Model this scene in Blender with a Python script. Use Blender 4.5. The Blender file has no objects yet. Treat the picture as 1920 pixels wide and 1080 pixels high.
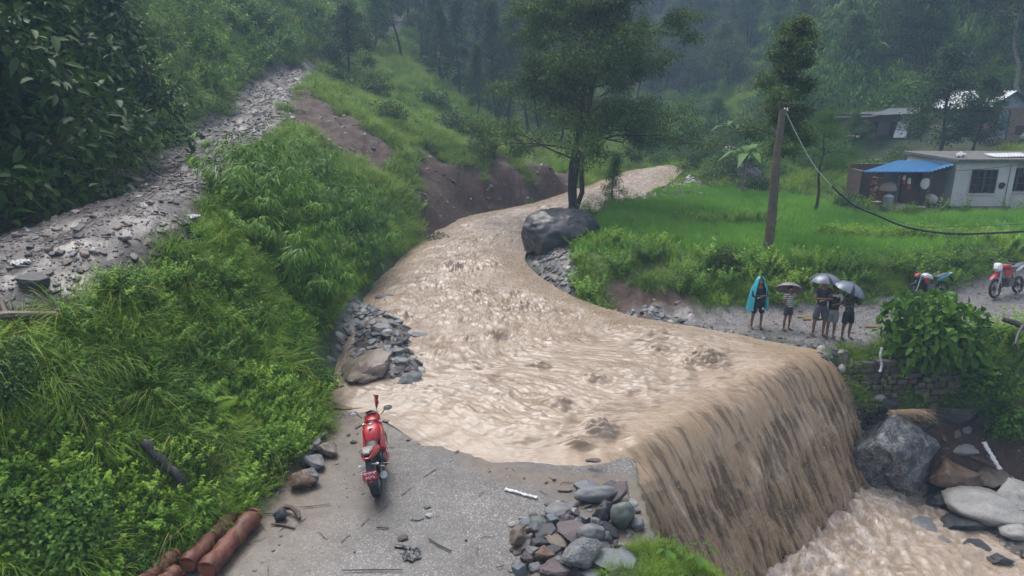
import bpy, math, random
import numpy as np
from mathutils import Vector, Matrix, Euler
R = math.radians
random.seed(7)
rng = np.random.default_rng(7)
SC = bpy.context.scene
COL = SC.collection

# ------------------------------------------------------------------ camera, sky, sun, exposure
CAM_H, PITCH, FPX = 6.9, R(16.0), 1280.0
cam_data = bpy.data.cameras.new('camera')
cam = bpy.data.objects.new('camera', cam_data); COL.objects.link(cam)
cam.location = (0, 0, CAM_H); cam.rotation_euler = (math.pi/2 - PITCH, 0, 0)
cam_data.lens = 24.0; cam_data.sensor_width = 36.0; cam_data.clip_start = 0.1; cam_data.clip_end = 2000
SC.camera = cam

world = bpy.data.worlds.new('World'); SC.world = world; world.use_nodes = True
wn = world.node_tree.nodes; wl = world.node_tree.links
wn.clear()
sky = wn.new('ShaderNodeTexSky'); sky.sky_type = 'NISHITA'; sky.sun_disc = False
SUN_EL, SUN_AZ = R(62), R(-30)
sky.sun_elevation = SUN_EL; sky.sun_rotation = SUN_AZ; sky.air_density = 1.0; sky.dust_density = 4.0; sky.ozone_density = 1.0
bg = wn.new('ShaderNodeBackground'); bg.inputs['Strength'].default_value = 0.12
hs = wn.new('ShaderNodeHueSaturation'); hs.inputs['Saturation'].default_value = 0.5
wo = wn.new('ShaderNodeOutputWorld')
wl.new(sky.outputs[0], hs.inputs['Color']); wl.new(hs.outputs[0], bg.inputs['Color']); wl.new(bg.outputs[0], wo.inputs['Surface'])
sd = bpy.data.lights.new('sun', 'SUN'); sd.energy = 1.0; sd.angle = R(35); sd.color = (1.0, 0.97, 0.93)
sun = bpy.data.objects.new('sun', sd); COL.objects.link(sun)
# direction the light comes from: azimuth measured as the sky texture does
_d = Vector((math.sin(SUN_AZ)*math.cos(SUN_EL), math.cos(SUN_AZ)*math.cos(SUN_EL), math.sin(SUN_EL)))
sun.rotation_euler = _d.to_track_quat('Z', 'Y').to_euler()
sun.location = (0, 0, 60)

SC.view_settings.view_transform = 'Standard'; SC.view_settings.look = 'None'
SC.view_settings.gamma = 1.0; SC.view_settings.use_curve_mapping = False
SC.view_settings.exposure = 1.28
SC.render.engine = 'CYCLES'
cy = SC.cycles
cy.max_bounces = 5; cy.diffuse_bounces = 3; cy.glossy_bounces = 2; cy.transmission_bounces = 3
cy.transparent_max_bounces = 4; cy.volume_bounces = 0; cy.use_denoising = True
cy.caustics_reflective = False; cy.caustics_refractive = False
cy.use_adaptive_sampling = True; cy.adaptive_threshold = 0.02
cy.sample_clamp_indirect = 4.0

# ------------------------------------------------------------------ pixel of the 1920x1080 photo -> point of the place
_c, _s = math.cos(PITCH), math.sin(PITCH)
def G(px, py, z=0.0):
    u, w = (px-960)/FPX, (py-540)/FPX
    t = (CAM_H - z)/(_s + w*_c)
    return (u*t, t*(_c - w*_s), z)
def D(px, py, Y):
    u, w = (px-960)/FPX, (py-540)/FPX
    t = Y/(_c - w*_s)
    return (u*t, Y, CAM_H - t*(_s + w*_c))
def project(P):
    P = np.asarray(P, float)
    dz = P[..., 2] - CAM_H
    t = P[..., 1]*_c - dz*_s
    v = -(P[..., 1]*_s + dz*_c)
    t = np.where(np.abs(t) < 1e-3, 1e-3, t)
    return 960 + FPX*P[..., 0]/t, 540 + FPX*v/t, t

# ------------------------------------------------------------------ numpy noise
def _hash(ix, iy, iz, seed):
    h = (ix.astype(np.int64)*374761393 + iy.astype(np.int64)*668265263 + iz.astype(np.int64)*2147483647 + seed*974634777) & 0xffffffff
    h = ((h ^ (h >> 13))*1274126177) & 0xffffffff
    h = ((h ^ (h >> 16))*2246822519) & 0xffffffff
    return (h ^ (h >> 15)) & 0xffffffff
def perlin(x, y, z=None, seed=0):
    x = np.asarray(x, float); y = np.asarray(y, float)
    z = np.zeros_like(x) if z is None else np.asarray(z, float)
    xi, yi, zi = np.floor(x), np.floor(y), np.floor(z)
    xf, yf, zf = x-xi, y-yi, z-zi
    f = lambda t: t*t*t*(t*(t*6-15)+10)
    u, v, w = f(xf), f(yf), f(zf)
    def g(dx, dy, dz):
        h = _hash(xi+dx, yi+dy, zi+dz, seed)
        a = (h & 1023)/1023.0*2-1; b = ((h >> 10) & 1023)/1023.0*2-1; c = ((h >> 20) & 1023)/1023.0*2-1
        return a*(xf-dx) + b*(yf-dy) + c*(zf-dz)
    l = lambda a, b, t: a + (b-a)*t
    x00 = l(g(0,0,0), g(1,0,0), u); x10 = l(g(0,1,0), g(1,1,0), u)
    x01 = l(g(0,0,1), g(1,0,1), u); x11 = l(g(0,1,1), g(1,1,1), u)
    return l(l(x00, x10, v), l(x01, x11, v), w)
def fbm(x, y, z=None, o=4, seed=0, lac=2.03, gain=.5):
    s, a, f = 0, 1.0, 1.0
    for k in range(o):
        s = s + a*perlin(np.asarray(x)*f, np.asarray(y)*f, None if z is None else np.asarray(z)*f, seed+k*17)
        a *= gain; f *= lac
    return s
def sstep(a, b, x):
    t = np.clip((np.asarray(x, float)-a)/(b-a), 0, 1)
    return t*t*(3-2*t)

# ------------------------------------------------------------------ tags and objects
def tag(o, label=None, cat=None, group=None, kind=None):
    if label: o['label'] = label
    if cat: o['category'] = cat
    if group: o['group'] = group
    if kind: o['kind'] = kind
    return o
def link(o, parent=None):
    COL.objects.link(o)
    if parent is not None: o.parent = parent
    return o
def empty(name, loc=(0, 0, 0), rz=0.0, rot=None):
    o = bpy.data.objects.new(name, None); COL.objects.link(o)
    o.location = loc; o.rotation_euler = rot if rot else (0, 0, rz); o.empty_display_size = .1
    return o
def np_mesh(name, V, F, mats=None, smooth=True, attrs=None, mi=None):
    """V (n,3); F (m,4) or (m,3) array (or a list of arrays), attrs: name -> (n,) or (n,3)"""
    me = bpy.data.meshes.new(name)
    V = np.asarray(V, np.float32)
    Fs = F if isinstance(F, list) else [F]
    Fs = [np.asarray(f, np.int32) for f in Fs if len(f)]
    me.vertices.add(len(V)); me.vertices.foreach_set('co', V.ravel())
    nl = sum(f.size for f in Fs); nf = sum(len(f) for f in Fs)
    me.loops.add(nl); me.loops.foreach_set('vertex_index', np.concatenate([f.ravel() for f in Fs]))
    me.polygons.add(nf)
    cnt = np.concatenate([np.full(len(f), f.shape[1]) for f in Fs])
    st = np.concatenate([[0], np.cumsum(cnt)[:-1]]).astype(np.int32)
    me.polygons.foreach_set('loop_start', st)
    if smooth: me.polygons.foreach_set('use_smooth', np.ones(nf, bool))
    if mi is not None: me.polygons.foreach_set('material_index', np.asarray(mi, np.int32))
    for k, a in (attrs or {}).items():
        a = np.asarray(a, np.float32)
        if a.ndim == 1:
            at = me.attributes.new(k, 'FLOAT', 'POINT'); at.data.foreach_set('value', a)
        else:
            at = me.attributes.new(k, 'FLOAT_VECTOR', 'POINT'); at.data.foreach_set('vector', a.ravel())
    for m in (mats if isinstance(mats, (list, tuple)) else ([mats] if mats else [])):
        me.materials.append(m)
    me.update(calc_edges=True); me.validate(verbose=False)
    return me
def np_obj(name, V, F, mats=None, parent=None, **k):
    o = bpy.data.objects.new(name, np_mesh(name, V, F, mats, **k))
    return link(o, parent)

class MB:
    """collects shapes and links them as one mesh object"""
    def __init__(s): s.v = []; s.f = []; s.n = 0; s.m = []; s.cur = 0
    def add(s, V, F):
        V = np.asarray(V, float).reshape(-1, 3); s.v.append(V)
        for f in F: s.f.append([i+s.n for i in f]); s.m.append(s.cur)
        s.n += len(V); return s
    def box(s, c, d, rz=0, rot=None, taper=1.0):
        x, y, z = d[0]/2, d[1]/2, d[2]/2; t = taper
        V = np.array([(-x,-y,-z),(x,-y,-z),(x,y,-z),(-x,y,-z),(-x*t,-y*t,z),(x*t,-y*t,z),(x*t,y*t,z),(-x*t,y*t,z)])
        M = np.array((Euler(rot) if rot else Euler((0,0,rz))).to_matrix())
        return s.add(V@M.T + np.array(c), [(0,3,2,1),(4,5,6,7),(0,1,5,4),(1,2,6,5),(2,3,7,6),(3,0,4,7)])
    def tube(s, pts, r, n=8, caps=True, flat=1.0):
        pts = [Vector(p) for p in pts]; k = len(pts)
        rr = [r]*k if isinstance(r, (int, float)) else list(r)
        up = None; V = []
        for i, p in enumerate(pts):
            d = (pts[min(i+1, k-1)] - pts[max(i-1, 0)]).normalized()
            if up is None: up = Vector((0,0,1)) if abs(d.z) < .9 else Vector((1,0,0))
            a = d.cross(up).normalized(); b = a.cross(d).normalized(); up = b
            for j in range(n):
                t = 2*math.pi*j/n
                V.append(p + a*(math.cos(t)*rr[i]) + b*(math.sin(t)*rr[i]*flat))
        F = [(i*n+j, i*n+(j+1)%n, (i+1)*n+(j+1)%n, (i+1)*n+j) for i in range(k-1) for j in range(n)]
        if caps: F += [tuple(range(n-1, -1, -1)), tuple((k-1)*n+j for j in range(n))]
        return s.add([tuple(v) for v in V], F)
    def ell(s, c, d, n=12, m=8, rot=None, fn=None):
        V = [(0,0,-1)]
        for i in range(1, m):
            a = -math.pi/2 + math.pi*i/m
            for j in range(n):
                b = 2*math.pi*j/n; V.append((math.cos(a)*math.cos(b), math.cos(a)*math.sin(b), math.sin(a)))
        V.append((0,0,1)); V = np.array(V)
        if fn is not None: V = fn(V)
        V = V*np.array(d)
        if rot: V = V@np.array(Euler(rot).to_matrix()).T
        F = [(0, 1+(j+1)%n, 1+j) for j in range(n)]
        for i in range(m-2):
            for j in range(n):
                a = 1+i*n+j; b = 1+i*n+(j+1)%n; F.append((a, b, b+n, a+n))
        L = len(V)-1; F += [(L, L-n+j, L-n+(j+1)%n) for j in range(n)]
        return s.add(V+np.array(c), F)
    def lathe(s, prof, c=(0,0,0), n=16, rot=None):
        V = []; k = len(prof)
        for r, z in prof:
            for j in range(n):
                t = 2*math.pi*j/n; V.append((r*math.cos(t), r*math.sin(t), z))
        V = np.array(V)
        if rot: V = V@np.array(Euler(rot).to_matrix()).T
        F = [(i*n+j, i*n+(j+1)%n, (i+1)*n+(j+1)%n, (i+1)*n+j) for i in range(k-1) for j in range(n)]
        F += [tuple(range(n-1, -1, -1)), tuple((k-1)*n+j for j in range(n))]
        return s.add(V+np.array(c), F)
    def loft(s, rings, caps=True):
        """rings: list of equal-length closed loops of points"""
        n = len(rings[0]); V = [p for r in rings for p in r]
        F = [(i*n+j, i*n+(j+1)%n, (i+1)*n+(j+1)%n, (i+1)*n+j) for i in range(len(rings)-1) for j in range(n)]
        if caps: F += [tuple(range(n-1, -1, -1)), tuple((len(rings)-1)*n+j for j in range(n))]
        return s.add(V, F)
    def extrude(s, poly, axis, a, b, c=(0,0,0)):
        """polygon in the two other axes pulled from a to b along axis"""
        idx = [i for i in range(3) if i != axis]
        V = []
        for t in (a, b):
            for p in poly:
                q = [0,0,0]; q[axis] = t; q[idx[0]] = p[0]; q[idx[1]] = p[1]; V.append(q)
        n = len(poly)
        F = [(j, (j+1)%n, n+(j+1)%n, n+j) for j in range(n)] + [tuple(range(n-1,-1,-1)), tuple(range(n, 2*n))]
        return s.add(np.array(V)+np.array(c), F)
    def build(s, name, mat, parent=None, smooth=True, bevel=0, auto=True):
        me = bpy.data.meshes.new(name)
        V = np.concatenate(s.v) if s.v else np.zeros((0,3))
        me.from_pydata(V.tolist(), [], [tuple(f) for f in s.f])
        for m in (mat if isinstance(mat, (list, tuple)) else [mat]): me.materials.append(m)
        if any(s.m): me.polygons.foreach_set('material_index', s.m)
        me.update()
        import bmesh
        bm = bmesh.new(); bm.from_mesh(me)
        bmesh.ops.recalc_face_normals(bm, faces=bm.faces)
        if bevel:
            bmesh.ops.bevel(bm, geom=[e for e in bm.edges if e.is_manifold and e.calc_face_angle(0) > .6], offset=bevel, segments=1, affect='EDGES', clamp_overlap=True)
        bm.to_mesh(me); bm.free()
        if smooth:
            me.polygons.foreach_set('use_smooth', np.ones(len(me.polygons), bool))
            if auto: me.set_sharp_from_angle(angle=R(40))
        o = bpy.data.objects.new(name, me)
        return link(o, parent)

# ------------------------------------------------------------------ node helper
class NT:
    def __init__(s, name):
        s.mat = bpy.data.materials.new(name); s.mat.use_nodes = True
        s.t = s.mat.node_tree; s.n = s.t.nodes; s.l = s.t.links; s.n.clear()
        s.out = s.n.new('ShaderNodeOutputMaterial')
    def _in(s, node, key, v):
        if v is None: return
        sock = node.inputs[key]
        if hasattr(v, 'is_output'): s.l.new(v, sock)
        else:
            if isinstance(v, tuple) and len(v) == 3 and sock.type == 'RGBA': v = (*v, 1)
            sock.default_value = v
    def attr(s, name, out='Fac', typ='GEOMETRY'):
        a = s.n.new('ShaderNodeAttribute'); a.attribute_name = name; a.attribute_type = typ; return a.outputs[out]
    def coord(s, out='Object'): return s.n.new('ShaderNodeTexCoord').outputs[out]
    def pos(s): return s.n.new('ShaderNodeNewGeometry').outputs['Position']
    def mapping(s, v, scale=(1,1,1), loc=(0,0,0), rot=(0,0,0)):
        m = s.n.new('ShaderNodeMapping'); s._in(m, 'Vector', v); s._in(m, 'Scale', scale); s._in(m, 'Location', loc); s._in(m, 'Rotation', rot); return m.outputs[0]
    def noise(s, v, scale=5, detail=4, rough=.55, dist=0, out='Fac'):
        m = s.n.new('ShaderNodeTexNoise'); s._in(m, 'Vector', v); s._in(m, 'Scale', scale); s._in(m, 'Detail', detail); s._in(m, 'Roughness', rough); s._in(m, 'Distortion', dist); return m.outputs[out]
    def voronoi(s, v, scale=5, feature='F1', out='Distance', rnd=1.0):
        m = s.n.new('ShaderNodeTexVoronoi'); m.feature = feature; s._in(m, 'Vector', v); s._in(m, 'Scale', scale); s._in(m, 'Randomness', rnd); return m.outputs[out]
    def math(s, op, a, b=None, clamp=False):
        m = s.n.new('ShaderNodeMath'); m.operation = op; m.use_clamp = clamp; s._in(m, 0, a); s._in(m, 1, b); return m.outputs[0]
    def ramp(s, f, stops, interp='LINEAR'):
        m = s.n.new('ShaderNodeValToRGB'); s._in(m, 'Fac', f); cr = m.color_ramp; cr.interpolation = interp
        while len(cr.elements) < len(stops): cr.elements.new(.5)
        for e, (p, c) in zip(cr.elements, stops):
            e.position = p; e.color = (*c, 1) if isinstance(c, tuple) else (c, c, c, 1)
        return m.outputs[0]
    def mix(s, f, a, b, typ='MIX'):
        m = s.n.new('ShaderNodeMix'); m.data_type = 'RGBA'; m.blend_type = typ; m.clamp_factor = True
        s._in(m, 0, f); s._in(m, 6, a); s._in(m, 7, b); return m.outputs[2]
    def bump(s, h, strength=.5, dist=.02, normal=None):
        m = s.n.new('ShaderNodeBump'); s._in(m, 'Height', h); s._in(m, 'Strength', strength); s._in(m, 'Distance', dist); s._in(m, 'Normal', normal); return m.outputs[0]
    def bsdf(s, color, rough=.7, normal=None, spec=.5, metal=0.0, **k):
        m = s.n.new('ShaderNodeBsdfPrincipled')
        s._in(m, 'Base Color', color); s._in(m, 'Roughness', rough); s._in(m, 'Normal', normal); s._in(m, 'Specular IOR Level', spec); s._in(m, 'Metallic', metal)
        for a, v in k.items(): s._in(m, a.replace('_', ' '), v)
        return m.outputs[0]
    def done(s, sh): s.l.new(sh, s.out.inputs['Surface']); return s.mat
_M = {}
def plain(name, col, rough=.6, spec=.5, metal=0.0, var=.12, scale=12, bump=0.0):
    """one material per surface: base colour broken up by noise"""
    if name in _M: return _M[name]
    t = NT(name); p = t.coord('Object')
    f = t.noise(p, scale, 5, .6)
    lo = tuple(c*(1-var) for c in col); hi = tuple(min(1, c*(1+var)) for c in col)
    c = t.ramp(f, [(.3, lo), (.7, hi)])
    n = t.bump(t.noise(p, scale*4, 4), bump, .01) if bump else None
    _M[name] = t.done(t.bsdf(c, rough, n, spec, metal)); return _M[name]
# ================================================================== TERRAIN
def seg(pts, step=1.2):
    out = []
    for a, b in zip(pts[:-1], pts[1:]):
        a, b = np.array(a, float), np.array(b, float)
        L = np.linalg.norm((b-a)[:2]); st = step*max(1, (a[1]+b[1])/2/25)
        k = max(1, int(L/st))
        out += [a+(b-a)*i/k for i in range(k)]
    out.append(np.array(pts[-1], float)); return out
ROAD_IN = [(-22, 9, 3.6), (-17, 13, 3.7), G(0,425,3.7), G(150,372,4.0), G(240,320,4.4), G(315,258,5.0), D(410,212,36), D(470,145,46), D(585,112,55), D(652,90,63), (-15.6,80,13.2), (-18,105,18)]
ROAD_OUT = [(-16, 6.0, 3.2), (-11, 8.2, 3.3), G(0,612,3.35), G(165,566,3.5), G(262,490,3.8), G(352,432,4.1), G(440,320,4.6), G(510,250,5.2), D(550,170,42), D(600,125,55), D(662,100,63), D(735,62,80), (-11,105,18)]
TOE = [(-7.5,5,0), G(270,1080), G(480,955), G(600,800), G(640,690), G(690,560,.0), G(790,455,.2), G(880,402,.6), G(1000,378,.8), G(1060,366,1.0), G(1110,342,1.3), G(1165,320,1.6), (10,58,2.2), (14,72,3.4)]
LIPN, LIPF = np.array((2.32, 11.17)), np.array((9.14, 17.3))
LIPD = (LIPF-LIPN)/np.linalg.norm(LIPF-LIPN); LIPP = np.array((LIPD[1], -LIPD[0]))   # across the lip, downstream
RB = [(9.14,17.35,0.02), G(1560,655), G(1450,632), G(1300,604), G(1180,583,.05), G(1065,545,.1), G(990,490,.25), G(1000,455,.4), G(1060,410,.75), G(1130,390,.95), G(1200,372,1.2), G(1290,345,1.45), (17,56,2.2), (20,70,3.4)]
BANK_TOE = [G(1180,580,.1), G(1400,583,.1), G(1640,568,.15), G(1790,543,.2), G(1920,503,.3), G(2150,478,.4)]
FIELD_F = [G(1075,480,1.0), G(1200,486,1.15), G(1430,497,1.2), G(1620,495,1.2), G(1760,472,1.2), G(1920,455,1.2), G(2150,430,1.3)]
FIELD_L = [G(1075,480,1.0), G(1100,420,1.1), G(1150,388,1.2), G(1330,352,1.3)]
lines = [ROAD_IN, ROAD_OUT, TOE, RB, BANK_TOE, FIELD_F, FIELD_L]
def off(l, dx, dy, dz, a=0, b=None): return [(p[0]+dx, p[1]+dy, p[2]+dz) for p in l[a:b]]
lines += [off(ROAD_IN, -1.6, .8, 2.4), off(ROAD_IN, -7, 3, 8.5), off(ROAD_IN, -20, 6, 21), off(ROAD_IN, -60, 10, 50)]
# river bed
lines += [off(TOE, .9, 0, -.7, 5), off(RB, -.8, 0, -.7, 4)]
lines += [[(-2.6,24,-.8),(-1,30,-.5),(0,35,0),(4,41,.4),(8,46,.8),(12,56,1.4)]]
# eroded toe of the long slope
lines += [off(TOE, -.8, .4, 1.6, 6, 10)]
# spur crest and the ground behind it
lines += [[D(700,95,68), D(760,112,65), D(820,165,59), D(900,245,53), D(1000,325,47.5)], [(-9,78,7.5),(-2,68,3.5),(3,60,2.3),(7,54,1.9)]]
# slab (road over the ford) and lip
lines += [[(-3.5,4,0),(2.2,4,0)], [(-4.4,9,0),(2.2,9,0)], [(-3.6,12,0),(2.1,11.5,0)], [(-3.6,15,-.02),(5.5,14.2,-.02)], [(-3.6,18,-.08),(9,17.6,-.02)]]
lines += [[(2.25,6,0),(2.27,9.5,0),(2.3,11.12,0),(2.4,11.8,0),(8.75,17.5,0)]]
e = -.05
lines += [[(LIPN[0]+.15*LIPD[0]+LIPP[0]*e, LIPN[1]+LIPP[1]*e, -4.3), (LIPF[0]+LIPP[0]*e, LIPF[1]+LIPP[1]*e, -4.3)]]
# near bank under the slab edge
lines += [[(2.6,5,-.35),(2.7,8.6,-.25),(2.75,9.6,-.25)], [(3.6,5,-.8),(3.4,8.5,-.55),(3.35,9.3,-.7)], [(4.6,8.2,-.8),(6,7.4,-1.2),(8,6,-1.5)], [(3.6,10,-3.6),(5,9.6,-4),(8,8.5,-4.2)]]
lines += [[(6,12,-4.3),(10,14,-4.2)], [(9,9,-4.4),(13,11,-4.2)], [(13,6,-4.4),(25,6,-4)]]
lines += [[(10.4,15.9,-3.75),(11.0,14.0,-3.72),(12.2,12.2,-3.7),(14,10.5,-3.7)], [(11.5,15.7,-3.4),(12.6,14,-3.4),(15.5,12,-3.3),(24,10,-3)]]
lines += [[(9.75,17.0,-3.8),(11.5,17.2,-3.2),(14,16.9,-2.6),(18,16.2,-2.2),(26,15,-2)]]
BANK_TOP = [(9.3,17.5,.0),(12,18.0,.0),(15,18.2,.1),(20,18.4,.2),(30,18.6,.4)]
lines += [BANK_TOP, [(9.35,18.6,.02),(12,19.5,.05),(15,20,.1),(20,20.5,.25)], off(BANK_TOP, .1, -.25, -1.2)]
# field, houses, right-hand hill
lines += [[G(1300,425,1.3), G(1430,423,1.3)], [G(1560,450,1.2), G(1900,452,1.15)], [G(1350,352,1.3), G(1500,362,1.25), G(1630,393,1.0), G(1920,399,1.0), G(2200,401,1.0)]]
lines += [[(12,48,1.9),(16,43,1.6),(25,40.0,1.4),(40,39,1.6)], [(18,52,3.2),(24,48.5,3.7),(33,46,4.2),(48,44,5)], [(22,60,5),(28,56,6.5),(38,54,8.5),(58,52,12)],
          [(30,78,12),(42,72,16),(64,68,24)], [(42,104,28),(72,92,40),(105,85,52)]]
lines += [[(8,62,3.0),(15,72,3.6),(22,90,5),(26,112,9)], [(0,78,6),(2,96,12),(-8,104,20)], [(10,120,20),(22,140,24)]]
lines += [[(-90,160,100),(-30,165,62),(20,172,44),(60,182,62),(130,165,95)], [(-160,330,190),(0,330,140),(140,330,150),(330,300,190)], [(-300,600,300),(0,640,260),(400,600,300)]]
CP = np.array([p for l in lines for p in seg(l)])
CP = CP + rng.normal(0, .004, CP.shape)*[1,1,0]
_d2 = np.linalg.norm(CP[:, None, :2]-CP[None, :, :2], axis=2)
_keep = np.ones(len(CP), bool)
for i in range(len(CP)):
    if _keep[i]:
        near = (_d2[i] < .09) & (np.arange(len(CP)) > i); _keep[near] = False
CP = CP[_keep]; _d2 = _d2[_keep][:, _keep]
_n = len(CP)
_A = np.zeros((_n+3, _n+3)); _A[:_n, :_n] = _d2 + 0.01*np.eye(_n)*-1; _A[:_n, _n] = 1; _A[:_n, _n+1:] = CP[:, :2]; _A[_n:, :_n] = _A[:_n, _n:].T
_W = np.linalg.solve(_A, np.concatenate([CP[:, 2], [0,0,0]]))
def Hbase(x, y):
    x = np.asarray(x, float); y = np.asarray(y, float); sh = x.shape; x = x.ravel(); y = y.ravel()
    out = np.empty(len(x))
    for i in range(0, len(x), 20000):
        a, b = x[i:i+20000], y[i:i+20000]
        r = np.sqrt((a[:, None]-CP[None, :, 0])**2 + (b[:, None]-CP[None, :, 1])**2)
        out[i:i+20000] = r@_W[:_n] + _W[_n] + _W[_n+1]*a + _W[_n+2]*b
    return out.reshape(sh)
def inpoly(x, y, poly):
    x = np.asarray(x); y = np.asarray(y); c = np.zeros(x.shape, bool); n = len(poly)
    for i in range(n):
        x1, y1 = poly[i][0], poly[i][1]; x2, y2 = poly[(i+1)%n][0], poly[(i+1)%n][1]
        if y1 == y2: continue
        k = ((y1 > y) != (y2 > y)) & (x < (x2-x1)*(y-y1)/(y2-y1)+x1)
        c ^= k
    return c
def pdist(x, y, line):
    x = np.asarray(x, float); y = np.asarray(y, float); d = np.full(x.shape, 1e9)
    for a, b in zip(line[:-1], line[1:]):
        ax, ay = a[0], a[1]; bx, by = b[0]-ax, b[1]-ay; L = bx*bx+by*by+1e-9
        t = np.clip(((x-ax)*bx+(y-ay)*by)/L, 0, 1)
        d = np.minimum(d, np.hypot(x-ax-t*bx, y-ay-t*by))
    return d
def sdist(x, y, poly):
    d = pdist(x, y, list(poly)+[poly[0]]); return np.where(inpoly(x, y, poly), d, -d)
P_ROAD = [p[:2] for p in ROAD_IN] + [p[:2] for p in ROAD_OUT[::-1]]
P_SLAB = [(-7,3), (-5.5,8.4), G(485,955)[:2], G(600,810)[:2], G(640,690)[:2], G(655,640)[:2], (-4.2,20), (8.5,20), G(1300,604)[:2], (8.72,17.58), (2.36,11.86), (2.3,11.12), (2.27,9.45), (1.3,8.9), (1.2,8.2), (2.0,7.5), (2.0,3)]
P_GRAVEL = [(9.1,17.4)] + [p[:2] for p in RB[1:5]] + [p[:2] for p in BANK_TOE] + [(26,19.4),(20,19.3),(15,18.9),(12,18.7),(10.2,18.3)]
P_BAR = [G(640,700)[:2], G(650,590)[:2], G(705,568)[:2], G(760,590,.1)[:2], G(795,622,.1)[:2], G(790,660,.1)[:2], G(822,700,.1)[:2], G(790,728)[:2], G(700,742)[:2]]
P_BAR2 = [G(985,480,.2)[:2], G(1070,470,.3)[:2], G(1075,555,.1)[:2], G(1040,540,.1)[:2]]
P_BAR3 = [G(1180,378,1.2)[:2], G(1210,365,1.3)[:2], G(1280,336,1.5)[:2], G(1325,340,1.6)[:2], G(1325,368,1.4)[:2], G(1230,384,1.2)[:2]]
P_FIELD = [p[:2] for p in FIELD_F] + [G(2200,398,1.5)[:2], G(1920,404,1.4)[:2], G(1640,400,1.4)[:2], G(1560,372,1.4)[:2], G(1500,360,1.4)[:2], G(1340,354,1.3)[:2]] + [p[:2] for p in FIELD_L[::-1]][1:-1]
P_WALL = [(9.0,17.6),(9.2,16.2),(11.6,15.6),(16,14.5),(30,12),(30,17.9),(20,18.15),(15,18.0),(12,17.85)]
P_CANYON = [(2.5,11.0),(9.3,17.2),(11.5,16.9),(14,16.5),(18,15.8),(30,14),(30,3),(9,3),(4.2,9.6),(2.9,9.9)]
SCARS = [[D(538,185,40), D(575,178,42), D(640,262,38), D(735,322,35.5), D(700,345,33), D(620,300,32), D(560,250,34)],
         [G(800,455,.3), D(790,410,33.5), D(800,330,38), D(850,352,38), D(900,372,38.5), G(935,396,.7), G(880,405,.5)],
         [D(990,315,45), D(1060,310,46), D(1075,340,44), D(1065,380,40.5), D(1010,388,39)],
         [D(925,352,41), D(985,372,40), D(990,392,38.5), D(920,400,37.5)],
         [G(1165,548,.35), G(1215,535,.8), G(1265,560,.3), G(1290,590,.05), G(1170,590,.05)]]
def masks(x, y):
    """blend factors of the ground's surfaces, 0..1, with ragged borders"""
    n = fbm(x*.9, y*.9, o=4, seed=3)*.45
    sc = np.clip(np.asarray(y)/25, .6, 4)
    road = sstep(-.35, .25, sdist(x, y, P_ROAD)/sc + n)
    grav = sstep(-.3, .2, np.maximum.reduce([sdist(x, y, P_GRAVEL), sdist(x, y, P_BAR), sdist(x, y, P_BAR2), sdist(x, y, P_BAR3)])+n*.6)
    slab = sstep(-.15, .1, sdist(x, y, P_SLAB)+n*.25)
    soil = np.zeros_like(road)
    for s_ in SCARS: soil = np.maximum(soil, sstep(-.75, .0, sdist(x, y, s_)+n*1.2))
    soil = np.maximum(soil, sstep(-.2, .2, sdist(x, y, P_WALL)+n*.3))
    can = sstep(-.2, .2, sdist(x, y, P_CANYON)+n*.2)
    field = sstep(-.1, .4, sdist(x, y, P_FIELD)+n*.5)
    return dict(road=road, gravel=grav, slab=slab, soil=soil, canyon=can, field=field)
BARH = [(P_BAR, .52), (P_BAR2, .25), (P_BAR3, .4)]
def H(x, y, full=True, m=None):
    x = np.asarray(x, float); y = np.asarray(y, float)
    h = Hbase(x, y)
    m = masks(x, y) if m is None else m
    inr = (y > 15.5) & (x > -4)
    sl = sstep(-.16, -.04, sdist(x, y, P_SLAB))
    h = h*(1-sl) + sl*np.where(y > 12.5, -.02-.05*sstep(14, 20, y), 0)
    dl = -((x-LIPN[0])*LIPP[0] + (y-LIPN[1])*LIPP[1]); al_ = (x-LIPN[0])*LIPD[0] + (y-LIPN[1])*LIPD[1]
    h = np.where((dl < .68) & (dl > -1.5) & (al_ > .55) & (al_ < 8.6), np.minimum(h, -.9), h)
    flat = np.clip(m['slab'] + m['road'] + m['gravel']*.9 + m['field'], 0, 1)
    amp = np.clip(y/30, .5, 5)
    h = h + (1-flat)*(fbm(x*.55, y*.55, o=4, seed=11)*.38*amp*np.clip(1-m['canyon']*.8, 0, 1))
    h = h + m['soil']*fbm(x*2.2, y*2.2, o=4, seed=5)*.22
    h = h + m['road']*(fbm(x*1.5, y*1.5, o=6, seed=21, gain=.68)*.12*np.clip(y/20, .8, 2) + .05 - .10*np.exp(-((pdist(x, y, [p[:2] for p in ROAD_OUT])-1.6)/.35)**2) - .08*np.exp(-((pdist(x, y, [p[:2] for p in ROAD_OUT])-3.2)/.4)**2))
    g = m['gravel']*(1-m['slab']); h = h + g*(fbm(x*2.6, y*2.6, o=4, seed=31, gain=.65)*.07)
    for p, a in BARH:
        h = h + a*sstep(-.1, .9, sdist(x, y, p))*(1+.5*fbm(x*1.5, y*1.5, o=3, seed=8))
    h = h + m['slab']*(fbm(x*.5, y*.5, o=2, seed=41)*.012)
    h = np.where(h > 30, 30+22*(1-np.exp(-(h-30)/22)), h)
    return h

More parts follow.
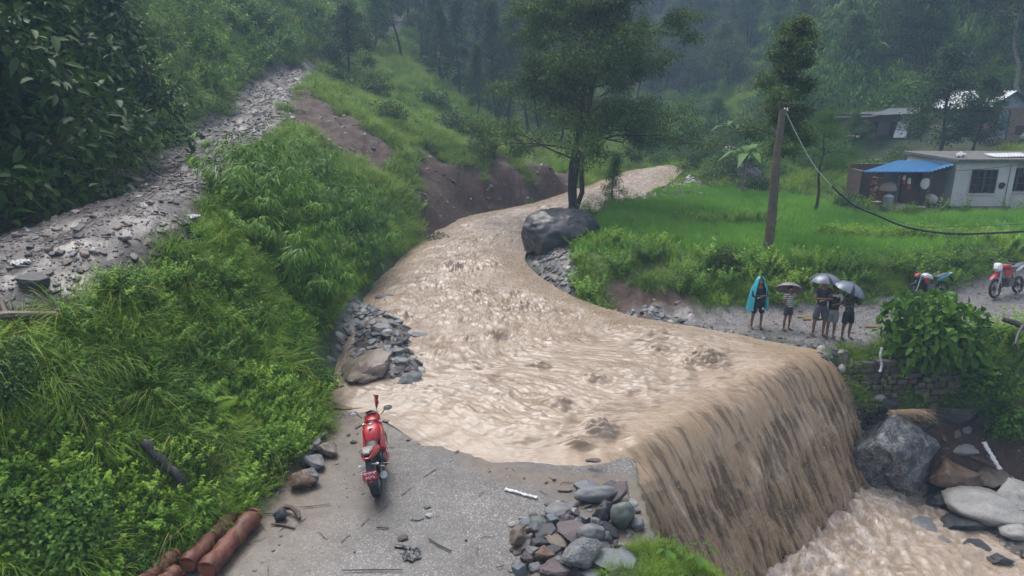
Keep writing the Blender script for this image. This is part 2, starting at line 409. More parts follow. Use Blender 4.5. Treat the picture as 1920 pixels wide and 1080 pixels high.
# one perspective-friendly grid, split by surface into objects that share their borders
YR = [3.0]
while YR[-1] < 300: YR.append(YR[-1] + max(.05, .0075*(YR[-1]+1)))
YR = np.array(YR); NU = 640
UR = np.linspace(-1, 1, NU); UR = np.sign(UR)*np.abs(UR)**1.15
XX = UR[None, :]*(YR[:, None]*1.15+7); YY = np.repeat(YR[:, None], NU, 1)
TM = masks(XX, YY)
ZZ = H(XX, YY, m=TM)
NY = len(YR)
TV = np.stack([XX, YY, ZZ], -1).reshape(-1, 3)
_i = (np.arange(NY-1)[:, None]*NU + np.arange(NU-1)[None, :]).ravel()
TF = np.stack([_i, _i+1, _i+NU+1, _i+NU], -1)
TA = {k: v.ravel() for k, v in TM.items()}
_fc = lambda a: a[TF].mean(1)
f_road, f_slab, f_grav, f_field, f_can = (_fc(TA[k]) for k in ('road', 'slab', 'gravel', 'field', 'canyon'))
region = np.zeros(len(TF), int)
region[f_field > .5] = 5
region[f_can > .5] = 4
region[f_grav > .5] = 3
region[f_road > .5] = 1
region[f_slab > .5] = 2

def ground_mat():
    t = NT('ground'); p = t.pos()
    A = {k: t.attr(k) for k in ('road', 'gravel', 'slab', 'soil', 'canyon', 'field')}
    n1 = t.noise(p, .8, 6, .62); n2 = t.noise(p, 5, 6, .65); n3 = t.noise(p, 28, 5, .7)
    # leaf mould / moss under the plants
    base = t.ramp(n2, [(.25, (.012,.016,.006)), (.55, (.030,.050,.014)), (.8, (.05,.075,.02))])
    field = t.ramp(n2, [(.3, (.035,.075,.018)), (.7, (.06,.14,.028))])
    soil = t.ramp(n2, [(.2, (.022,.014,.011)), (.5, (.062,.036,.028)), (.8, (.12,.078,.060))])
    vr = t.voronoi(p, 17, out='Color'); vd = t.voronoi(p, 17); vr2 = t.voronoi(p, 45, out='Color')
    sepv = t.n.new('ShaderNodeSeparateColor'); t.l.new(vr, sepv.inputs[0])
    sepw = t.n.new('ShaderNodeSeparateColor'); t.l.new(vr2, sepw.inputs[0])
    peb = t.ramp(sepv.outputs[0], [(.0, (.020,.019,.021)), (.45, (.075,.070,.072)), (.8, (.14,.132,.13)), (1., (.34,.32,.31))])
    peb2 = t.ramp(sepw.outputs[1], [(.0, (.05,.045,.042)), (.7, (.12,.11,.105)), (1., (.42,.4,.38))])
    pebm = t.mix(t.ramp(n3, [(.4, 0.), (.6, 1.)]), peb, peb2)
    mud = t.ramp(n1, [(.3, (.13,.118,.115)), (.7, (.185,.172,.172))])
    gravel = t.mix(t.ramp(n2, [(.42, .25), (.62, .95)]), pebm, mud)
    pebr = t.mix(.62, pebm, (.042,.031,.030))
    roadc = t.mix(t.ramp(n1, [(.3, .15), (.6, .7)]), pebr, t.ramp(n2, [(.3, (.030,.023,.022)), (.7, (.062,.050,.048))]))
    # concrete with exposed pebbles, wet brown silt towards the hill and the water's edge
    conc = t.mix(t.ramp(n3, [(.35, .35), (.65, .8)]), t.ramp(n2, [(.3, (.078,.073,.069)), (.7, (.125,.119,.113))]), peb2)
    silt = t.ramp(n2, [(.3, (.085,.064,.046)), (.7, (.15,.118,.088))])
    siltf = t.attr('silt')
    conc = t.mix(t.ramp(t.noise(p, .55, 5, .65), [(.35, .0), (.62, .75)]), conc, t.ramp(n2, [(.3, (.045,.042,.041)), (.7, (.082,.078,.075))]))
    conc = t.mix(siltf, conc, silt)
    can = t.mix(t.ramp(n1, [(.35, 0.), (.6, 1.)]), peb, t.ramp(n2, [(.3, (.06,.048,.038)), (.7, (.12,.095,.075))]))
    c = t.mix(A['field'], base, field); c = t.mix(A['canyon'], c, can); c = t.mix(A['soil'], c, soil)
    c = t.mix(A['gravel'], c, gravel); c = t.mix(A['road'], c, roadc); c = t.mix(A['slab'], c, conc)
    hard = t.math('MAXIMUM', A['slab'], t.math('MAXIMUM', A['gravel'], A['road']))
    wet = t.ramp(t.noise(p, 1.3, 5, .6), [(.38, .62), (.62, .34)])
    rough = t.mix(hard, (.9,.9,.9), wet)
    hgt = t.math('ADD', t.math('MULTIPLY', vd, -.6), t.math('MULTIPLY', n3, .8))
    b = t.bump(hgt, t.math('ADD', .25, t.math('MULTIPLY', A['slab'], -.12)), .03)
    return t.done(t.bsdf(c, rough, b, .5))
# silt: near the hill toe and along the edge of the flood
WEDGE = [G(600,770)[:2], G(740,775)[:2], G(830,815)[:2], G(900,862)[:2], G(980,892)[:2], G(1090,905)[:2], G(1200,912)[:2]]
_x, _y = TV[:, 0], TV[:, 1]
_nn = fbm(_x*.8, _y*.8, o=5, seed=77)*.6
_sl = np.maximum(1-sstep(.3, 2.8, pdist(_x, _y, [p[:2] for p in TOE[1:5]])+_nn*.9), 1-sstep(.0, .55, pdist(_x, _y, WEDGE)+_nn*.5))
_sl = np.maximum(_sl, sstep(11.6, 12.8, _y+_nn)*sstep(-2.2, -3.2, _x))
_sl = np.maximum(_sl, .85*(1-sstep(.1, .9, np.hypot(_x-1.9, _y-10.2)-.5+_nn)))
TA['silt'] = np.clip(_sl, 0, 1)*.9
M_GROUND = ground_mat()
def sub_terrain(name, code, kind='structure'):
    f = TF[region == code]
    used = np.unique(f); remap = np.full(len(TV), -1); remap[used] = np.arange(len(used))
    o = np_obj(name, TV[used], remap[f], M_GROUND, attrs={k: v[used] for k, v in TA.items()})
    return tag(o, kind=kind)
sub_terrain('terrain', 0)
sub_terrain('upper_road', 1)
sub_terrain('ford_slab', 2)
sub_terrain('gravel_road', 3)
sub_terrain('canyon_floor', 4)
sub_terrain('field_ground', 5)
# ================================================================== WATER
def catmull(P, n):
    P = np.array(P, float); P = np.concatenate([[2*P[0]-P[1]], P, [2*P[-1]-P[-2]]])
    k = len(P)-3; t = np.linspace(0, k-1e-6, n); i = t.astype(int); f = (t-i)[:, None]
    a, b, c, d = P[i], P[i+1], P[i+2], P[i+3]
    return .5*((2*b) + (-a+c)*f + (2*a-5*b+4*c-d)*f**2 + (-a+3*b-3*c+d)*f**3)
WL = [G(1222,313,1.75), G(1168,323,1.6), G(1105,346,1.3), G(1000,380,.95), G(862,410,.6), G(780,452,.32), G(685,530,.14), G(620,630,.06), G(565,748,-.02), G(715,790,-.02), G(872,872,-.018), (LIPN[0]-.45*LIPP[0], LIPN[1]-.45*LIPP[1], -.012), (LIPN[0]-.14*LIPD[0], LIPN[1]-.14*LIPD[1], -.015)]
WR = [G(1290,317,1.75), G(1275,325,1.62), G(1250,346,1.35), G(1140,392,.95), G(1060,425,.62), G(985,480,.3), G(1055,545,.14), G(1180,590,.07), G(1290,610,.03), G(1380,627,.03), G(1470,645,.03), (LIPF[0]-.45*LIPP[0], LIPF[1]-.45*LIPP[1], .03), (*LIPF, .0)]
_nl = 1500
Lc, Rc = catmull(WL, _nl), catmull(WR, _nl)
# resample so that rows are evenly spaced for the eye
_mid = (Lc+Rc)/2; _dl = np.r_[0, np.cumsum(np.linalg.norm(np.diff(_mid[:, :2], axis=0), axis=1)/np.maximum(6, _mid[1:, 1])**.9)]
_q = np.linspace(0, _dl[-1], 820)
Lc = np.stack([np.interp(_q, _dl, Lc[:, k]) for k in range(3)], -1); Rc = np.stack([np.interp(_q, _dl, Rc[:, k]) for k in range(3)], -1)
NA = 360
aa = np.linspace(0, 1, NA)
W = Lc[:, None]*(1-aa[None, :, None]) + Rc[:, None]*aa[None, :, None]
wid = np.linalg.norm(Rc-Lc, axis=1)
lat = aa[None, :]*wid[:, None]; midc = (Lc+Rc)/2
flow = np.r_[0, np.cumsum(np.linalg.norm(np.diff(midc, axis=0), axis=1))][:, None] + 0*lat
edge = np.minimum(lat, wid[:, None]-lat)
# thickness over the slab: thin sheet along the near edge
flood = sstep(0, 1.6, edge)*.17
Xw, Yw = W[..., 0], W[..., 1]
# flow direction field for stretched waves
wx = Xw + .5*perlin(Xw*.5, Yw*.5, seed=91); wy = Yw + .5*perlin(Xw*.5, Yw*.5, seed=92)
def rot(x, y, a): return x*math.cos(a)+y*math.sin(a), -x*math.sin(a)+y*math.cos(a)
tw = np.concatenate([np.gradient(midc[:, 0])[:, None], np.gradient(midc[:, 1])[:, None]], 1)
rough_zone = .35+.65*sstep(.15, .75, fbm(Xw*.28, Yw*.28, o=3, seed=61)*.9+.45)
r1 = 1-np.abs(fbm(wx*.95+.3*flow, wy*.95, o=3, seed=62))*2.2
r2 = 1-np.abs(fbm(lat*2.6, flow*1.5, o=3, seed=63))*2.0
r3 = fbm(lat*7, flow*3.4, o=3, seed=64, gain=.6)
r4 = fbm(lat*2.2, flow*.55, o=3, seed=65)
near_slab = sstep(0, 2.2, edge)
tf = (.42+.58*sstep(0, 1.3, lat))*(.8+.2*sstep(0, 1.0, wid[:, None]-lat))
dist_lip = np.maximum(0, -((Xw-LIPN[0])*LIPP[0] + (Yw-LIPN[1])*LIPP[1]))
calm = .25+.75*sstep(.2, 2.4, dist_lip)
amp = (.12+.88*near_slab)*calm*rough_zone
r5 = 1-np.abs(fbm(wx*3.4, wy*3.4, o=3, seed=60, gain=.6))*2
_nr = np.clip(17/np.maximum(Yw, 1), .25, 1)
disp = amp*(.085*r1 + .060*r2 + _nr*(.040*r3 + .015*r5)) + .03*r4*near_slab*calm
# standing waves over hidden boulders
for (px, py, h, rr) in [(850,515,.22,.8),(930,635,.2,.6),(1320,680,.26,.9),(1115,715,.18,.6),(1050,765,.14,.5),(1125,812,.24,.55),(985,585,.15,.7),(760,600,.12,.5),(1500,690,.08,.6),(890,560,.14,.5),(960,560,.16,.5),(1230,660,.12,.5),(1010,690,.12,.5),(880,690,.1,.5),(1080,830,.14,.4),(870,640,.13,.4)]:
    gx, gy, _ = G(px, py, .15)
    ax, ay = (Xw-gx), (Yw-gy)
    dd = np.exp(-(ax**2+(ay*1.5)**2)/(rr*rr*.35)); disp += .75*h*dd*(.6+.8*r2*.5+r3*.9+.5*r5) - h*.4*np.exp(-((ax-.45*rr)**2+((ay+.5*rr)*1.5)**2)/(rr*rr*.3))
W[..., 2] += flood + disp - .012*(1-near_slab) + .045*fbm(Xw*1.3, Yw*1.3, o=4, seed=59)*(1-near_slab) - .9*np.maximum(0, .9-dist_lip)**2*tf
# white water: crests, trailing streaks
crest = sstep(.45, 1.2, r1*.7+r2*.5+r3*.9)
streak = sstep(.12, .55, fbm(lat*1.6, flow*.35, o=4, seed=66)+.3*fbm(lat*8, flow*1.2, o=2, seed=67))
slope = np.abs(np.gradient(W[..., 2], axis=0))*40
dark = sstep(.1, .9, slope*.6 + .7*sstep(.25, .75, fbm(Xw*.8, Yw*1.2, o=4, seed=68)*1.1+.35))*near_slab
foam = np.clip(.8*crest*near_slab + .7*streak*near_slab + .7*sstep(.1,.5,fbm(wx*.7, wy*.9, o=4, seed=69)), 0, 1)
# the streaks of the fall begin where the sheet speeds up above the lip
_pre = np.exp(-(dist_lip/1.3)**2); alip = (Xw-LIPN[0])*LIPD[0] + (Yw-LIPN[1])*LIPD[1]; _ws = fbm(alip*5.2, dist_lip*-.85+7, o=5, seed=72, gain=.6); dark = np.clip(dark*(1-_pre)+_pre*sstep(.02,.6,-_ws*1.4+.08)*sstep(1.4,.4,dist_lip+.5*fbm(alip*2, alip*0, o=3, seed=58)), 0, 1); foam = foam*(1-.5*_pre)
nr = len(W)
# the fall: a sheet thrown over the lip and pulled down in strands
NF = 330
s_ = np.linspace(0, 1, NF+1)[1:]
drop = (s_**1.35)*4.0
v2 = np.interp(aa, [0, 1], [.30, .34])
WF = np.zeros((NF, NA, 3)); L0 = W[-1].copy(); 
lip_z = L0[:, 2]
strand = fbm(aa*wid[-1]*2.4, 0*aa, o=3, seed=71)
fl = np.zeros((NF, NA))
for k in range(NF):
    d = drop[k]; fl[k] = d
out = (np.sqrt((fl+.73)/.9)-.9)*(.15+.85*tf[-1][None, :])*(1+.05*strand[None, :])
fX = ((W[-1,:,0]-LIPN[0])*LIPD[0] + (W[-1,:,1]-LIPN[1])*LIPD[1])[None, :] - .20*fl + .30*perlin(lat[-1][None, :]*.6+0*fl, fl*.5, seed=75)*np.clip(fl, 0, 1)
w1 = fbm(fX*5.2, fl*.85+7, o=5, seed=72, gain=.6); w2 = fbm(fX*19, fl*2.6, o=3, seed=73, gain=.6); w3 = fbm(fX*1.3, fl*.9, o=3, seed=74)
grow = sstep(0, 1.1, fl)
out = out + grow*(.085*w1 + .035*w2 + .12*w3)
WF[..., 0] = L0[None, :, 0] + LIPP[0]*out; WF[..., 1] = L0[None, :, 1] + LIPP[1]*out
WF[..., 2] = lip_z[None, :] - fl
# the nappe leaves the slab slightly towards the far end
skew = .06*fl*(1-aa[None, :]*.2); WF[..., 0] += LIPD[0]*skew*.6; WF[..., 1] += LIPD[1]*skew*.6*0
f_dark = sstep(.02, .55, -w1*1.5 - w3*.7 + .10 + .35*fbm(fX*.8, fl*1.5, o=3, seed=78))
f_foam = np.clip(sstep(.1, .8, w1*.9+w2*.6+w3*.5) + .8*sstep(.1,.55,fbm(fX*.7+3, fl*.6, o=3, seed=79)), 0, 1)
def grid_faces(a, b):
    i = (np.arange(a-1)[:, None]*b + np.arange(b-1)[None, :]).ravel(); return np.stack([i, i+1, i+b+1, i+b], -1)
def water_mat(name, base, darkc, foamc, fbase=(.275,.195,.122), fdark=(.050,.031,.017), ffoam=(.48,.38,.29)):
    """turbid water; the attribute 'fallf' turns the level flow's look into the stretched look of the falling sheet"""
    t = NT(name); l = t.attr('uvw', 'Vector'); lf = t.attr('uvf', 'Vector'); ff = t.attr('fallf')
    st = t.mapping(l, (1.0, .22, 1)); sf = t.mapping(lf, (1.0, .15, 1))
    mx = lambda a, b: t.mix(ff, a, b)
    n = mx(t.noise(st, 3.2, 6, .68, .4), t.noise(sf, 5.0, 6, .68, .4)); nf = mx(t.noise(st, 14, 5, .7, .6), t.noise(sf, 22, 5, .7, .6)); ng = t.noise(st, 1.1, 3, .5)
    nh = t.noise(l, 9.0, 6, .72, .8); a_d = t.attr('dark'); a_f = t.attr('foam')
    c = t.mix(t.ramp(ng, [(.35, 0.), (.65, 1.)]), base, tuple(x*.86 for x in base))
    c = t.mix(t.ramp(nh, [(.40, .22), (.58, 0.)]), c, tuple(x*.65 for x in base)); c = t.mix(ff, c, fbase)
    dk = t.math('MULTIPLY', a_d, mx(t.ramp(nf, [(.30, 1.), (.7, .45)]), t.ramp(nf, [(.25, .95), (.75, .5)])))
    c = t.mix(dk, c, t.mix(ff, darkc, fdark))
    fm = t.math('MULTIPLY', a_f, t.ramp(n, [(.42, 0.), (.62, 1.)])); fine = t.ramp(nf, [(.5, 0.), (.72, 1.)])
    fm = t.math('ADD', t.math('MULTIPLY', fm, .75), t.math('MULTIPLY', t.math('MULTIPLY', fine, a_f), .4), clamp=True)
    c = t.mix(fm, c, t.mix(ff, foamc, ffoam))
    h = t.math('ADD', t.math('ADD', n, t.math('MULTIPLY', nf, .45)), t.math('MULTIPLY', nh, t.math('SUBTRACT', .25, t.math('MULTIPLY', ff, .25))))
    b = t.bump(h, .5, .04)
    return t.done(t.bsdf(c, t.ramp(nf, [(.3, .17), (.7, .40)]), b, .4))
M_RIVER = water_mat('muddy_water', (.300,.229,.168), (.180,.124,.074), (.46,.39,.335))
M_FALL = water_mat('falling_water', (.300,.229,.168), (.180,.124,.074), (.46,.39,.335))
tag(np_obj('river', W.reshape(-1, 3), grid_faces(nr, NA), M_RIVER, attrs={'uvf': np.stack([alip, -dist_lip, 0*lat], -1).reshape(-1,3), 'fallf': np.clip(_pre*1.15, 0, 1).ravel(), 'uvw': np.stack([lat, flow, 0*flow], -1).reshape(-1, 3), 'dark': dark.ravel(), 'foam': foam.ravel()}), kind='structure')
VF = np.concatenate([W[-1:], WF]); FU = np.stack([np.r_[alip[-1:], fX+0*fl], np.r_[0*fl[:1], fl], 0*np.r_[fl[:1], fl]], -1)
tag(np_obj('waterfall', VF.reshape(-1, 3), grid_faces(NF+1, NA), M_FALL, attrs={'uvf': FU.reshape(-1, 3), 'fallf': np.ones(VF.shape[0]*VF.shape[1]), 'uvw': FU.reshape(-1, 3), 'dark': np.r_[dark[-1:], f_dark].ravel(), 'foam': np.r_[foam[-1:], f_foam].ravel()}), kind='structure')
# the pool below
gx = np.linspace(2.6, 24, 420); gy = np.linspace(3.0, 17.4, 300)
PX, PY = np.meshgrid(gx, gy)
base_line = [(LIPN[0]+LIPP[0]*1.1, LIPN[1]+LIPP[1]*1.1), (LIPF[0]+LIPP[0]*1.1, LIPF[1]+LIPP[1]*1.1)]
db = pdist(PX, PY, base_line)
boil = np.exp(-db/1.6)
_wx, _wy = PX+.6*perlin(PX*.7, PY*.7, seed=82), PY+.6*perlin(PX*.7, PY*.7, seed=83)
q1 = 1-np.abs(fbm(_wx*1.3, _wy*1.3, o=4, seed=84))*2; q2 = fbm(PX*4.5, PY*4.5, o=3, seed=85)
PZ = -3.62 + (.08+.20*boil)*q1 + (.025+.05*boil)*q2 + .14*boil - .04*(PX-9)*.2
pf = np.clip(sstep(.25, .9, q1*.7+q2*.6)*(.35+.9*boil)+boil**2*.6, 0, 1)
M_POOL = water_mat('pool_water', (.30,.232,.172), (.17,.118,.07), (.60,.53,.47))
tag(np_obj('pool', np.stack([PX, PY, PZ], -1).reshape(-1, 3), grid_faces(300, 420), M_POOL, attrs={'uvw': np.stack([_wx, _wy*2.2, 0*PX], -1).reshape(-1, 3), 'dark': sstep(.2, .8, -q2+.2*q1).ravel()*.6, 'foam': pf.ravel()}), kind='structure')

M_DROP = plain('muddy_drop', (.42,.32,.235), .35); M_DROP2 = plain('foam_drop', (.66,.58,.50), .4)
# ================================================================== PLANT SHAPES
def fol_mat(name, stops, rough=.55, trans=.28, spec=.22):
    """leaf colour: per-leaf attribute 'lt' plus the per-plant 'tint'"""
    t = NT(name); lt = t.attr('lt'); ti = t.attr('tint', typ='INSTANCER'); oi = t.n.new('ShaderNodeObjectInfo').outputs['Random']
    stops = [(a_, (c_[0]*1.12, c_[1], c_[2]*.68)) for a_, c_ in stops]
    f = t.math('ADD', t.math('MULTIPLY', lt, .55), t.math('ADD', t.math('MULTIPLY', ti, .42), t.math('MULTIPLY', oi, .08)))
    c = t.ramp(f, stops)
    a = t.bsdf(c, rough, None, spec)
    tr = t.n.new('ShaderNodeBsdfTranslucent'); t.l.new(c, tr.inputs['Color'])
    mx = t.n.new('ShaderNodeMixShader'); mx.inputs[0].default_value = trans; t.l.new(a, mx.inputs[1]); t.l.new(tr.outputs[0], mx.inputs[2])
    return t.done(mx.outputs[0])
M_HERB = fol_mat('herb_leaf', [(.05, (.024,.066,.012)), (.35, (.066,.17,.022)), (.62, (.14,.30,.034)), (.95, (.28,.44,.075))])
M_GRASS = fol_mat('grass_blade', [(.05, (.035,.085,.010)), (.38, (.095,.21,.020)), (.68, (.17,.32,.035)), (.93, (.32,.42,.08)), (1., (.38,.31,.15))])
M_RICE = fol_mat('rice_blade', [(.05, (.085,.24,.04)), (.5, (.155,.38,.07)), (.95, (.27,.53,.12))])
M_DARK = fol_mat('dark_leaf', [(.05, (.015,.044,.013)), (.4, (.038,.095,.022)), (.75, (.078,.165,.038)), (1., (.16,.26,.065))])
M_OLIVE = fol_mat('olive_leaf', [(.05, (.022,.045,.014)), (.4, (.050,.090,.026)), (.75, (.10,.155,.045)), (1., (.19,.25,.08))])
M_BLUE = fol_mat('grey_green_leaf', [(.05, (.025,.050,.030)), (.5, (.055,.105,.055)), (1., (.13,.20,.11))])
M_FRESH = fol_mat('fresh_leaf', [(.05, (.030,.080,.020)), (.5, (.070,.17,.035)), (1., (.13,.27,.06))])
M_BAMB = fol_mat('bamboo_leaf', [(.05, (.035,.095,.020)), (.5, (.085,.21,.035)), (1., (.20,.36,.08))])
M_DRY = fol_mat('dry_leaf', [(.0, (.10,.065,.035)), (1., (.34,.24,.14))])
M_BARK = plain('bark', (.055,.045,.036), .85, .3, var=.4, scale=9, bump=.6)
M_BARKP = plain('pale_bark', (.20,.18,.15), .8, .3, var=.35, scale=7, bump=.5)

def _norm(v): return v/np.maximum(1e-9, np.linalg.norm(v, axis=-1, keepdims=True))
def leaves(P, Dr, N, L, Wd, shape=0, droop=.15, fold=.25):
    """leaf blades at P pointing along Dr with face normal N; returns V, F"""
    P = np.asarray(P, float); n = len(P); L = np.broadcast_to(L, (n,))[:, None]; Wd = np.broadcast_to(Wd, (n,))[:, None]
    Dr = _norm(Dr); S = _norm(np.cross(Dr, N)); N = np.cross(S, Dr)
    down = np.array([0,0,-1.0])
    if shape == 0:      # small leaf, two triangles folded on the midrib
        V = np.stack([P, P+Dr*L*.45+S*Wd/2+N*Wd*fold, P+Dr*L+down*L*droop, P+Dr*L*.45-S*Wd/2+N*Wd*fold], 1)
        b = np.arange(n)[:, None]*4
        return V.reshape(-1, 3), np.concatenate([b+[0,1,2], b+[0,2,3]])
    # larger leaf: 4 quads
    t1, t2 = (.25, .62) if shape == 1 else (.2, .6)
    w1, w2 = (.85, .8) if shape == 1 else (.7, 1.0)
    m1 = P+Dr*L*t1+down*L*droop*t1**2; m2 = P+Dr*L*t2+down*L*droop*t2**2; tp = P+Dr*L+down*L*droop
    V = np.stack([P, m1+S*Wd/2*w1+N*Wd*fold*w1, m2+S*Wd/2*w2+N*Wd*fold*w2, tp, m2-S*Wd/2*w2+N*Wd*fold*w2, m1-S*Wd/2*w1+N*Wd*fold*w1, m1, m2], 1)
    b = np.arange(n)[:, None]*8
    return V.reshape(-1, 3), [np.concatenate([b+[6,1,2,7], b+[6,7,4,5]]), np.concatenate([b+[0,1,6], b+[0,6,5], b+[7,2,3], b+[7,3,4]])]
def blades(P, az, L, w, lean, bend, seg_=4):
    """grass blades: arching strips"""
    n = len(P); P = np.asarray(P, float); d = np.stack([np.cos(az), np.sin(az), 0*az], -1); s = np.stack([-np.sin(az), np.cos(az), 0*az], -1)
    rows = []
    for k in range(seg_+1):
        t = k/seg_; ang = lean + bend*t*t
        # integrate approx
        x = L*(np.sin(lean)*t + np.sin(bend*.5)*t*t*.75); z = L*(np.cos(lean)*t - (1-np.cos(bend))*t*t*t*.75)
        c = P + d*x[:, None] + np.array([0,0,1.])*z[:, None]
        ww = (w*(1-t**2.2)*.5+.0004)[:, None]
        rows += [c - s*ww, c + s*ww]
    V = np.stack(rows, 1); m = 2*(seg_+1); b = np.arange(n)[:, None]*m
    F = np.concatenate([b+[2*k, 2*k+1, 2*k+3, 2*k+2] for k in range(seg_)])
    return V.reshape(-1, 3), F, m
class LB:
    """gathers leaves with a per-leaf tint"""
    def __init__(s): s.V = []; s.F4 = []; s.F3 = []; s.a = []; s.n = 0
    def add(s, V, F, lt, per):
        for f in (F if isinstance(F, list) else [F]): (s.F4 if f.shape[1] == 4 else s.F3).append(f+s.n)
        s.V.append(V); s.a.append(np.repeat(lt, per)); s.n += len(V)
    def leaf(s, P, Dr, N, L, Wd, shape=0, lt=None, **k):
        V, F = leaves(P, Dr, N, L, Wd, shape, **k); n = len(P)
        s.add(V, F, rng.random(n) if lt is None else lt, 4 if shape == 0 else 8)
    def blade(s, P, az, L, w, lean, bend, lt=None, seg_=4):
        V, F, m = blades(P, az, L, w, lean, bend, seg_); s.add(V, F, rng.random(len(P)) if lt is None else lt, m)
    def mesh(s, name, mat):
        F = []
        if s.F4: F.append(np.concatenate(s.F4))
        if s.F3: F.append(np.concatenate(s.F3))
        return np_mesh(name, np.concatenate(s.V), F, mat, smooth=False, attrs={'lt': np.concatenate(s.a)})
def U(a, b, n=None): return rng.uniform(a, b, n)
def rdir(n, up=0.0):
    v = rng.normal(size=(n, 3)); v[:, 2] = v[:, 2]*.6+up; return _norm(v)
def herb(h=.45, stems=7, nl=14, ll=.075, lw=.05, spread=.22, mat=None, shape=0, name='herb'):
    b = LB()
    for k in range(stems):
        az = U(0, 6.28); ln = U(.1, .9); hh = h*U(.6, 1.1)
        r0 = U(0, spread); bx = np.array([math.cos(az)*r0, math.sin(az)*r0, 0])
        t = np.linspace(.12, 1, nl)
        ax = bx + np.outer(t**1.3, [math.cos(az)*hh*ln*.7, math.sin(az)*hh*ln*.7, 0]) + np.outer(t, [0, 0, hh])
        P = np.repeat(ax, 2, 0); a = np.tile([0, 3.14], nl) + np.repeat(np.arange(nl)*1.9, 2) + U(-.4, .4, nl*2)
        Dr = np.stack([np.cos(a), np.sin(a), U(-.25, .4, nl*2)], -1)
        N = np.stack([U(-.35,.35,nl*2), U(-.35,.35,nl*2), np.ones(nl*2)], -1)
        sz = ll*U(.6, 1.25, nl*2)*np.repeat(1.1-.5*t, 2)
        b.leaf(P, Dr, N, sz, sz*lw/ll, shape, lt=np.clip(U(0,1)*.5+U(0,.5,nl*2)+.15*np.repeat(t, 2), 0, 1))
        ts = np.linspace(0, 1, 4); cx = bx + np.outer(ts**1.3, [math.cos(az)*hh*ln*.7, math.sin(az)*hh*ln*.7, 0]) + np.outer(ts, [0, 0, hh])
        for i in range(3):
            q = np.array([cx[i]-[.003,0,0], cx[i]+[.003,0,0], cx[i+1]+[.002,0,0], cx[i+1]-[.002,0,0]])
            b.add(q, np.array([[0,1,2,3]]), np.array([.3]), 4)
    return b.mesh(name, mat or M_HERB)
def tuft(n=60, L=.6, w=.012, r=.12, lean=(.05,.7), bend=(.6,1.9), mat=None, dry=.04, seg_=4, name='tuft'):
    b = LB(); az = U(0, 6.28, n); rr = r*np.sqrt(U(0,1,n))
    P = np.stack([np.cos(az)*rr, np.sin(az)*rr, 0*az], -1)
    lt = np.clip(U(0,.75,n)+.1, 0, 1); lt[rng.random(n) < dry] = 1.6
    b.blade(P, az+U(-.7,.7,n), L*U(.55,1.15,n), w*U(.7,1.2,n), U(*lean, n), U(*bend, n), lt, seg_)
    return b.mesh(name, mat or M_GRASS)
def fern(n=9, L=.55, name='fern', mat=None):
    b = LB()
    for k in range(n):
        az = k*6.28/n+U(-.3,.3); l = L*U(.7,1.1); m = 15; t = np.linspace(.12, 1, m)
        x = l*t*.9; z = l*(.55*t-.6*t**2.2)+.05
        ax = np.stack([np.cos(az)*x, np.sin(az)*x, z], -1)
        for sg in (-1, 1):
            a = az+sg*1.25
            Dr = np.stack([np.full(m, math.cos(a)), np.full(m, math.sin(a)), np.full(m, -.15)], -1)
            b.leaf(ax, Dr, np.tile([0,0,1.], (m,1)), l*.27*np.sin(t*2.6+.35), l*.06, 0, lt=np.full(m, U(.4,.9)), fold=0)
    return b.mesh(name, mat or M_GRASS)
def cane(n=7, H_=1.4, ll=.2, lw=.028, name='cane', mat=None, dens=26):
    """arching canes with clusters of long drooping leaves"""
    b = LB()
    for k in range(n):
        az = U(0, 6.28); hh = H_*U(.6, 1.1); ln = U(.25, .9)
        t = np.linspace(0, 1, 9); cx = np.stack([math.cos(az)*hh*ln*t**1.8, math.sin(az)*hh*ln*t**1.8, hh*(t-.28*ln*t**3)], -1)
        for i in range(8):
            w = .008*(1-i/10)
            b.add(np.array([cx[i]-[w,0,0], cx[i]+[w,0,0], cx[i+1]+[w,0,0], cx[i+1]-[w,0,0]]), np.array([[0,1,2,3]]), np.array([.55]), 4)
        m = dens; tt = U(.3, 1, m); P = np.stack([np.interp(tt, t, cx[:, i]) for i in range(3)], -1)
        a = az+U(-1.5, 1.5, m); c0 = np.stack([np.cos(a), np.sin(a), U(-.2, .5, m)], -1)
        P2 = P + c0*U(.02, .18, m)[:, None]
        for j in range(4):
            aj = a+U(-.8,.8,m); Dr = np.stack([np.cos(aj), np.sin(aj), U(-1.0, .15, m)], -1)
            N = np.stack([U(-.4,.4,m), U(-.4,.4,m), np.ones(m)], -1)
            sz = ll*U(.6,1.2,m); b.leaf(P2, Dr, N, sz, lw*U(.8,1.2,m), 1, droop=.45, fold=.1)
    return b.mesh(name, mat or M_BAMB)
def broad(n=6, H_=.6, ll=.3, lw=.22, name='broad', mat=None):
    """taro-like plant: heart-shaped leaves on stalks"""
    b = LB()
    for k in range(n):
        az = k*6.28/n+U(-.4,.4); hh = H_*U(.6,1.1); o = np.array([math.cos(az), math.sin(az), 0])
        top = o*hh*.45+np.array([0,0,hh])
        b.add(np.array([[-.008,0,0],[.008,0,0],top+[.005,0,0],top-[.005,0,0]]), np.array([[0,1,2,3]]), np.array([.5]), 4)
        b.leaf([top-o*ll*.2], [o+np.array([0,0,-.25])], [np.array([0,0,1.])+o*.3], [ll*U(.8,1.1)], [lw], 1, lt=np.array([U(.3,.8)]), droop=.3, fold=.12)
    return b.mesh(name, mat or M_HERB)
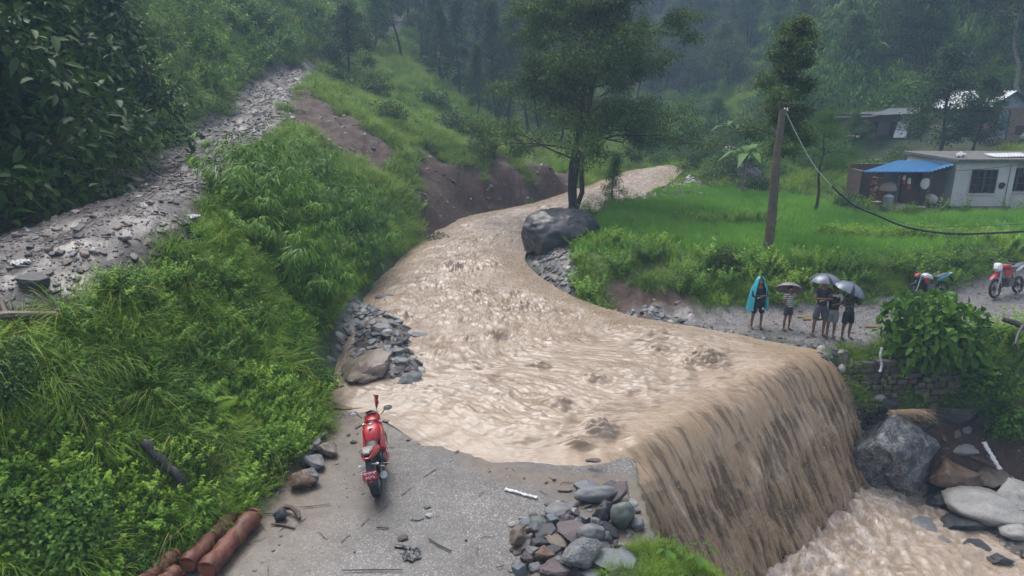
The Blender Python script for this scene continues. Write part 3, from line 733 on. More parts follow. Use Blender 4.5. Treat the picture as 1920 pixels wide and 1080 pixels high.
def bush(r=.6, n=2600, ll=.06, lw=.035, mat=None, name='bush', flat=.85, lumps=14, shape=0):
    """rounded shrub from lumps of leaves with gaps between"""
    b = LB()
    C = rng.normal(size=(lumps, 3)); C = _norm(C)*U(.25,.85,lumps)[:, None]*r; C[:, 2] = np.abs(C[:, 2])*flat+r*.25
    R_ = U(.28,.5,lumps)*r
    k = rng.integers(0, lumps, n); d = _norm(rng.normal(size=(n,3))); rad = R_[k]*U(.55,1.05,n)**.5
    P = C[k]+d*rad[:, None]; P[:, 2] = np.maximum(P[:, 2], .02)
    Dr = d+rng.normal(size=(n,3))*.6; Dr[:, 2] -= .15; N = d*.7+np.array([0,0,.8])+rng.normal(size=(n,3))*.35
    lt = np.clip(U(.0,.55,n)+(U(0,.4,lumps))[k], 0, 1)
    b.leaf(P, Dr, N, ll*U(.6,1.3,n), lw*U(.7,1.2,n), shape, lt=lt)
    return b.mesh(name, mat or M_HERB)

# ------------------------------------------------------------------ scatter
_e1 = TV[TF[:, 1]]-TV[TF[:, 0]]; _e2 = TV[TF[:, 3]]-TV[TF[:, 0]]
_fn = np.cross(_e1, _e2); TAREA = np.linalg.norm(_fn, axis=1); TN = _fn/np.maximum(1e-9, TAREA[:, None]); TN[TN[:, 2] < 0] *= -1
TC = TV[TF].mean(1)
_px, _py, _tt = project(TC)
INVIEW = (_px > -330) & (_px < 2250) & (_py > -330) & (_py < 1500) & (TC[:, 1] > 3)
# what lies behind the ground it stands on (far side of crests) is thinned by facing
_fac = -(TN*_norm(TC-np.array([0,0,CAM_H]))).sum(1)
def place(density, mask, lo=None):
    """random ground points: density(face centres)->per m2, boolean/0..1 mask per face"""
    w = TAREA*density*mask*INVIEW*(np.clip(_fac, -1, 1) > -.35)
    n = rng.poisson(w.sum()); cdf = np.cumsum(w); f = np.searchsorted(cdf, U(0, cdf[-1], n)); f = np.minimum(f, len(TF)-1)
    a, b = U(0,1,n)[:, None], U(0,1,n)[:, None]
    q = TV[TF[f]]; P = q[:,0]*(1-a)*(1-b)+q[:,1]*a*(1-b)+q[:,2]*a*b+q[:,3]*(1-a)*b
    return P, TN[f], f
def height_at(x, y):
    x = np.atleast_1d(np.asarray(x, float)); y = np.atleast_1d(np.asarray(y, float))
    return H(x, y)
def gz(x, y): return float(height_at(x, y)[0])
_scat_id = 0
def scatter(name, meshes, P, N, scale, pick=None, tint=None, lean=.5, label=None, cat='plants', sink=.03):
    global _scat_id
    n = len(P); _scat_id += 1
    coll = bpy.data.collections.new('kinds_%02d' % _scat_id)
    for i, me in enumerate(meshes):
        coll.objects.link(bpy.data.objects.new('k%02d_%02d' % (_scat_id, i), me))
    me = bpy.data.meshes.new(name); me.vertices.add(n)
    P = P.copy(); P[:, 2] -= sink*scale
    me.vertices.foreach_set('co', P.astype(np.float32).ravel())
    # lean towards the slope's normal, random spin
    a = U(0, 6.28, n); ax = _norm(N*lean+np.array([0,0,1-lean])+rng.normal(size=(n,3))*.07)
    # euler XYZ with spin first: R = Rz(phi) Ry(theta) Rz(spin) -> use tilt about x,y and spin z
    th = np.arccos(np.clip(ax[:, 2], -1, 1)); ph = np.arctan2(ax[:, 1], ax[:, 0])
    ca, sa, ct, st, cp, sp = np.cos(a-ph), np.sin(a-ph), np.cos(th), np.sin(th), np.cos(ph), np.sin(ph)
    M = np.zeros((n,3,3))
    M[:,0,0] = cp*ct*ca-sp*sa; M[:,0,1] = -cp*ct*sa-sp*ca; M[:,0,2] = cp*st
    M[:,1,0] = sp*ct*ca+cp*sa; M[:,1,1] = -sp*ct*sa+cp*ca; M[:,1,2] = sp*st
    M[:,2,0] = -st*ca; M[:,2,1] = st*sa; M[:,2,2] = ct
    rot = np.stack([np.arctan2(M[:,2,1], M[:,2,2]), -np.arcsin(np.clip(M[:,2,0],-1,1)), np.arctan2(M[:,1,0], M[:,0,0])], -1)
    def at(nm, typ, key, v): q = me.attributes.new(nm, typ, 'POINT'); q.data.foreach_set(key, v.ravel())
    at('rot', 'FLOAT_VECTOR', 'vector', rot.astype(np.float32)); at('scl', 'FLOAT', 'value', np.broadcast_to(scale, (n,)).astype(np.float32))
    at('pick', 'INT', 'value', (rng.integers(0, len(meshes), n) if pick is None else pick).astype(np.int32))
    at('tint', 'FLOAT', 'value', (U(0,1,n) if tint is None else tint).astype(np.float32))
    o = bpy.data.objects.new(name, me); link(o)
    g = bpy.data.node_groups.new(name, 'GeometryNodeTree')
    g.interface.new_socket('Geometry', in_out='INPUT', socket_type='NodeSocketGeometry'); g.interface.new_socket('Geometry', in_out='OUTPUT', socket_type='NodeSocketGeometry')
    N_ = g.nodes; I = N_.new('NodeGroupInput'); O = N_.new('NodeGroupOutput'); ip = N_.new('GeometryNodeInstanceOnPoints'); ci = N_.new('GeometryNodeCollectionInfo')
    ci.inputs['Collection'].default_value = coll; ci.inputs['Separate Children'].default_value = True; ci.inputs['Reset Children'].default_value = True
    def na(nm, typ):
        q = N_.new('GeometryNodeInputNamedAttribute'); q.data_type = typ; q.inputs['Name'].default_value = nm; return q.outputs['Attribute']
    L_ = g.links
    L_.new(I.outputs[0], ip.inputs['Points']); L_.new(ci.outputs[0], ip.inputs['Instance']); ip.inputs['Pick Instance'].default_value = True
    L_.new(na('pick', 'INT'), ip.inputs['Instance Index']); L_.new(na('rot', 'FLOAT_VECTOR'), ip.inputs['Rotation']); L_.new(na('scl', 'FLOAT'), ip.inputs['Scale'])
    L_.new(ip.outputs[0], O.inputs[0])
    md = o.modifiers.new('scatter', 'NODES'); md.node_group = g
    return tag(o, label, cat, kind='stuff')

# ------------------------------------------------------------------ ground cover of the whole place
x_, y_ = TC[:, 0], TC[:, 1]
_mk = {k: _fc(TA[k]) for k in ('road','slab','gravel','soil','canyon','field')}
_hard = np.maximum.reduce([_mk['road'], _mk['slab'], _mk['gravel'], _mk['canyon']])
_under = inpoly(x_, y_, [tuple(p[:2]) for p in WL] + [tuple(p[:2]) for p in WR[::-1]])
green = np.clip(1-_hard*1.35, 0, 1)*np.clip(1-_mk['soil']*1.15, 0, 1)*(1-_mk['field'])*(~_under)*(pdist(x_, y_, [LIPN, LIPF]) > .8)*((pdist(x_, y_, [p[:2] for p in RB[:5]]) > .9) | (y_ > 20.9))
# zones
toe_x = np.interp(y_, [p[1] for p in TOE], [p[0] for p in TOE]); out_x = np.interp(y_, [p[1] for p in ROAD_OUT], [p[0] for p in ROAD_OUT])
Z_FORE = (x_ < toe_x+1.5) & (x_ > out_x-1.0) & (y_ < 28)
Z_LONG = (x_ < toe_x+2.5) & (x_ > out_x-1.0) & (y_ >= 28) & (y_ < 72)
in_x = np.interp(y_, [p[1] for p in ROAD_IN], [p[0] for p in ROAD_IN])
Z_HILL = (x_ < in_x+1) & (y_ < 110)
Z_RIGHT = ~(Z_FORE | Z_LONG | Z_HILL)
pn = fbm(x_*.35, y_*.35, o=3, seed=101); pn2 = fbm(x_*.9, y_*.9, o=3, seed=102)
def T(P, s=.35, seed=103): return np.clip(.5+fbm(P[:,0]*s*1.6, P[:,1]*s*1.6, o=3, seed=seed)*1.15+rng.normal(size=len(P))*.13, 0, 1)
herbs = [herb(.42,7,12,.075,.050,.2,name='herb'), herb(.34,9,9,.055,.040,.26,name='herb'), herb(.55,6,15,.095,.060,.2,shape=1,name='herb'), herb(.28,10,8,.045,.036,.3,name='herb')]
tufts = [tuft(90,.60,.008,.16), tuft(80,.80,.009,.18,bend=(1.0,2.2)), tuft(110,.42,.007,.20,bend=(.3,1.3)), tuft(60,.90,.013,.14,bend=(1.2,2.3),seg_=5)]
lawns = [tuft(90,.20,.007,.28,bend=(.2,1.2),seg_=3), tuft(80,.28,.008,.28,bend=(.3,1.4),seg_=3), herb(.15,12,5,.04,.03,.3,name='herb')]
ferns = [fern(), fern(7,.7)]
canes = [cane(), cane(6,1.7,.24,.03), cane(8,1.1,.17,.026)]
broads = [broad(), broad(4,.45,.36,.26)]

yard_free = (~inpoly(x_, y_, [(21,44.5),(31,43),(31,50),(21,52)]) & ~inpoly(x_, y_, [(18.2,32.6),(36,32.4),(36,39),(18.2,39)]) & ~inpoly(x_, y_, [(30,44),(40,44),(40,52),(30,52)]))*1.0
def go(name, meshes, dens, mask, smin, smax, lean, label, pickf=None, tints=.35, seed=103, grow=0, tshift=0.0, **k):
    P, N, f = place(dens, mask*yard_free)
    sc = U(smin, smax, len(P))
    if grow: sc = sc*(1+np.clip(P[:, 1]-12, 0, 80)*grow)
    return scatter(name, meshes, P, N, sc, pick=None if pickf is None else pickf(P, f), tint=np.clip(T(P, tints, seed)+tshift, 0, 1.2), lean=lean, label=label, **k)
fall = lambda a: 1/(1+np.clip(y_-10, 0, 200)/a)
# foreground slope: patches of herbs, patches of arching grass
hz = sstep(-.12, .18, pn + .25*np.clip((x_+6)/3, -1, 1))
go('leafy_weeds', herbs, 36*fall(20), Z_FORE*green*(.42+.58*hz), .55, 1.08, .45, 'leafy green weeds matted over the bank between the two roads', grow=.012)
go('tall_grass', tufts, 10*fall(18), Z_FORE*green*np.clip(1.10-hz+.7*(x_ < -4.5)*(y_ < 10.5), 0, 1.3), .55, 1.1, .5, 'long arching green grass hanging down the near bank', grow=.012, seed=104)
go('ferns', ferns, 1.1, Z_FORE*green*(pn2 > 0), .6, 1.1, .6, 'light green fern fronds among the grass of the near bank', tshift=.15)
go('low_grass', lawns, 16*fall(25), Z_FORE*green, .8, 1.5, .7, 'short grass covering the soil of the near bank', grow=.01)
go('road_verge_grass', lawns, 11*fall(25)*(.3+sstep(-.1,.3,pn2)), (np.minimum(_mk['road']*(1-_mk['road'])*4, 1) > .3)*(pn2 > -.15)*1.0, .5, .9, .8, 'sparse short weeds on the verges of the rubble road', tshift=-.1)
# the long green slope across the gully
go('slope_grass', [tufts[0], tufts[2], lawns[1], tufts[1]], 15*fall(45), Z_LONG*green, .75, 1.35, .5, 'bright green grass on the long slope above the river bend', grow=.004, seed=105, tshift=.12)
go('slope_weeds', herbs, 5*fall(40), Z_LONG*green*sstep(-.1,.25,pn2), .9, 1.7, .5, 'leafy weeds in clumps on the long slope above the river bend', seed=106)

dryt = [tuft(50,.45,.008,.14,bend=(1.0,2.2),mat=M_DRY)]
go('dry_grass', dryt, .55, Z_FORE*green*(pn2 > -.1), .6, 1.1, .6, 'tufts of dead straw-coloured grass on the near bank', tshift=-.2)
go('big_leaves', [broads[0], herb(.5,5,7,.17,.12,.2,shape=1,name='herb'), broads[1], herb(.6,4,8,.15,.09,.2,shape=1,name='herb')], 1.0, Z_FORE*green*(pn > -.1), .35, .6, .5, 'broad-leaved plants scattered over the near bank', seed=130, tshift=-.05)
# ------------------------------------------------------------------ the rest of the ground cover
go('hill_grass', [tufts[1], tufts[3], tufts[0], lawns[1]], 9*fall(30), Z_HILL*green*sstep(.25,-.25,pn), 1.2, 2.2, .5, 'tufted grass on the steep hillside above the rubble road', grow=.006, seed=107, tshift=-.08)
go('hill_weeds', herbs, 9*fall(30), Z_HILL*green*(.35+sstep(-.15,.25,pn)), 1.4, 2.6, .5, 'leafy weeds on the steep hillside above the rubble road', grow=.006, seed=108, tshift=-.05)
far_r = (y_ > 41) & Z_RIGHT
near_r = (y_ <= 41) & Z_RIGHT & (y_ > 14)
belowbank = near_r & (y_ < 20.5)
go('bank_grass', [tufts[2], lawns[1], lawns[0], tufts[0]], 15*fall(30), near_r*green, .7, 1.15, .5, 'tangled grass on the bank below the rice field', seed=109, tints=.5)
go('bank_weeds', herbs, 10*fall(25), near_r*green*(.25+sstep(-.2,.2,pn2)), .9, 1.7, .5, 'leafy weeds on the bank below the rice field', seed=110, tshift=.02)
go('valley_grass', [tufts[0], tufts[2], lawns[1]], 10*fall(40), far_r*green*(y_ < 105), 1.1, 1.9, .6, 'pale green grass on the terraces at the head of the valley', seed=111, tshift=.25, grow=.008)
# rice: blades in dense plots, rows of leafy beans along the plot borders
rice = [tuft(40,.36,.009,.10,lean=(.02,.3),bend=(.1,.7),mat=M_RICE,dry=0,name='rice'), tuft(36,.33,.009,.10,lean=(.02,.3),bend=(.1,.8),mat=M_RICE,dry=0,name='rice')]
rd = np.clip(.5+fbm(x_*.5, y_*.22, o=3, seed=112)*.9, .45, 1)
rowm = np.minimum(pdist(x_, y_, [G(1290,422,1.3), G(1430,422,1.3)]), pdist(x_, y_, [G(1555,452,1.3), G(1700,447,1.3), G(1900,452,1.3)]))
rowm = np.minimum(rowm, pdist(x_, y_, [G(1120,462,1.2), G(1290,482,1.2)])+.15)
go('rice_plants', rice, 40*fall(50)*(.5+.5*rd), (_mk['field'] > .35)*(rowm > .35)*1.0, .9, 1.15, .1, 'bright green young rice filling the flat field', cat='rice', seed=113, tints=.18)
go('border_beans', [herbs[0], herbs[2]], 11, (rowm < .5)*(_mk['field'] > .3)*1.0, .9, 1.4, .2, 'rows of pale leafy bean plants along the rice plot borders', seed=114, tshift=.3)

# ================================================================== TREES
def grow_tree(name, h=9, r0=.16, base=.35, R_=2.6, prim=16, sec=5, nl=120, ll=.13, lw=.06, mat=None, bark=None, cl=.45, lean=(0,0), top=.5, droop=.35, up=.5, prof=None, forks=1, shape=0, wobble=.018):
    """returns (trunk mesh builder, crown leaf builder) with the root at the origin"""
    tb = MB(); lb = LB(); prof = prof or (lambda t: math.sin(min(1, .25+t*.9)*math.pi)**.6*(1-.35*t))
    stems = []
    for fk in range(forks):
        a = U(0,6.28); sp = 0 if fk == 0 else U(.08,.16)*h
        k = 9; t = np.linspace(0, 1, k)
        wob = np.cumsum(rng.normal(size=(k,2))*wobble*h, 0); wob[0] = 0
        x = lean[0]*h*t + wob[:,0] + sp*math.cos(a)*np.clip(t-.18,0,1)*1.3; y = lean[1]*h*t + wob[:,1] + sp*math.sin(a)*np.clip(t-.18,0,1)*1.3
        hh = h*(1 if fk == 0 else U(.75,.92))
        pts = np.stack([x, y, t*hh], -1); stems.append(pts)
        rr = (r0*(1 if fk == 0 else .7))*(1-t)**.75 + .012
        if fk == 0: rr[0] *= 1.35
        tb.tube(pts, rr, 8)
    tips = []
    for i in range(prim):
        st = stems[i % forks]; tt = base+(1-base)*(i+.5)/prim; az = i*2.4+U(-.5,.5)
        o = np.array([np.interp(tt, np.linspace(0,1,9), st[:, q]) for q in range(3)])
        L = R_*prof((tt-base)/(1-base))*U(.75,1.15); el = up*(.4+.9*tt)+U(-.15,.2)
        d = np.array([math.cos(az)*math.cos(el), math.sin(az)*math.cos(el), math.sin(el)])
        bp = [o+d*L*s+np.array([0,0,-droop*L*s*s*.6])+rng.normal(size=3)*.03*L*(s > 0) for s in np.linspace(0,1,5)]
        rb = r0*.36*(1-tt*.6)
        tb.tube(bp, [rb*(1-s*.85)+.006 for s in np.linspace(0,1,5)], 5, caps=False)
        for j in range(sec):
            s = U(.3,1.0); q = o+d*L*s+np.array([0,0,-droop*L*s*s*.6]); a2 = az+U(-1.3,1.3); e2 = U(-.3,.8); l2 = L*U(.18,.42)
            d2 = np.array([math.cos(a2)*math.cos(e2), math.sin(a2)*math.cos(e2), math.sin(e2)]); tip = q+d2*l2
            tb.tube([q, q+d2*l2*.5, tip], [rb*.35+.003, rb*.22+.003, .003], 4, caps=False); tips.append((tip, U(.7,1.15)))
        tips.append((bp[-1], 1.0))
    for st in stems: tips.append((st[-1], 1.0)); tips.append((st[-2], .8))
    C = np.array([t[0] for t in tips]); S = np.array([t[1] for t in tips])*cl
    k = np.repeat(np.arange(len(C)), nl); n = len(k)
    off_ = rng.normal(size=(n,3))*S[k][:, None]*np.array([.62,.62,.42]); P = C[k]+off_
    Dr = _norm(off_*1.4/cl+rng.normal(size=(n,3))*.8+np.array([0,0,-.35])); N = _norm(off_/cl*.5+np.array([0,0,.9])+rng.normal(size=(n,3))*.5)
    lt = np.clip(U(0,.6,n)+U(0,.35,len(C))[k]+.12*off_[:,2]/cl, 0, 1)
    lb.leaf(P, Dr, N, ll*U(.6,1.25,n), lw*U(.75,1.2,n), shape, lt=lt)
    tm = tb.build(name+'_trunk_src', bark or M_BARK); me = tm.data; bpy.data.objects.remove(tm)
    return me, lb.mesh(name+'_crown', mat or M_DARK)
def tree(name, meshes, loc, sc=1.0, rz=0.0, label=None, cat='tree', group=None, szz=1.0):
    r = empty(name, loc, rz); r.scale = (sc, sc, sc*szz)
    link(bpy.data.objects.new('trunk', meshes[0]), r); link(bpy.data.objects.new('crown', meshes[1]), r)
    return tag(r, label, cat, group)
def joined(meshes, name):
    """trunk and crown of a far tree in one mesh, for the wood that reads as one mass"""
    a, b = meshes; va = np.empty(len(a.vertices)*3, np.float32); a.vertices.foreach_get('co', va); vb = np.empty(len(b.vertices)*3, np.float32); b.vertices.foreach_get('co', vb)
    fa = [list(p.vertices) for p in a.polygons if len(p.vertices) == 4]
    fb = np.empty(len(b.loops), np.int32); b.loops.foreach_get('vertex_index', fb); fb = fb.reshape(-1, 3)+len(va)//3
    lt = np.empty(len(b.vertices), np.float32); b.attributes['lt'].data.foreach_get('value', lt)
    return np_mesh(name, np.concatenate([va, vb]).reshape(-1,3), [np.array(fa), fb], [a.materials[0], b.materials[0]], smooth=False, attrs={'lt': np.r_[np.zeros(len(va)//3), lt]}, mi=np.r_[np.zeros(len(fa)), np.ones(len(fb))])

# kinds of tree
K_BROAD = [grow_tree('broad', 8.5, .15, .25, 2.7, 20, 6, 70, .20, .10, M_DARK, cl=.55), grow_tree('broad', 7.5, .14, .22, 2.9, 20, 6, 70, .20, .10, M_OLIVE, cl=.6), grow_tree('broad', 9.5, .16, .35, 2.4, 22, 5, 70, .20, .10, M_DARK, cl=.5)]
K_SLIM = [grow_tree('slim', 12, .14, .30, 1.7, 26, 4, 62, .20, .09, M_OLIVE, cl=.45, up=.3), grow_tree('slim', 13, .15, .42, 1.6, 24, 4, 62, .20, .09, M_BLUE, cl=.45, up=.5), grow_tree('slim', 11, .12, .2, 1.8, 26, 4, 62, .20, .09, M_OLIVE, cl=.5, up=.2)]
K_FRESH = [grow_tree('fresh', 6, .1, .2, 2.0, 18, 6, 70, .15, .07, M_FRESH, cl=.45), grow_tree('fresh', 5, .09, .15, 2.0, 18, 6, 70, .14, .07, M_FRESH, cl=.5)]
M_MAINL = fol_mat('long_leaf', [(.05, (.035,.072,.022)), (.4, (.085,.155,.045)), (.75, (.16,.25,.07)), (1., (.28,.36,.12))])
# the big tree on the river bank
rng_keep = rng; rng = np.random.default_rng(31)
MAIN = grow_tree('river_tree', 12.2, .18, .27, 6.2, 56, 11, 118, .16, .07, M_MAINL, cl=.39, forks=3, lean=(.11, 0), up=.5, droop=.35, prof=lambda t: (.95-.5*t)*(.75+.25*math.sin(t*23)))
POLE_TREE = grow_tree('pole_tree', 7.8, .08, .42, 1.6, 22, 6, 95, .12, .065, M_MAINL, cl=.27, wobble=.006, lean=(.0, 0), up=.5, prof=lambda t: (1.0-.35*t)*(.72+.28*math.sin(t*19)))
FEATHER = grow_tree('feather', 4.9, .07, .42, 1.75, 18, 8, 170, .055, .018, M_BAMB, cl=.36, up=.35, droop=.5)
rng = rng_keep
bx, by, bz = G(1074,404,.95)
tree('riverside_tree', MAIN, (bx, by, gz(bx, by)-.1), 1.0, 0, 'tall broad-crowned tree with several dark stems on the river bank beside the dark boulder')
def at_gr(px, py, Y):     # foot of something seen at that column, Y metres ahead
    x = D(px, py, Y)[0]; return (x, Y, gz(x, Y))
x0, y0, z0 = at_gr(1443, 470, 26.3); tree('tree', POLE_TREE, (x0, y0, z0-.1), 1.0, 4.2, 'slender dark-leaved tree rising just behind the bare wooden pole')
x0, y0, z0 = at_gr(1527, 396, 33); tree('tree', FEATHER, (x0, y0, z0-.1), 1.0, 0, 'small feathery light green tree on a thin trunk in the rice field')
def T1(px, py, Y, kind, sc, label, rz=None, dz=0, group=None, szz=1.0, name='tree'):
    x, y, z = at_gr(px, py, Y); return tree(name, kind, (x, y, z-.15+dz), sc, U(0,6.28) if rz is None else rz, label, 'tree', group, szz)
T1(655, 130, 56, K_BROAD[1], .72, 'small round-crowned tree on the outer edge of the upper road')
T1(705, 110, 66, K_FRESH[0], .9, 'bushy tree beside the bright far bend of the upper road')
T1(610, 60, 72, K_BROAD[0], .9, 'dark tree on the hill side of the upper road near its far bend')
Gf = 'tall dark trees behind the long green slope'
for i, (px, Y, k, sc) in enumerate([(760,72,0,.95),(800,78,1,1.0),(838,70,0,.9),(872,66,2,.85),(905,74,1,1.0),(930,64,0,.9),(955,70,2,1.0),(985,61,1,.85),(1015,68,0,1.0),(1045,60,2,.9),(1085,70,1,1.0),(780,88,2,1.1),(850,90,0,1.15),(890,96,1,1.1),(960,92,0,1.2),(1010,88,1,1.2),(1140,84,0,1.1),(1200,92,2,1.1),(730,84,1,1.0),(820,62,2,.6),(900,58,2,.55)]):
    T1(px, 150, Y, K_SLIM[k], sc, 'tall dark slim tree in the wood behind the crest of the long green slope', group=Gf)
Gr = 'dark trees on the hillside behind the houses'
for i, (px, Y, k, sc) in enumerate([(1600,56,0,.8),(1680,58,1,.95),(1730,55,2,1.0),(1650,64,0,1.1),(1780,60,0,1.1),(1840,58,2,1.1),(1900,56,1,1.1),(1700,72,2,1.2),(1800,74,1,1.2),(1880,72,0,1.2),(1950,60,0,1.1),(1990,50,1,1.0),(1620,74,2,1.1),(1560,68,1,.9),(1580,84,0,1.2)]):
    T1(px, 150, Y, K_BROAD[k], sc, 'dark leafy tree crowding the steep hillside above the houses', group=Gr)
T1(1762, 290, 43, K_BROAD[0], .88, 'dense very dark tree between the tin-roofed house and the gabled house', rz=1.0)
T1(1815, 290, 42, K_BROAD[2], .62, 'narrow dark tree just in front of the gabled brick house', rz=2.2)
T1(1607, 215, 46, K_FRESH[0], .5, 'rounded tree with pale leaf tips in front of the long mud house', rz=.4)
T1(1470, 120, 64, K_FRESH[1], 1.0, 'hazy light green tree beyond the pole at the foot of the hill', rz=3)
T1(1345, 230, 62, K_FRESH[1], .8, 'bushy green tree over the terraces left of the pole')
T1(1310, 150, 84, K_BROAD[1], .9, 'hazy tree standing on the far terraces between the two big crowns')
T1(1400, 150, 88, K_SLIM[1], .8, 'slim hazy tree at the back of the valley above the terraces')
pale = grow_tree('pale', 9, .13, .55, 2.0, 16, 5, 70, .18, .09, M_OLIVE, M_BARKP, cl=.5)
T1(1912, 200, 50, pale, 1.1, 'tree with a bare pale trunk at the edge of the wood above the gabled house')
T1(1150, 390, 37.5, grow_tree('shoot', 3.2, .04, .1, .55, 16, 4, 60, .11, .03, M_FRESH, cl=.25), 1.0, 'thin young tree at the water behind the big riverside trunk')
# large-leaved tree leaning over the rubble road
rng_keep = rng; rng = np.random.default_rng(5)
BIGLEAF = grow_tree('bigleaf', 7.5, .16, .12, 3.0, 30, 6, 16, .42, .19, M_DARK, cl=.6, shape=1, droop=.7, up=.35)
rng = rng_keep
for (px, Y, sc, rz, lb_) in [(-60,16.5,.95,0,'large-leaved dark tree overhanging the rubble road at the corner of the view'), (95,20,.80,2,'second large-leaved dark tree on the hillside above the rubble road'), (215,25,.75,4,'large-leaved tree farther up the hillside, above the bend of the rubble road')]:
    T1(px, 200, Y, BIGLEAF, sc, lb_, rz=rz, dz=-.5)
# wood on the far hills: one mass
far_kinds = [joined(m, 'far_tree') for m in K_BROAD+K_SLIM+K_FRESH[:1]]
def wood(name, dens, mask, smin, smax, label, seed, pw):
    P, N, f = place(dens, mask); pick = rng.choice(len(far_kinds), len(P), p=pw)
    scatter(name, far_kinds, P, N, U(smin, smax, len(P)), pick=pick, tint=T(P, .03, seed), lean=.05, label=label, cat='wood')
hillr = (y_ > 60) & (x_ > 14+ (y_-60)*.25) & (TC[:,2] > 7)
wood('forest', .030+0*y_, (y_ > 95)*(y_ < 330)*(~_under)*1.0, .8, 1.5, 'hazy forest covering the far hills', 120, [.2,.15,.2,.15,.12,.08,.1])
wood('hillside_wood', .040+0*y_, (hillr & (y_ <= 95))*1.0, .7, 1.1, 'dark wood on the hillside behind the houses', 121, [.3,.2,.2,.1,.05,.05,.1])
wood('left_wood', .018+0*y_, (Z_HILL & (x_ < in_x-5) & (y_ > 34))*1.0, .45, .8, 'trees scattered over the steep hillside above the rubble road', 122, [.2,.3,.1,.1,.1,.1,.1])
# shrubs
K_BUSH = [bush(.6,1900,.075,.04,M_HERB), bush(.6,1900,.075,.035,M_DARK), bush(.6,1800,.08,.03,M_BLUE), bush(.6,1500,.10,.055,M_FRESH), bush(.6,1700,.075,.035,M_OLIVE)]
go('hill_thicket', K_BUSH, .55*fall(60), Z_HILL*green*(x_ < in_x-1.2)*(.4+.6*sstep(-.2,.2,pn)), 1.0, 2.4, .4, 'dark shrubs and thicket over the hillside above the rubble road', cat='thicket', pickf=lambda P,f: rng.choice(5, len(P), p=[.15,.35,.15,.1,.25]))
go('valley_thicket', K_BUSH, .34*fall(80), (far_r & (y_ < 100))*green*((x_ > 13) | (y_ > 62)), 1.3, 3.2, .2, 'shrubs and thicket on the valley sides behind the field and the houses', cat='thicket', pickf=lambda P,f: rng.choice(5, len(P), p=[.28,.12,.12,.33,.15]))
go('canes', canes, 1.5, Z_FORE*green*(y_ > 16.5)*(x_ > toe_x-3.2)*1.0, .8, 1.35, .35, 'bamboo canes with drooping leaves along the river edge of the near bank', cat='bamboo')
go('bank_bushes', [bush(.6,2300,.055,.035,M_HERB,lumps=18), bush(.6,2000,.06,.035,M_OLIVE,lumps=18), bush(.6,2000,.07,.045,M_DARK,lumps=16), bush(.6,1900,.075,.06,M_FRESH,shape=1)], .55*fall(40), Z_FORE*green*(.35+sstep(-.1,.2,pn2)), .55, 1.15, .5, 'small leafy bushes scattered over the near bank', cat='bushes', seed=131)
def shrub(px, py, z, r, k, label, Y=None, sz=1.0, name='shrub'):
    x, y, _ = G(px, py, z) if Y is None else D(px, py, Y)
    o = link(bpy.data.objects.new(name, k)); o.location = (x, y, gz(x, y)-.1*r); o.scale = (r/.6, r/.6, r/.6*sz); o.rotation_euler = (0,0,U(0,6.28))
    return tag(o, label, 'shrub')
shrub(735,262,0,1.25,K_BUSH[4],'rounded olive shrub low on the long slope',Y=41)
shrub(856,262,0,1.7,K_BUSH[2],'large blue-green shrub in the middle of the long slope',Y=46)
shrub(700,190,0,1.5,K_BUSH[4],'dark shrub high on the long slope below the road',Y=50)
shrub(905,345,0,1.3,K_BUSH[2],'grey-green shrub overhanging the eroded foot of the long slope',Y=40.5)
shrub(810,205,0,1.2,K_BUSH[3],'fresh green shrub near the crest of the long slope',Y=54)
shrub(640,175,0,1.3,K_BUSH[1],'dark shrub just below the outer edge of the upper road',Y=50)
shrub(1150,395,0,.55,K_BUSH[3],'small pale shrub at the water edge behind the boulder',Y=37)
BL = bush(.6,2400,.085,.075,M_HERB,lumps=18,shape=1); BL2 = bush(.6,2200,.07,.05,M_FRESH,lumps=16)
shrub(1738,652,0,1.36,BL,'big round-leaved shrub on the top of the eroded bank in front of the parked motorbike',Y=18.1,sz=1.28)
shrub(1850,668,0,.85,BL,'smaller round-leaved shrub on the bank beside the fallen dead branch',Y=17.8)
shrub(1795,690,0,.55,BL2,'yellow-green shrub between two darker shrubs on the bank top',Y=17.6)
shrub(1915,690,0,.75,BL,'dark leafy shrub hanging over the bank below the dead branch',Y=17.2)
shrub(820,372,0,.9,K_BUSH[4],'dark shrub leaning over the river at the spur',Y=31)
shrub(600,250,0,1.0,K_BUSH[0],'leafy shrub on the spur beside the eroded scar',Y=27)
shrub(1360,545,0,.7,K_BUSH[4],'brownish low shrub on the bank behind the people',Y=22.8)
shrub(1590,372,0,.9,K_BUSH[3],'bright leafy shrub at the field corner beside the blue-roofed house',Y=34.5)
shrub(1690,300,0,1.3,K_BUSH[2],'soft grey-green shrub above the blue roof',Y=39.5)
shrub(1425,330,0,1.1,K_BUSH[1],'dark shrub left of the pole at the back of the field',Y=40)
shrub(1330,325,0,.8,K_BUSH[0],'green shrub at the far corner of the rice field by the gravel bar',Y=43)
for i, (px, Y, r_, k, lb_) in enumerate([(1140,50,1.2,0,'leafy shrub left of where the river comes into view'),(1185,53,1.1,4,'olive shrub at the head of the visible river'),(1235,54,1.3,3,'pale shrub behind the bend at the head of the river'),(1290,52,1.1,0,'green shrub at the bend beyond the far gravel bar'),(1335,50,1.2,1,'dark shrub on the far bank right of the gravel bar'),(1200,58,1.6,3,'large pale shrub on the first terrace beyond the river bend'),(1270,60,1.6,2,'large grey-green shrub on the first terrace beyond the river bend')]):
    shrub(px, 310, 0, r_, K_BUSH[k], lb_, Y=Y)
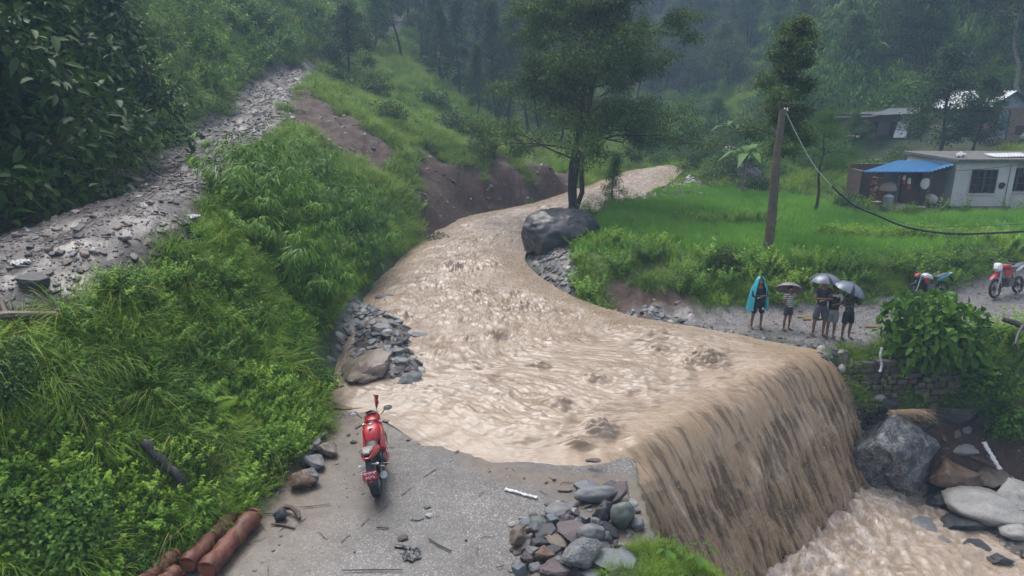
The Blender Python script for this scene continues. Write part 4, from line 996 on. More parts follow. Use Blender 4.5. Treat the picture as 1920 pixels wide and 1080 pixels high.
# plants at the slab edge in front of the fall
for (px, py, k, sc, lb_) in [(1190,1052,tufts[2],.35,'low grass clump at the corner of the slab'),(1235,1062,tufts[0],.38,'grass clump hanging over the slab edge'),(1300,1085,tufts[0],.7,'dense grass clump in front of the waterfall'),(1360,1085,tufts[2],.9,'feathery grass clump in front of the waterfall'),(1420,1100,tufts[0],.6,'outermost grass clump over the drop')]:
    x, y, z = G(px, py, -.35); o = link(bpy.data.objects.new('grass_clump', k)); o.location = (x, y, gz(x,y)); o.scale = (sc,)*3; tag(o, lb_, 'grass')
for (px, py, sc, lb_) in [(1310,1078,.62,'broad-leaved taro plant at the lower edge in front of the waterfall'),(1250,1085,.5,'smaller taro plant beside the slab edge')]:
    x, y, z = G(px, py, -.35); o = link(bpy.data.objects.new('taro_plant', broads[0])); o.location = (x, y, gz(x,y)); o.scale = (sc,)*3; tag(o, lb_, 'plant')
go('slab_edge_weeds', [herbs[3], tufts[2], tufts[2], lawns[1], lawns[1]], 34, ((x_ > 1.35) & (x_ < 4.6) & (y_ > 6.5) & (y_ < 9.3) & (_mk['slab'] < .3) & (TC[:,2] > -1.3))*1.0, .35, .65, .3, 'bright weeds on the ledge between the slab and the waterfall', tshift=.1)
_bt = pdist(x_, y_, [(9.25,17.6),(12,17.85),(15,18.0),(20,18.2)])
go('hanging_weeds', [tufts[0], tufts[2], herbs[1], herbs[0]], 26, (_bt < .32)*(x_ > 9.2)*1.0, .6, 1.1, .55, 'grass and weeds hanging over the top of the stone wall and the eroded bank', tshift=.05)
K_CL = [cane(26,1.25,.10,.012,name='clump',dens=46), cane(24,1.2,.10,.012,name='clump',dens=46)]
for i, (px, py, Y, h, lb_) in enumerate([(1545,215,50,6.5,'tall feathery bamboo clump on the slope left of the long mud house'),(1510,200,58,7.5,'pale bamboo clump behind the feathery tree'),(1590,150,62,8,'high bamboo clump on the wooded hillside above the long mud house'),(1790,215,54,6,'bamboo clump between the two upper houses')]):
    x, y, z = at_gr(px, py, Y); o = link(bpy.data.objects.new('bamboo_clump', K_CL[i%2])); o.location = (x,y,z-.1); o.scale = (h*.62,h*.62,h*.85); tag(o, lb_, 'bamboo')
# banana plants
def banana(loc, h, label, lean=0):
    r = empty('banana_plant', loc, U(0,6.28)); MB().tube([(0,0,0),(.05,0,h*.5),(.12,0,h*.62)], [.11,.09,.06], 8).build('stem', M_BARKP, r)
    b = LB()
    for k in range(8):
        a = k*.8+U(-.2,.2); e = U(.5,1.2); d = np.array([[math.cos(a)*math.cos(e), math.sin(a)*math.cos(e), math.sin(e)]])
        b.leaf(np.array([[.12,0,h*.6]]), d, np.array([[-math.cos(a)*.3,-math.sin(a)*.3,1.]]), [h*.62*U(.8,1.1)], [h*.16], 1, lt=np.array([U(.3,1)]), droop=.75, fold=.15)
    link(bpy.data.objects.new('leaves', b.mesh('banana_leaves', M_FRESH)), r); return tag(r, label, 'banana plant')
for (px, py, Y, h, lb_) in [(1397,300,39,3.6,'banana plant left of the pole behind the field'),(1625,120,57,5.5,'banana plant with torn grey leaves on the wooded hillside'),(1375,290,50,3.6,'small banana plant on the terraces'),(1405,290,42,3.0,'second banana plant beside the grey rock left of the pole')]:
    x, y, z = at_gr(px, py, Y); banana((x,y,z), h, lb_)
# ------------------------------------------------------------------ rain haze over the valley
hz_ = NT('haze'); pv = hz_.n.new('ShaderNodeVolumePrincipled'); pv.inputs['Color'].default_value = (.50,.72,1.0,1); pv.inputs['Density'].default_value = HAZE = .0020
pv.inputs['Anisotropy'].default_value = .0
hz_.l.new(pv.outputs[0], hz_.out.inputs['Volume'])
hb = MB().box((0, 140, 28.5), (620, 330, 69)).build('haze', hz_.mat, smooth=False); tag(hb, 'thin blue rain haze filling the valley air', 'haze', kind='stuff')
# ================================================================== ROCKS
def hit(px, py, r=5.0):
    """ground point seen at that pixel of the photo"""
    d = np.hypot(_px-px, _py-py); k = np.where((d < r) & (TC[:,1] > 3))[0]
    if len(k) == 0: return hit(px, py, r*2)
    k = k[_tt[k] < _tt[k].min()*1.06]; i = k[np.argmin(d[k])]
    return tuple(TC[i])
def ico(sub=3):
    import bmesh
    bm = bmesh.new(); bmesh.ops.create_icosphere(bm, subdivisions=sub, radius=1)
    V = np.array([v.co[:] for v in bm.verts]); F = np.array([[v.index for v in f.verts] for f in bm.faces]); bm.free(); return V, F
_ICO = {3: ico(3), 4: ico(4), 5: ico(5)}
def rock_mesh(kind, seed, sub=4):
    V, F = _ICO[sub]; V = V.copy(); r = np.random.default_rng(seed)
    if kind == 'round': ncut, dep, na = 5, (.80,.95), .10
    elif kind == 'slab': ncut, dep, na = 12, (.58,.85), .10
    elif kind == 'slabby': ncut, dep, na = 11, (.42,.80), .11
    else: ncut, dep, na = 16, (.52,.82), .13
    for k in range(ncut):
        n = r.normal(size=3)
        if kind == 'slab': n[2] *= .5
        n /= np.linalg.norm(n); d = r.uniform(*dep); s = V@n; over = np.maximum(0, s-d); V -= np.outer(over*.93, n)
    if kind == 'slab': V[:,2] = np.sign(V[:,2])*np.minimum(np.abs(V[:,2]), .55)
    o = r.uniform(0, 50, 3); nn = _norm(V)
    V += nn*(fbm(V[:,0]*1.3+o[0], V[:,1]*1.3+o[1], V[:,2]*1.3+o[2], o=3, seed=seed)*na*1.6)[:,None]
    ridg = 1-np.abs(fbm(V[:,0]*3+o[1], V[:,1]*3+o[2], V[:,2]*3+o[0], o=4, seed=seed+3, gain=.6))
    V += nn*((ridg-.8)*na*.8)[:,None]
    V += nn*(fbm(V[:,0]*9, V[:,1]*9, V[:,2]*9, o=2, seed=seed+5)*.018)[:,None]
    V /= np.abs(V).max(0)
    me = np_mesh('rock', V, F, None); me.materials.append(None); 
    me.polygons.foreach_set('use_smooth', np.ones(len(F), bool)); me.set_sharp_from_angle(angle=R(34)); return me
def rock_mat(name, cols, vein=0.0, veinc=(.42,.41,.40), rough=(.26,.58), layer=0):
    t = NT(name); p = t.coord('Object'); q = t.mapping(p, (1,1,1+layer*3), rot=(.5*layer,.3*layer,0)) if layer else p
    n = t.noise(q, 2.2, 7, .65, .3); n2 = t.noise(p, 14, 5, .7)
    c = t.ramp(n, [(.25, cols[0]), (.5, cols[1]), (.75, cols[2])]); c = t.mix(t.ramp(n2, [(.35, 0.), (.7, .5)]), c, tuple(min(1, x*1.7) for x in cols[1]))
    if vein:
        v = t.noise(p, 2.6, 6, .7, 1.6); v = t.math('ABSOLUTE', t.math('SUBTRACT', v, .5)); c = t.mix(t.ramp(v, [(.0, vein), (.03*vein+.012, 0.)]), c, veinc)
    b = t.bump(t.math('ADD', n2, t.math('MULTIPLY', n, .5)), .45, .03)
    return t.done(t.bsdf(c, t.ramp(n, [(.3, rough[0]), (.7, rough[1])]), b, .5))
RM = dict(
 grey=rock_mat('grey_stone', [(.055,.057,.061),(.115,.118,.123),(.21,.212,.216)]),
 blue=rock_mat('blue_grey_stone', [(.045,.052,.062),(.095,.108,.122),(.18,.195,.21)], layer=1),
 dark=rock_mat('dark_slate', [(.012,.012,.014),(.030,.031,.036),(.075,.076,.082)], layer=1),
 purple=rock_mat('purple_brown_stone', [(.035,.026,.027),(.072,.054,.056),(.13,.105,.105)], layer=1),
 tan=rock_mat('tan_stone', [(.06,.047,.035),(.125,.098,.075),(.21,.175,.14)]),
 rust=rock_mat('rusty_stone', [(.045,.027,.016),(.105,.064,.038),(.18,.145,.115)]),
 light=rock_mat('light_stone', [(.13,.125,.115),(.25,.24,.225),(.38,.37,.35)]),
 vein=rock_mat('white_veined_stone', [(.018,.020,.023),(.055,.060,.066),(.13,.135,.14)], vein=.6),
 green=rock_mat('greenish_stone', [(.045,.052,.048),(.085,.098,.090),(.15,.168,.155)]))
ROCKS = {k: [rock_mesh(k, s+hash_) for s in range(n)] for k, n, hash_ in (('round', 4, 10), ('angular', 6, 30), ('slab', 5, 60), ('slabby', 6, 90))}
def rock(p, size, kind, mat, label=None, rot=None, name='rock', group=None, sink=.3, mesh=None, cat='rock'):
    """p: where its foot stands; size: full width, depth, height in metres"""
    me = mesh or ROCKS[kind][rng.integers(0, len(ROCKS[kind]))]
    o = bpy.data.objects.new(name, me); link(o)
    o.material_slots[0].link = 'OBJECT'; o.material_slots[0].material = RM[mat]
    w, d, h = size; o.scale = (w/2, d/2, h/2); o.rotation_euler = rot if rot else (U(-.15,.15), U(-.15,.15), U(-.4,.4))
    o.location = (p[0], p[1]+d*.3, p[2]+h*.5*(1-sink)); return tag(o, label, cat, group)
def rk(px, py, w, h, kind, mat, label=None, z=None, rot=None, group=None, name='rock', sink=.25, mesh=None, dz=0):
    """rock whose silhouette is centred at that pixel, w x h pixels"""
    p = hit(px, py+h*.5) if z is None else G(px, py+h*.5, z); t = p[1]*_c+(CAM_H-p[2])*_s
    W_ = w*t/FPX; el = math.atan2(CAM_H-p[2], p[1]); Hh = h*t/FPX; D_ = W_*.8
    hgt = max(.35*W_ if kind != 'slab' else .16*W_, (Hh-D_*math.sin(el)*.75)/math.cos(el)); hgt = min(hgt, W_*1.25)
    if Hh < W_*.4: D_ = max(Hh*1.2, W_*.35)
    return rock((p[0], p[1], p[2]+dz), (W_*1.06, D_*1.06, hgt*1.1), kind, mat, label, rot, name, group, sink, mesh)
Gh = 'rocks heaped on the corner of the concrete slab'
for (zx, zy, w, h, kind, mat, lb_, rot, dz) in [
 (905,130,250,150,'slabby','blue','blocky blue-grey rock at the top of the heap, nearest the flood',(0,0,.1),0),
 (680,158,130,45,'slab','tan','flat brown stone lying left of the topmost blocky rock',None,0),
 (1030,240,430,115,'round','grey','long smooth torpedo-shaped grey rock near the top of the heap',(0,0,.12),0),
 (1180,138,150,62,'angular','dark','small dark block behind the slanting brown stone',None,0),
 (1240,240,230,110,'slab','purple','slim brown stone leaning diagonally on the long grey rock',(0,-.75,.4),.12),
 (1075,400,240,290,'angular','dark','dark wrinkled boulder leaning beside the rounded green-grey boulder',(.3,.2,.3),0),
 (1290,410,230,300,'round','green','rounded green-grey boulder nearest the waterfall edge',(.2,.1,.2),0),
 (1465,510,145,140,'slabby','grey','rough grey lump at the very edge of the slab',None,0),
 (1400,300,120,70,'slab','light','thin pale stone on the slab behind the green-grey boulder',(0,.4,-.4),0),
 (620,370,260,160,'round','grey','smooth round dark-grey rock standing apart at the left top of the heap',None,0),
 (780,385,70,100,'slab','light','small pale upright stone touching the smooth round rock',(1.0,.5,.3),0),
 (540,495,140,140,'slabby','blue','blue-grey squarish stone below the smooth round rock',None,.03),
 (400,510,150,85,'round','green','oval pale green stone on the left of the heap',None,.03),
 (700,520,150,170,'angular','purple','jagged purple-grey stone in the upper middle of the heap',(.4,.3,.2),.03),
 (810,545,120,150,'slabby','grey','upright layered grey stone next to the jagged purple-grey one',(.2,.6,.1),.03),
 (900,490,95,95,'slabby','blue','small blue-grey stone wedged beside the dark wrinkled boulder',None,.03),
 (1010,530,120,130,'slabby','grey','grey triangular stone leaning under the dark wrinkled boulder',(.2,.7,.2),.02),
 (1140,585,210,150,'slab','dark','long dark stone slanting down below the dark wrinkled boulder',(.1,.6,-.4),.02),
 (955,640,250,230,'round','grey','large smooth light-grey boulder in the middle of the heap',None,.05),
 (470,630,220,150,'angular','dark','smooth nearly black rounded stone in the left middle of the heap',None,.05),
 (370,590,130,130,'slab','grey','thin grey stone leaning on the nearly black rounded stone',(.3,-.6,.6),.06),
 (180,670,165,200,'angular','tan','rounded tan-grey stone at the left edge of the heap',None,.03),
 (115,612,65,65,'angular','purple','little purple stone at the left tip of the heap',None,0),
 (270,620,85,90,'angular','tan','pale squared stone right of the rounded tan-grey stone',None,.05),
 (220,755,190,110,'slab','purple','brown slab under the rounded tan-grey stone',(0,-.4,.3),0),
 (395,750,210,100,'angular','dark','dark flat-topped block below the nearly black stone',(0,0,.1),.04),
 (590,740,210,95,'slab','tan','brown pointed slab in the middle of the heap',(0,.2,-.2),.08),
 (760,650,310,170,'slab','purple','large purple-brown slab in the centre of the heap',(.2,.15,-.2),.08),
 (1125,680,95,140,'angular','green','pale squared stone on the right of the smooth light boulder',None,.03),
 (1060,790,230,150,'angular','dark','dark mud-covered stone under the smooth light boulder',None,0),
 (860,880,390,290,'angular','vein','biggest rock of the heap, blue-grey with white veins',(.1,.1,.2),.12),
 (1190,960,430,175,'slab','blue','flat wedge-shaped grey rock pointing right into the grass',(.15,.05,-.1),.08),
 (460,870,170,140,'angular','rust','brown and white patched rock left of the white-veined rock',None,.08),
 (350,840,150,120,'slabby','grey','grey stone above the brown and white patched rock',None,.06),
 (270,900,115,170,'angular','purple','tall brownish stone at the lower left of the heap',(.2,-.3,0),.05),
 (185,1010,140,160,'slabby','blue','blue-grey angular stone at the lower left corner of the heap',None,0),
 (370,995,130,120,'slabby','grey','grey stone low on the left beside the tall brownish one',None,.03),
 (560,1035,270,140,'angular','purple','reddish-brown rock at the bottom of the heap',(0,0,.2),.06),
 (830,1040,110,100,'angular','dark','dark stone at the foot of the white-veined rock',None,0),
 (1050,1055,190,80,'slab','grey','grey slab at the bottom right of the heap',None,0),
 (640,960,180,90,'slab','grey','flat grey stone left of the foot of the white-veined rock',None,.05),
 (110,532,90,42,'angular','light','pale splinter at the left top of the heap',None,0),
 (350,455,95,45,'angular','dark','little black stone left of the oval green one',None,0),
 (445,450,65,55,'angular','dark','little black cube-like stone behind the oval green one',None,0),
 (260,500,120,55,'slab','blue','small flat blue-grey stone left of the oval green one',None,0),
 (215,545,90,60,'round','purple','small round stone at the upper left of the heap',None,0),
 (520,830,190,90,'angular','dark','dark stone wedged under the brown pointed slab',None,.02),
 (160,830,90,50,'angular','rust','small brown shard at the left foot of the heap',None,0),
 (400,1070,150,70,'angular','tan','small rounded tan stone at the lowest left of the heap',None,0),
 (960,1090,200,90,'slabby','grey','half-hidden grey stone at the lowest middle of the heap',None,0)]:
    rk(940+zx/5.683, 890+zy/5.683, w/4.75, h/4.75, kind, mat, lb_, z=0, rot=rot, group=Gh, dz=dz)
Gt = 'rocks at the foot of the near bank'
for (px, py, w, h, kind, mat, lb_) in [
 (547,897,54,44,'angular','rust','big rust-orange rock at the foot of the bank left of the red motorcycle'),
 (572,890,26,36,'angular','grey','grey rock against the right side of the rust-orange rock'),
 (577,864,40,32,'angular','grey','grey stone above the rust-orange rock'),(560,868,26,28,'angular','dark','dark stone half under the leaves above the rust-orange rock'),
 (600,838,36,32,'angular','tan','brown-grey stone at the middle of the row along the bank'),(580,838,24,28,'angular','grey','grey stone tucked behind the brown-grey one'),
 (594,804,22,20,'angular','dark','small dark stone at the upper end of the row along the bank'),(586,818,20,16,'angular','blue','small blue-grey stone near the upper end of the row'),
 (569,778,20,22,'angular','light','pale upright stone under the overhanging leaves'),
 (524,967,27,27,'angular','dark','charcoal block beside the curved driftwood root'),
 (765,714,46,42,'angular','grey','wet dark boulder at the tip of the gravel bar'),(727,729,26,17,'angular','light','small brown and white stone left of the wet dark boulder'),
 (688,690,98,66,'angular','tan','big sloping tan boulder half buried in the gravel bar'),
 (722,630,20,17,'angular','dark','dark stone on the upper part of the gravel bar'),(757,640,26,16,'angular','dark','dark stone at the water side of the gravel bar'),
 (786,671,20,14,'angular','dark','stone at the waterline of the gravel bar'),(780,630,46,22,'slab','blue','dark slab sliding into the water from the gravel bar'),
 (806,701,30,12,'slab','dark','flat dark stone at the outer point of the gravel bar'),(676,610,24,18,'angular','grey','grey stone under the leaves at the top of the gravel bar'),
 (712,616,38,16,'slab','grey','flat grey slab on the gravel bar'),(735,608,22,12,'angular','blue','small blue-grey stone on the gravel bar'),(745,655,20,12,'slab','grey','thin grey stone on the gravel bar'),
 (723,560,38,14,'round','dark','dark rounded rock breaking the water above the gravel bar'),(795,463,22,10,'angular','dark','dark stone at the river edge by the spur'),
 (760,532,14,8,'angular','purple','little brown rock awash in the river'),(1112,864,28,9,'slab','purple','flat brown stone awash near the lip of the fall')]:
    rk(px+(13 if px < 610 and py < 900 else 0), py, w*1.1, h*1.1, kind, mat, lb_, group=Gt if py > 540 else None, z=(.1 if (px, py) in ((723,560),(760,532)) else (.12 if px == 1112 else None)), dz=.02)
BB = rock_mesh('round', 77, 5)
_b = G(1052, 492, .2); rock((_b[0], _b[1], .05), (3.5,2.8,2.45), 'angular', 'dark', 'huge dark slate boulder at the bend of the river, beside the rice field', rot=(-.05,-.06,.15), mesh=BB, name='boulder', sink=.1)
o = rk(1704, 843, 215, 196, 'angular', 'vein', 'huge blue-grey boulder with white veins at the foot of the waterfall', z=-3.65, rot=(.1,.15,.9), mesh=rock_mesh('angular', 81, 5), name='boulder', sink=.1)
Gl = 'rocks below the eroded bank'
for (px, py, w, h, kind, mat, lb_, z) in [
 (1791,888,74,70,'angular','rust','brown boulder leaning against the huge veined boulder',-3.3),(1807,837,54,36,'round','light','rounded pale boulder right above the brown boulder',-2.95),
 (1768,820,30,28,'round','light','small pale stone between the veined boulder and the rounded pale one',-2.9),(1787,850,50,30,'angular','tan','tan stone under the rounded pale boulder',-3.1),
 (1874,894,54,34,'angular','tan','grey-brown rock below the torn white cloth',-3.2),(1833,908,20,34,'angular','purple','upright brown stone beside the brown boulder',-3.3),
 (1868,948,118,68,'round','light','large light-grey block at the water edge on the right',-3.45),(1912,935,60,60,'angular','light','pale rock behind the large light-grey block',-3.3),
 (1908,995,44,34,'round','light','rounded grey rock below the large light-grey block',-3.5),(1809,975,68,30,'slab','dark','dark flat rock half under the foam',-3.5),
 (1775,935,60,28,'angular','dark','dark wet rock at the foot of the brown boulder',-3.5),(1905,910,16,12,'round','light','little round pale stone above the large block',-3.1),(1896,908,14,11,'round','tan','little tan stone above the large block',-3.1),
 (1745,985,46,20,'slab','grey','dark stone in the foam',-3.55),(1838,1020,40,20,'slab','dark','flat dark stone in the shallow water on the right',-3.6),(1880,1050,40,22,'angular','dark','dark stone near the lower right corner',-3.6),(1770,1015,30,14,'slab','grey','thin grey stone in the gravel',-3.6)]:
    rk(px, py, w*1.18, h*1.18, kind, mat, lb_, z=z, group=Gl, sink=.15)
def on_bank(px, py, Y): return D(px, py, Y)
for (px, py, w, h, kind, mat, lb_, Y) in [(1650,748,22,14,'round','light','round white stone on the ledge above the veined boulder',17.2),(1675,743,18,10,'angular','tan','tan stone set in the bank above the veined boulder',17.3),(1735,743,16,14,'angular','tan','small pale block in the face of the bank',17.3),
   (1664,758,44,20,'slab','dark','dark stone under the round white one',17.15),(1780,778,112,34,'slab','dark','long dark ledge of rock sticking out of the bank',17.3),(1854,793,56,26,'slab','dark','shorter dark ledge in the red earth bank',17.2)]:
    p = D(px, py+h*.4, Y); t = p[1]*_c+(CAM_H-p[2])*_s
    rock(p, (w*t/FPX, w*t/FPX*.7, h*t/FPX*1.1), kind, mat, lb_, (0,0,U(-.1,.1)), group=Gl, sink=.2)
Gu = 'stones lying along the rubble road'
for (px, py, w, h, kind, mat, lb_) in [(55,530,56,34,'slab','dark','flat black slate beside the rubble road at the left'),(163,576,32,14,'slab','light','pale pointed slab on the verge above the near bank'),(526,331,42,24,'slab','grey','flat grey rock in the grass on the spur'),
   (437,212,26,10,'slab','light','pale flat stone in the middle of the rubble road'),(470,296,34,12,'slab','grey','grey slab at the outer edge of the rubble road'),(294,397,14,8,'angular','dark','single black stone on the rubble road'),(345,420,24,14,'angular','dark','dark stone under the white litter on the road edge'),
   (235,446,30,12,'slab','grey','grey stone at the verge behind the leafy weeds'),(170,470,22,14,'angular','light','pale broken stone on the verge of the rubble road'),(85,545,16,10,'angular','tan','brown stone next to the flat black slate'),(108,585,14,8,'round','light','small pale stone in the eroded verge')]:
    rk(px, py, w, h, kind, mat, lb_, group=Gu, sink=.2)
Gs = 'bits of stone scattered on the slab'
for (px, py, w, h, kind, mat, lb_) in [(783,972,26,10,'slab','grey','flat grey stone in the middle of the slab'),(803,966,16,9,'slab','light','pale chip next to the flat grey stone on the slab'),(752,1008,24,10,'angular','purple','brown wood-like chip on the slab'),(1040,899,10,5,'angular','dark','dark chip at the edge of the flood'),(1025,906,8,5,'angular','dark','second dark chip at the edge of the flood'),(683,822,14,10,'angular','dark','dark stone left of the motorcycle'),(800,952,16,8,'angular','grey','gritty heap of chips on the slab'),(766,825,8,5,'angular','dark','dark chip right of the motorcycle'),(664,826,12,8,'angular','dark','dark stone at the left of the motorcycle by the mud'),(655,815,10,7,'angular','grey','small grey stone in the mud left of the motorcycle'),(873,1015,6,5,'angular','dark','black chip on the slab near the stick'),(1785,395,8,5,'angular','light','pale chip at the ledge of the white house')]:
    rk(px, py, w, h, kind, mat, lb_, group=Gs)
rk(1372, 288, 44, 36, 'round', 'grey', 'grey boulder at the foot of the terraces', name='boulder')
x0,y0,z0 = at_gr(1412, 345, 41.5); rock((x0,y0,z0), (2.0,1.4,1.7), 'angular', 'grey', 'slanting grey boulder among the bushes left of the pole', (.1,.7,.3), name='boulder')


# gravel and rubble nobody could count
pebm = []
for nm, k, m in (('chip','slab','grey'),('chip','angular','dark'),('chip','angular','tan'),('chip','round','light'),('chip','slab','purple'),('chip','angular','blue')):
    V, F = _ICO[3]; q = ROCKS[k][0]; 
    r_ = rock_mesh(k, int(rng.integers(100, 900)), 3); r_.materials[0] = RM[m]
    co = np.empty(len(r_.vertices)*3, np.float32); r_.vertices.foreach_get('co', co); co = co.reshape(-1,3)*np.array([.5,.38,.16 if k == 'slab' else .3]); r_.vertices.foreach_set('co', co.ravel()); pebm.append(r_)
def stones(name, dens, mask, smin, smax, label, p, pw=2.5):
    P, N, f = place(dens, mask); sc = smin+(smax-smin)*U(0,1,len(P))**pw
    scatter(name, pebm, P, N, sc, pick=rng.choice(6, len(P), p=p), lean=.8, label=label, cat='stones', sink=-.02)
stones('road_rubble', 110*fall(24)*(.45+.8*sstep(17,28,y_)), (_mk['road'] > .35)*(y_ < 75)*(.3+sstep(-.2,.25,pn2)), .03, .24, 'wet broken stones covering the upper road', [.08,.45,.08,.01,.36,.02], 2.8)
barm = np.maximum.reduce([sstep(-.3,.2,sdist(x_, y_, P_BAR)), sstep(-.3,.2,sdist(x_, y_, P_BAR2)), sstep(-.5,.3,sdist(x_, y_, P_BAR3))])
stones('bar_gravel', 55*fall(30), barm, .05, .38, 'wet grey stones of the gravel bars along the river', [.35,.22,.05,.08,.1,.2], 1.8)
edge_g = 1-sstep(.1,.75,pdist(x_, y_, [G(1585,662), G(1500,655), G(1400,635), G(1300,612), G(1210,592)]))
stones('waterline_gravel', 70, edge_g*(x_ > 3.5)*1.0, .04, .30, 'loose stones along the waterline where the people stand', [.35,.25,.05,.1,.1,.15], 2)
stones('gravel', 9, (_mk['gravel'] > .5)*(barm < .3)*1.0, .03, .14, 'small loose stones on the gravel road', [.3,.2,.15,.15,.1,.1])
stones('slab_grit', 13, (_mk['slab'] > .6)*(~_under)*(.12+np.clip(_fc(TA['silt']),0,1))*1.0, .02, .085, 'grit and small stones washed onto the slab', [.2,.35,.1,.15,.1,.1])
stones('canyon_stones', 14, (_mk['canyon'] > .5)*(x_ > 9)*1.0, .06, .5, 'stones of the gravel shore below the waterfall', [.25,.25,.1,.12,.08,.2], 2.2)
stones('bank_stones', 5*fall(40), (_mk['soil'] > .5)*1.0, .05, .34, 'stones sticking out of the bare earth banks', [.2,.3,.15,.1,.2,.05], 2.5)

stones('track_gravel', 260*fall(14), (_mk['road'] > .3)*(y_ < 27)*(.35+.65*sstep(-.3,.2,pn2)), .015, .075, 'fine wet gravel of the near part of the upper road', [.1,.36,.16,.03,.32,.03], 2.0)
stones('road_gravel', 110, (_mk['gravel'] > .45)*(barm < .3)*1.0, .015, .07, 'fine grey gravel of the road where the people stand', [.25,.22,.12,.12,.12,.17], 2.0)
stones('heap_chips', 60, inpoly(x_, y_, [G(965,965)[:2], G(1110,925)[:2], G(1195,950)[:2], G(1200,1010)[:2], G(1150,1085)[:2], G(960,1085)[:2]])*1.0, .06, .2, 'small broken stones between the rocks of the heap', [.3,.3,.05,.02,.2,.13], 1.5)
tw = []
for k in range(4):
    m_ = MB().tube([(-.5,0,0),(-.2,.05*k,.02),(.15,-.04,.03),(.5,.04*(k-1),.0)], [.012,.02,.018,.008], 5)
    if k > 1: m_.tube([(.0,0,.02),(.2,.18,.03)], [.012,.006], 4)
    o_ = m_.build('twig', plain('twig_bark', (.035,.025,.020), .7, var=.4)); tw.append(o_.data); bpy.data.objects.remove(o_)
P, N, f = place(7*(.15+np.clip(_fc(TA['silt']),0,1)), (_mk['slab'] > .6)*(~_under)*1.0); P[:,2] += .012
scatter('twigs', tw, P, N, .05+.28*U(0,1,len(P))**2.5, lean=1.0, label='dark twigs and bits of bark washed over the slab', cat='debris', sink=0)
# ================================================================== TIMBER, LITTER
M_LOG = rock_mat('red_bark', [(.022,.008,.006),(.095,.028,.016),(.20,.075,.045)], rough=(.4,.7)); M_LOGEND = plain('sawn_end', (.20,.06,.035), .7, var=.3, scale=18)
M_WOOD = plain('wet_driftwood', (.085,.055,.042), .55, var=.4, scale=14, bump=.5); M_DWOOD = plain('dark_wood', (.03,.026,.024), .5, var=.4, scale=14, bump=.5)
def log(a, b, r, label, mat=None, group=None, name='log', ends=True):
    a, b = np.array(a), np.array(b); r0 = empty(name, tuple(a)); k = 60
    pts = [(a+(b-a)*i/k-a+np.array([0,0,.015*math.sin(i*.3)])*(0 < i < k)).tolist() for i in range(k+1)]
    m = MB().tube(pts, [r*(1+.05*math.sin(i*.4)+.03*math.sin(i*.17)) for i in range(k+1)], 26)
    V = m.v[0]; nz = fbm(V[:,0]*6, V[:,1]*6, V[:,2]*6, o=5, seed=5, gain=.62); m.v[0] = V+_norm(V-np.array(pts)[np.minimum(np.arange(len(V))//26, k)])*(nz*r*.17)[:,None]
    m.build('bark', mat or M_LOG, r0)
    if ends:
        d = (b-a)/np.linalg.norm(b-a)
        for e_, s_e in ((np.zeros(3), -1), (b-a, 1)):
            MB().tube([e_+d*s_e*.0-d*s_e*.02, e_+d*s_e*.012], r*.9, 18).build('sawn_end', M_LOGEND, r0)
    return tag(r0, label, 'log', group)
Gg = 'red-barked logs on the slab edge'
log(G(388,1068,.17), G(476,966,.16), .15, 'red-brown log nearest the concrete, longest of the stack', group=Gg)
log(G(352,1058,.17), G(436,966,.15), .135, 'red-brown log lying between the grass and the nearest log', group=Gg)
log(G(262,1100,.16), G(328,1040,.16), .12, 'thinner red-brown log lying deepest in the grass', group=Gg)
log(G(300,1100,.10), G(330,1075,.10), .13, 'short red-brown log end at the lower edge of the view', group=Gg)
p1, p2 = np.array(hit(282,885)), np.array(hit(348,950)); up_ = np.array([0,.0,.55])
log(p1+up_, p2+up_*.8, .075, 'dark burnt-looking log sticking out of the grassy bank', M_DWOOD, ends=False)
def stick(pts, rr, label, mat=None, name='stick', cat='stick', branches=()):
    o = MB().tube(pts, rr, 8)
    for bpts, br in branches: o.tube(bpts, br, 6)
    return tag(o.build(name, mat or M_WOOD), label, cat)
g0 = lambda px, py, z=0.03: G(px, py, z)
stick([g0(522,957,.08), g0(535,950,.11), g0(548,952,.12), g0(557,960,.10), g0(562,972,.05)], [.045,.05,.045,.05,.03], 'curved driftwood root on the slab by the charcoal block', name='driftwood', cat='driftwood')
stick([g0(508,982), g0(530,984), g0(553,990)], [.014,.02,.016], 'straight brown stick in front of the charcoal block')
stick([g0(492,962), g0(520,963)], .012, 'dark twig left of the charcoal block')
stick([g0(547,951), g0(585,949), g0(620,944)], [.006,.008,.005], 'long thin twig lying on the slab behind the driftwood root')
stick([g0(803,1009), g0(822,1021), g0(846,1033)], [.01,.014,.012], 'thin dark stick lying in the middle of the slab', M_DWOOD)
stick([g0(640,1069), g0(700,1068), g0(755,1068)], [.008,.012,.008], 'long dark stick at the bottom of the slab', M_DWOOD)
stick([g0(706,988), g0(730,990)], .012, 'short twig behind the black rag', M_DWOOD)
stick([g0(930,1064), g0(945,1060)], .008, 'short twig near the rock heap', M_DWOOD)
a_ = [hit(-30,612), hit(20,607), hit(60,603), hit(108,598)]; lift = [.12,.16,.14,.1]
stick([(p[0],p[1],p[2]+l) for p, l in zip(a_, lift)], [.10,.085,.07,.055], 'thick driftwood branch lying on the verge at the left edge of the view', name='driftwood', cat='driftwood', branches=[([(a_[1][0],a_[1][1],a_[1][2]+.15), (a_[0][0]+.1,a_[0][1]+.35,a_[0][2]+.35)], [.06,.045])])
pb = D(1835,612,18.3); pc = D(1905,640,18.0)
stick([D(1880,598,17.9), D(1905,606,17.7), D(1940,622,17.5)], [.075,.085,.08], 'dark fallen dead trunk on the bank top at the right edge of the view', M_DWOOD, 'dead_branch', 'branch', branches=[([D(1918,610,17.6), D(1908,628,17.3), D(1903,645,17.1), D(1911,662,17.0)], [.05,.045,.035,.02])])
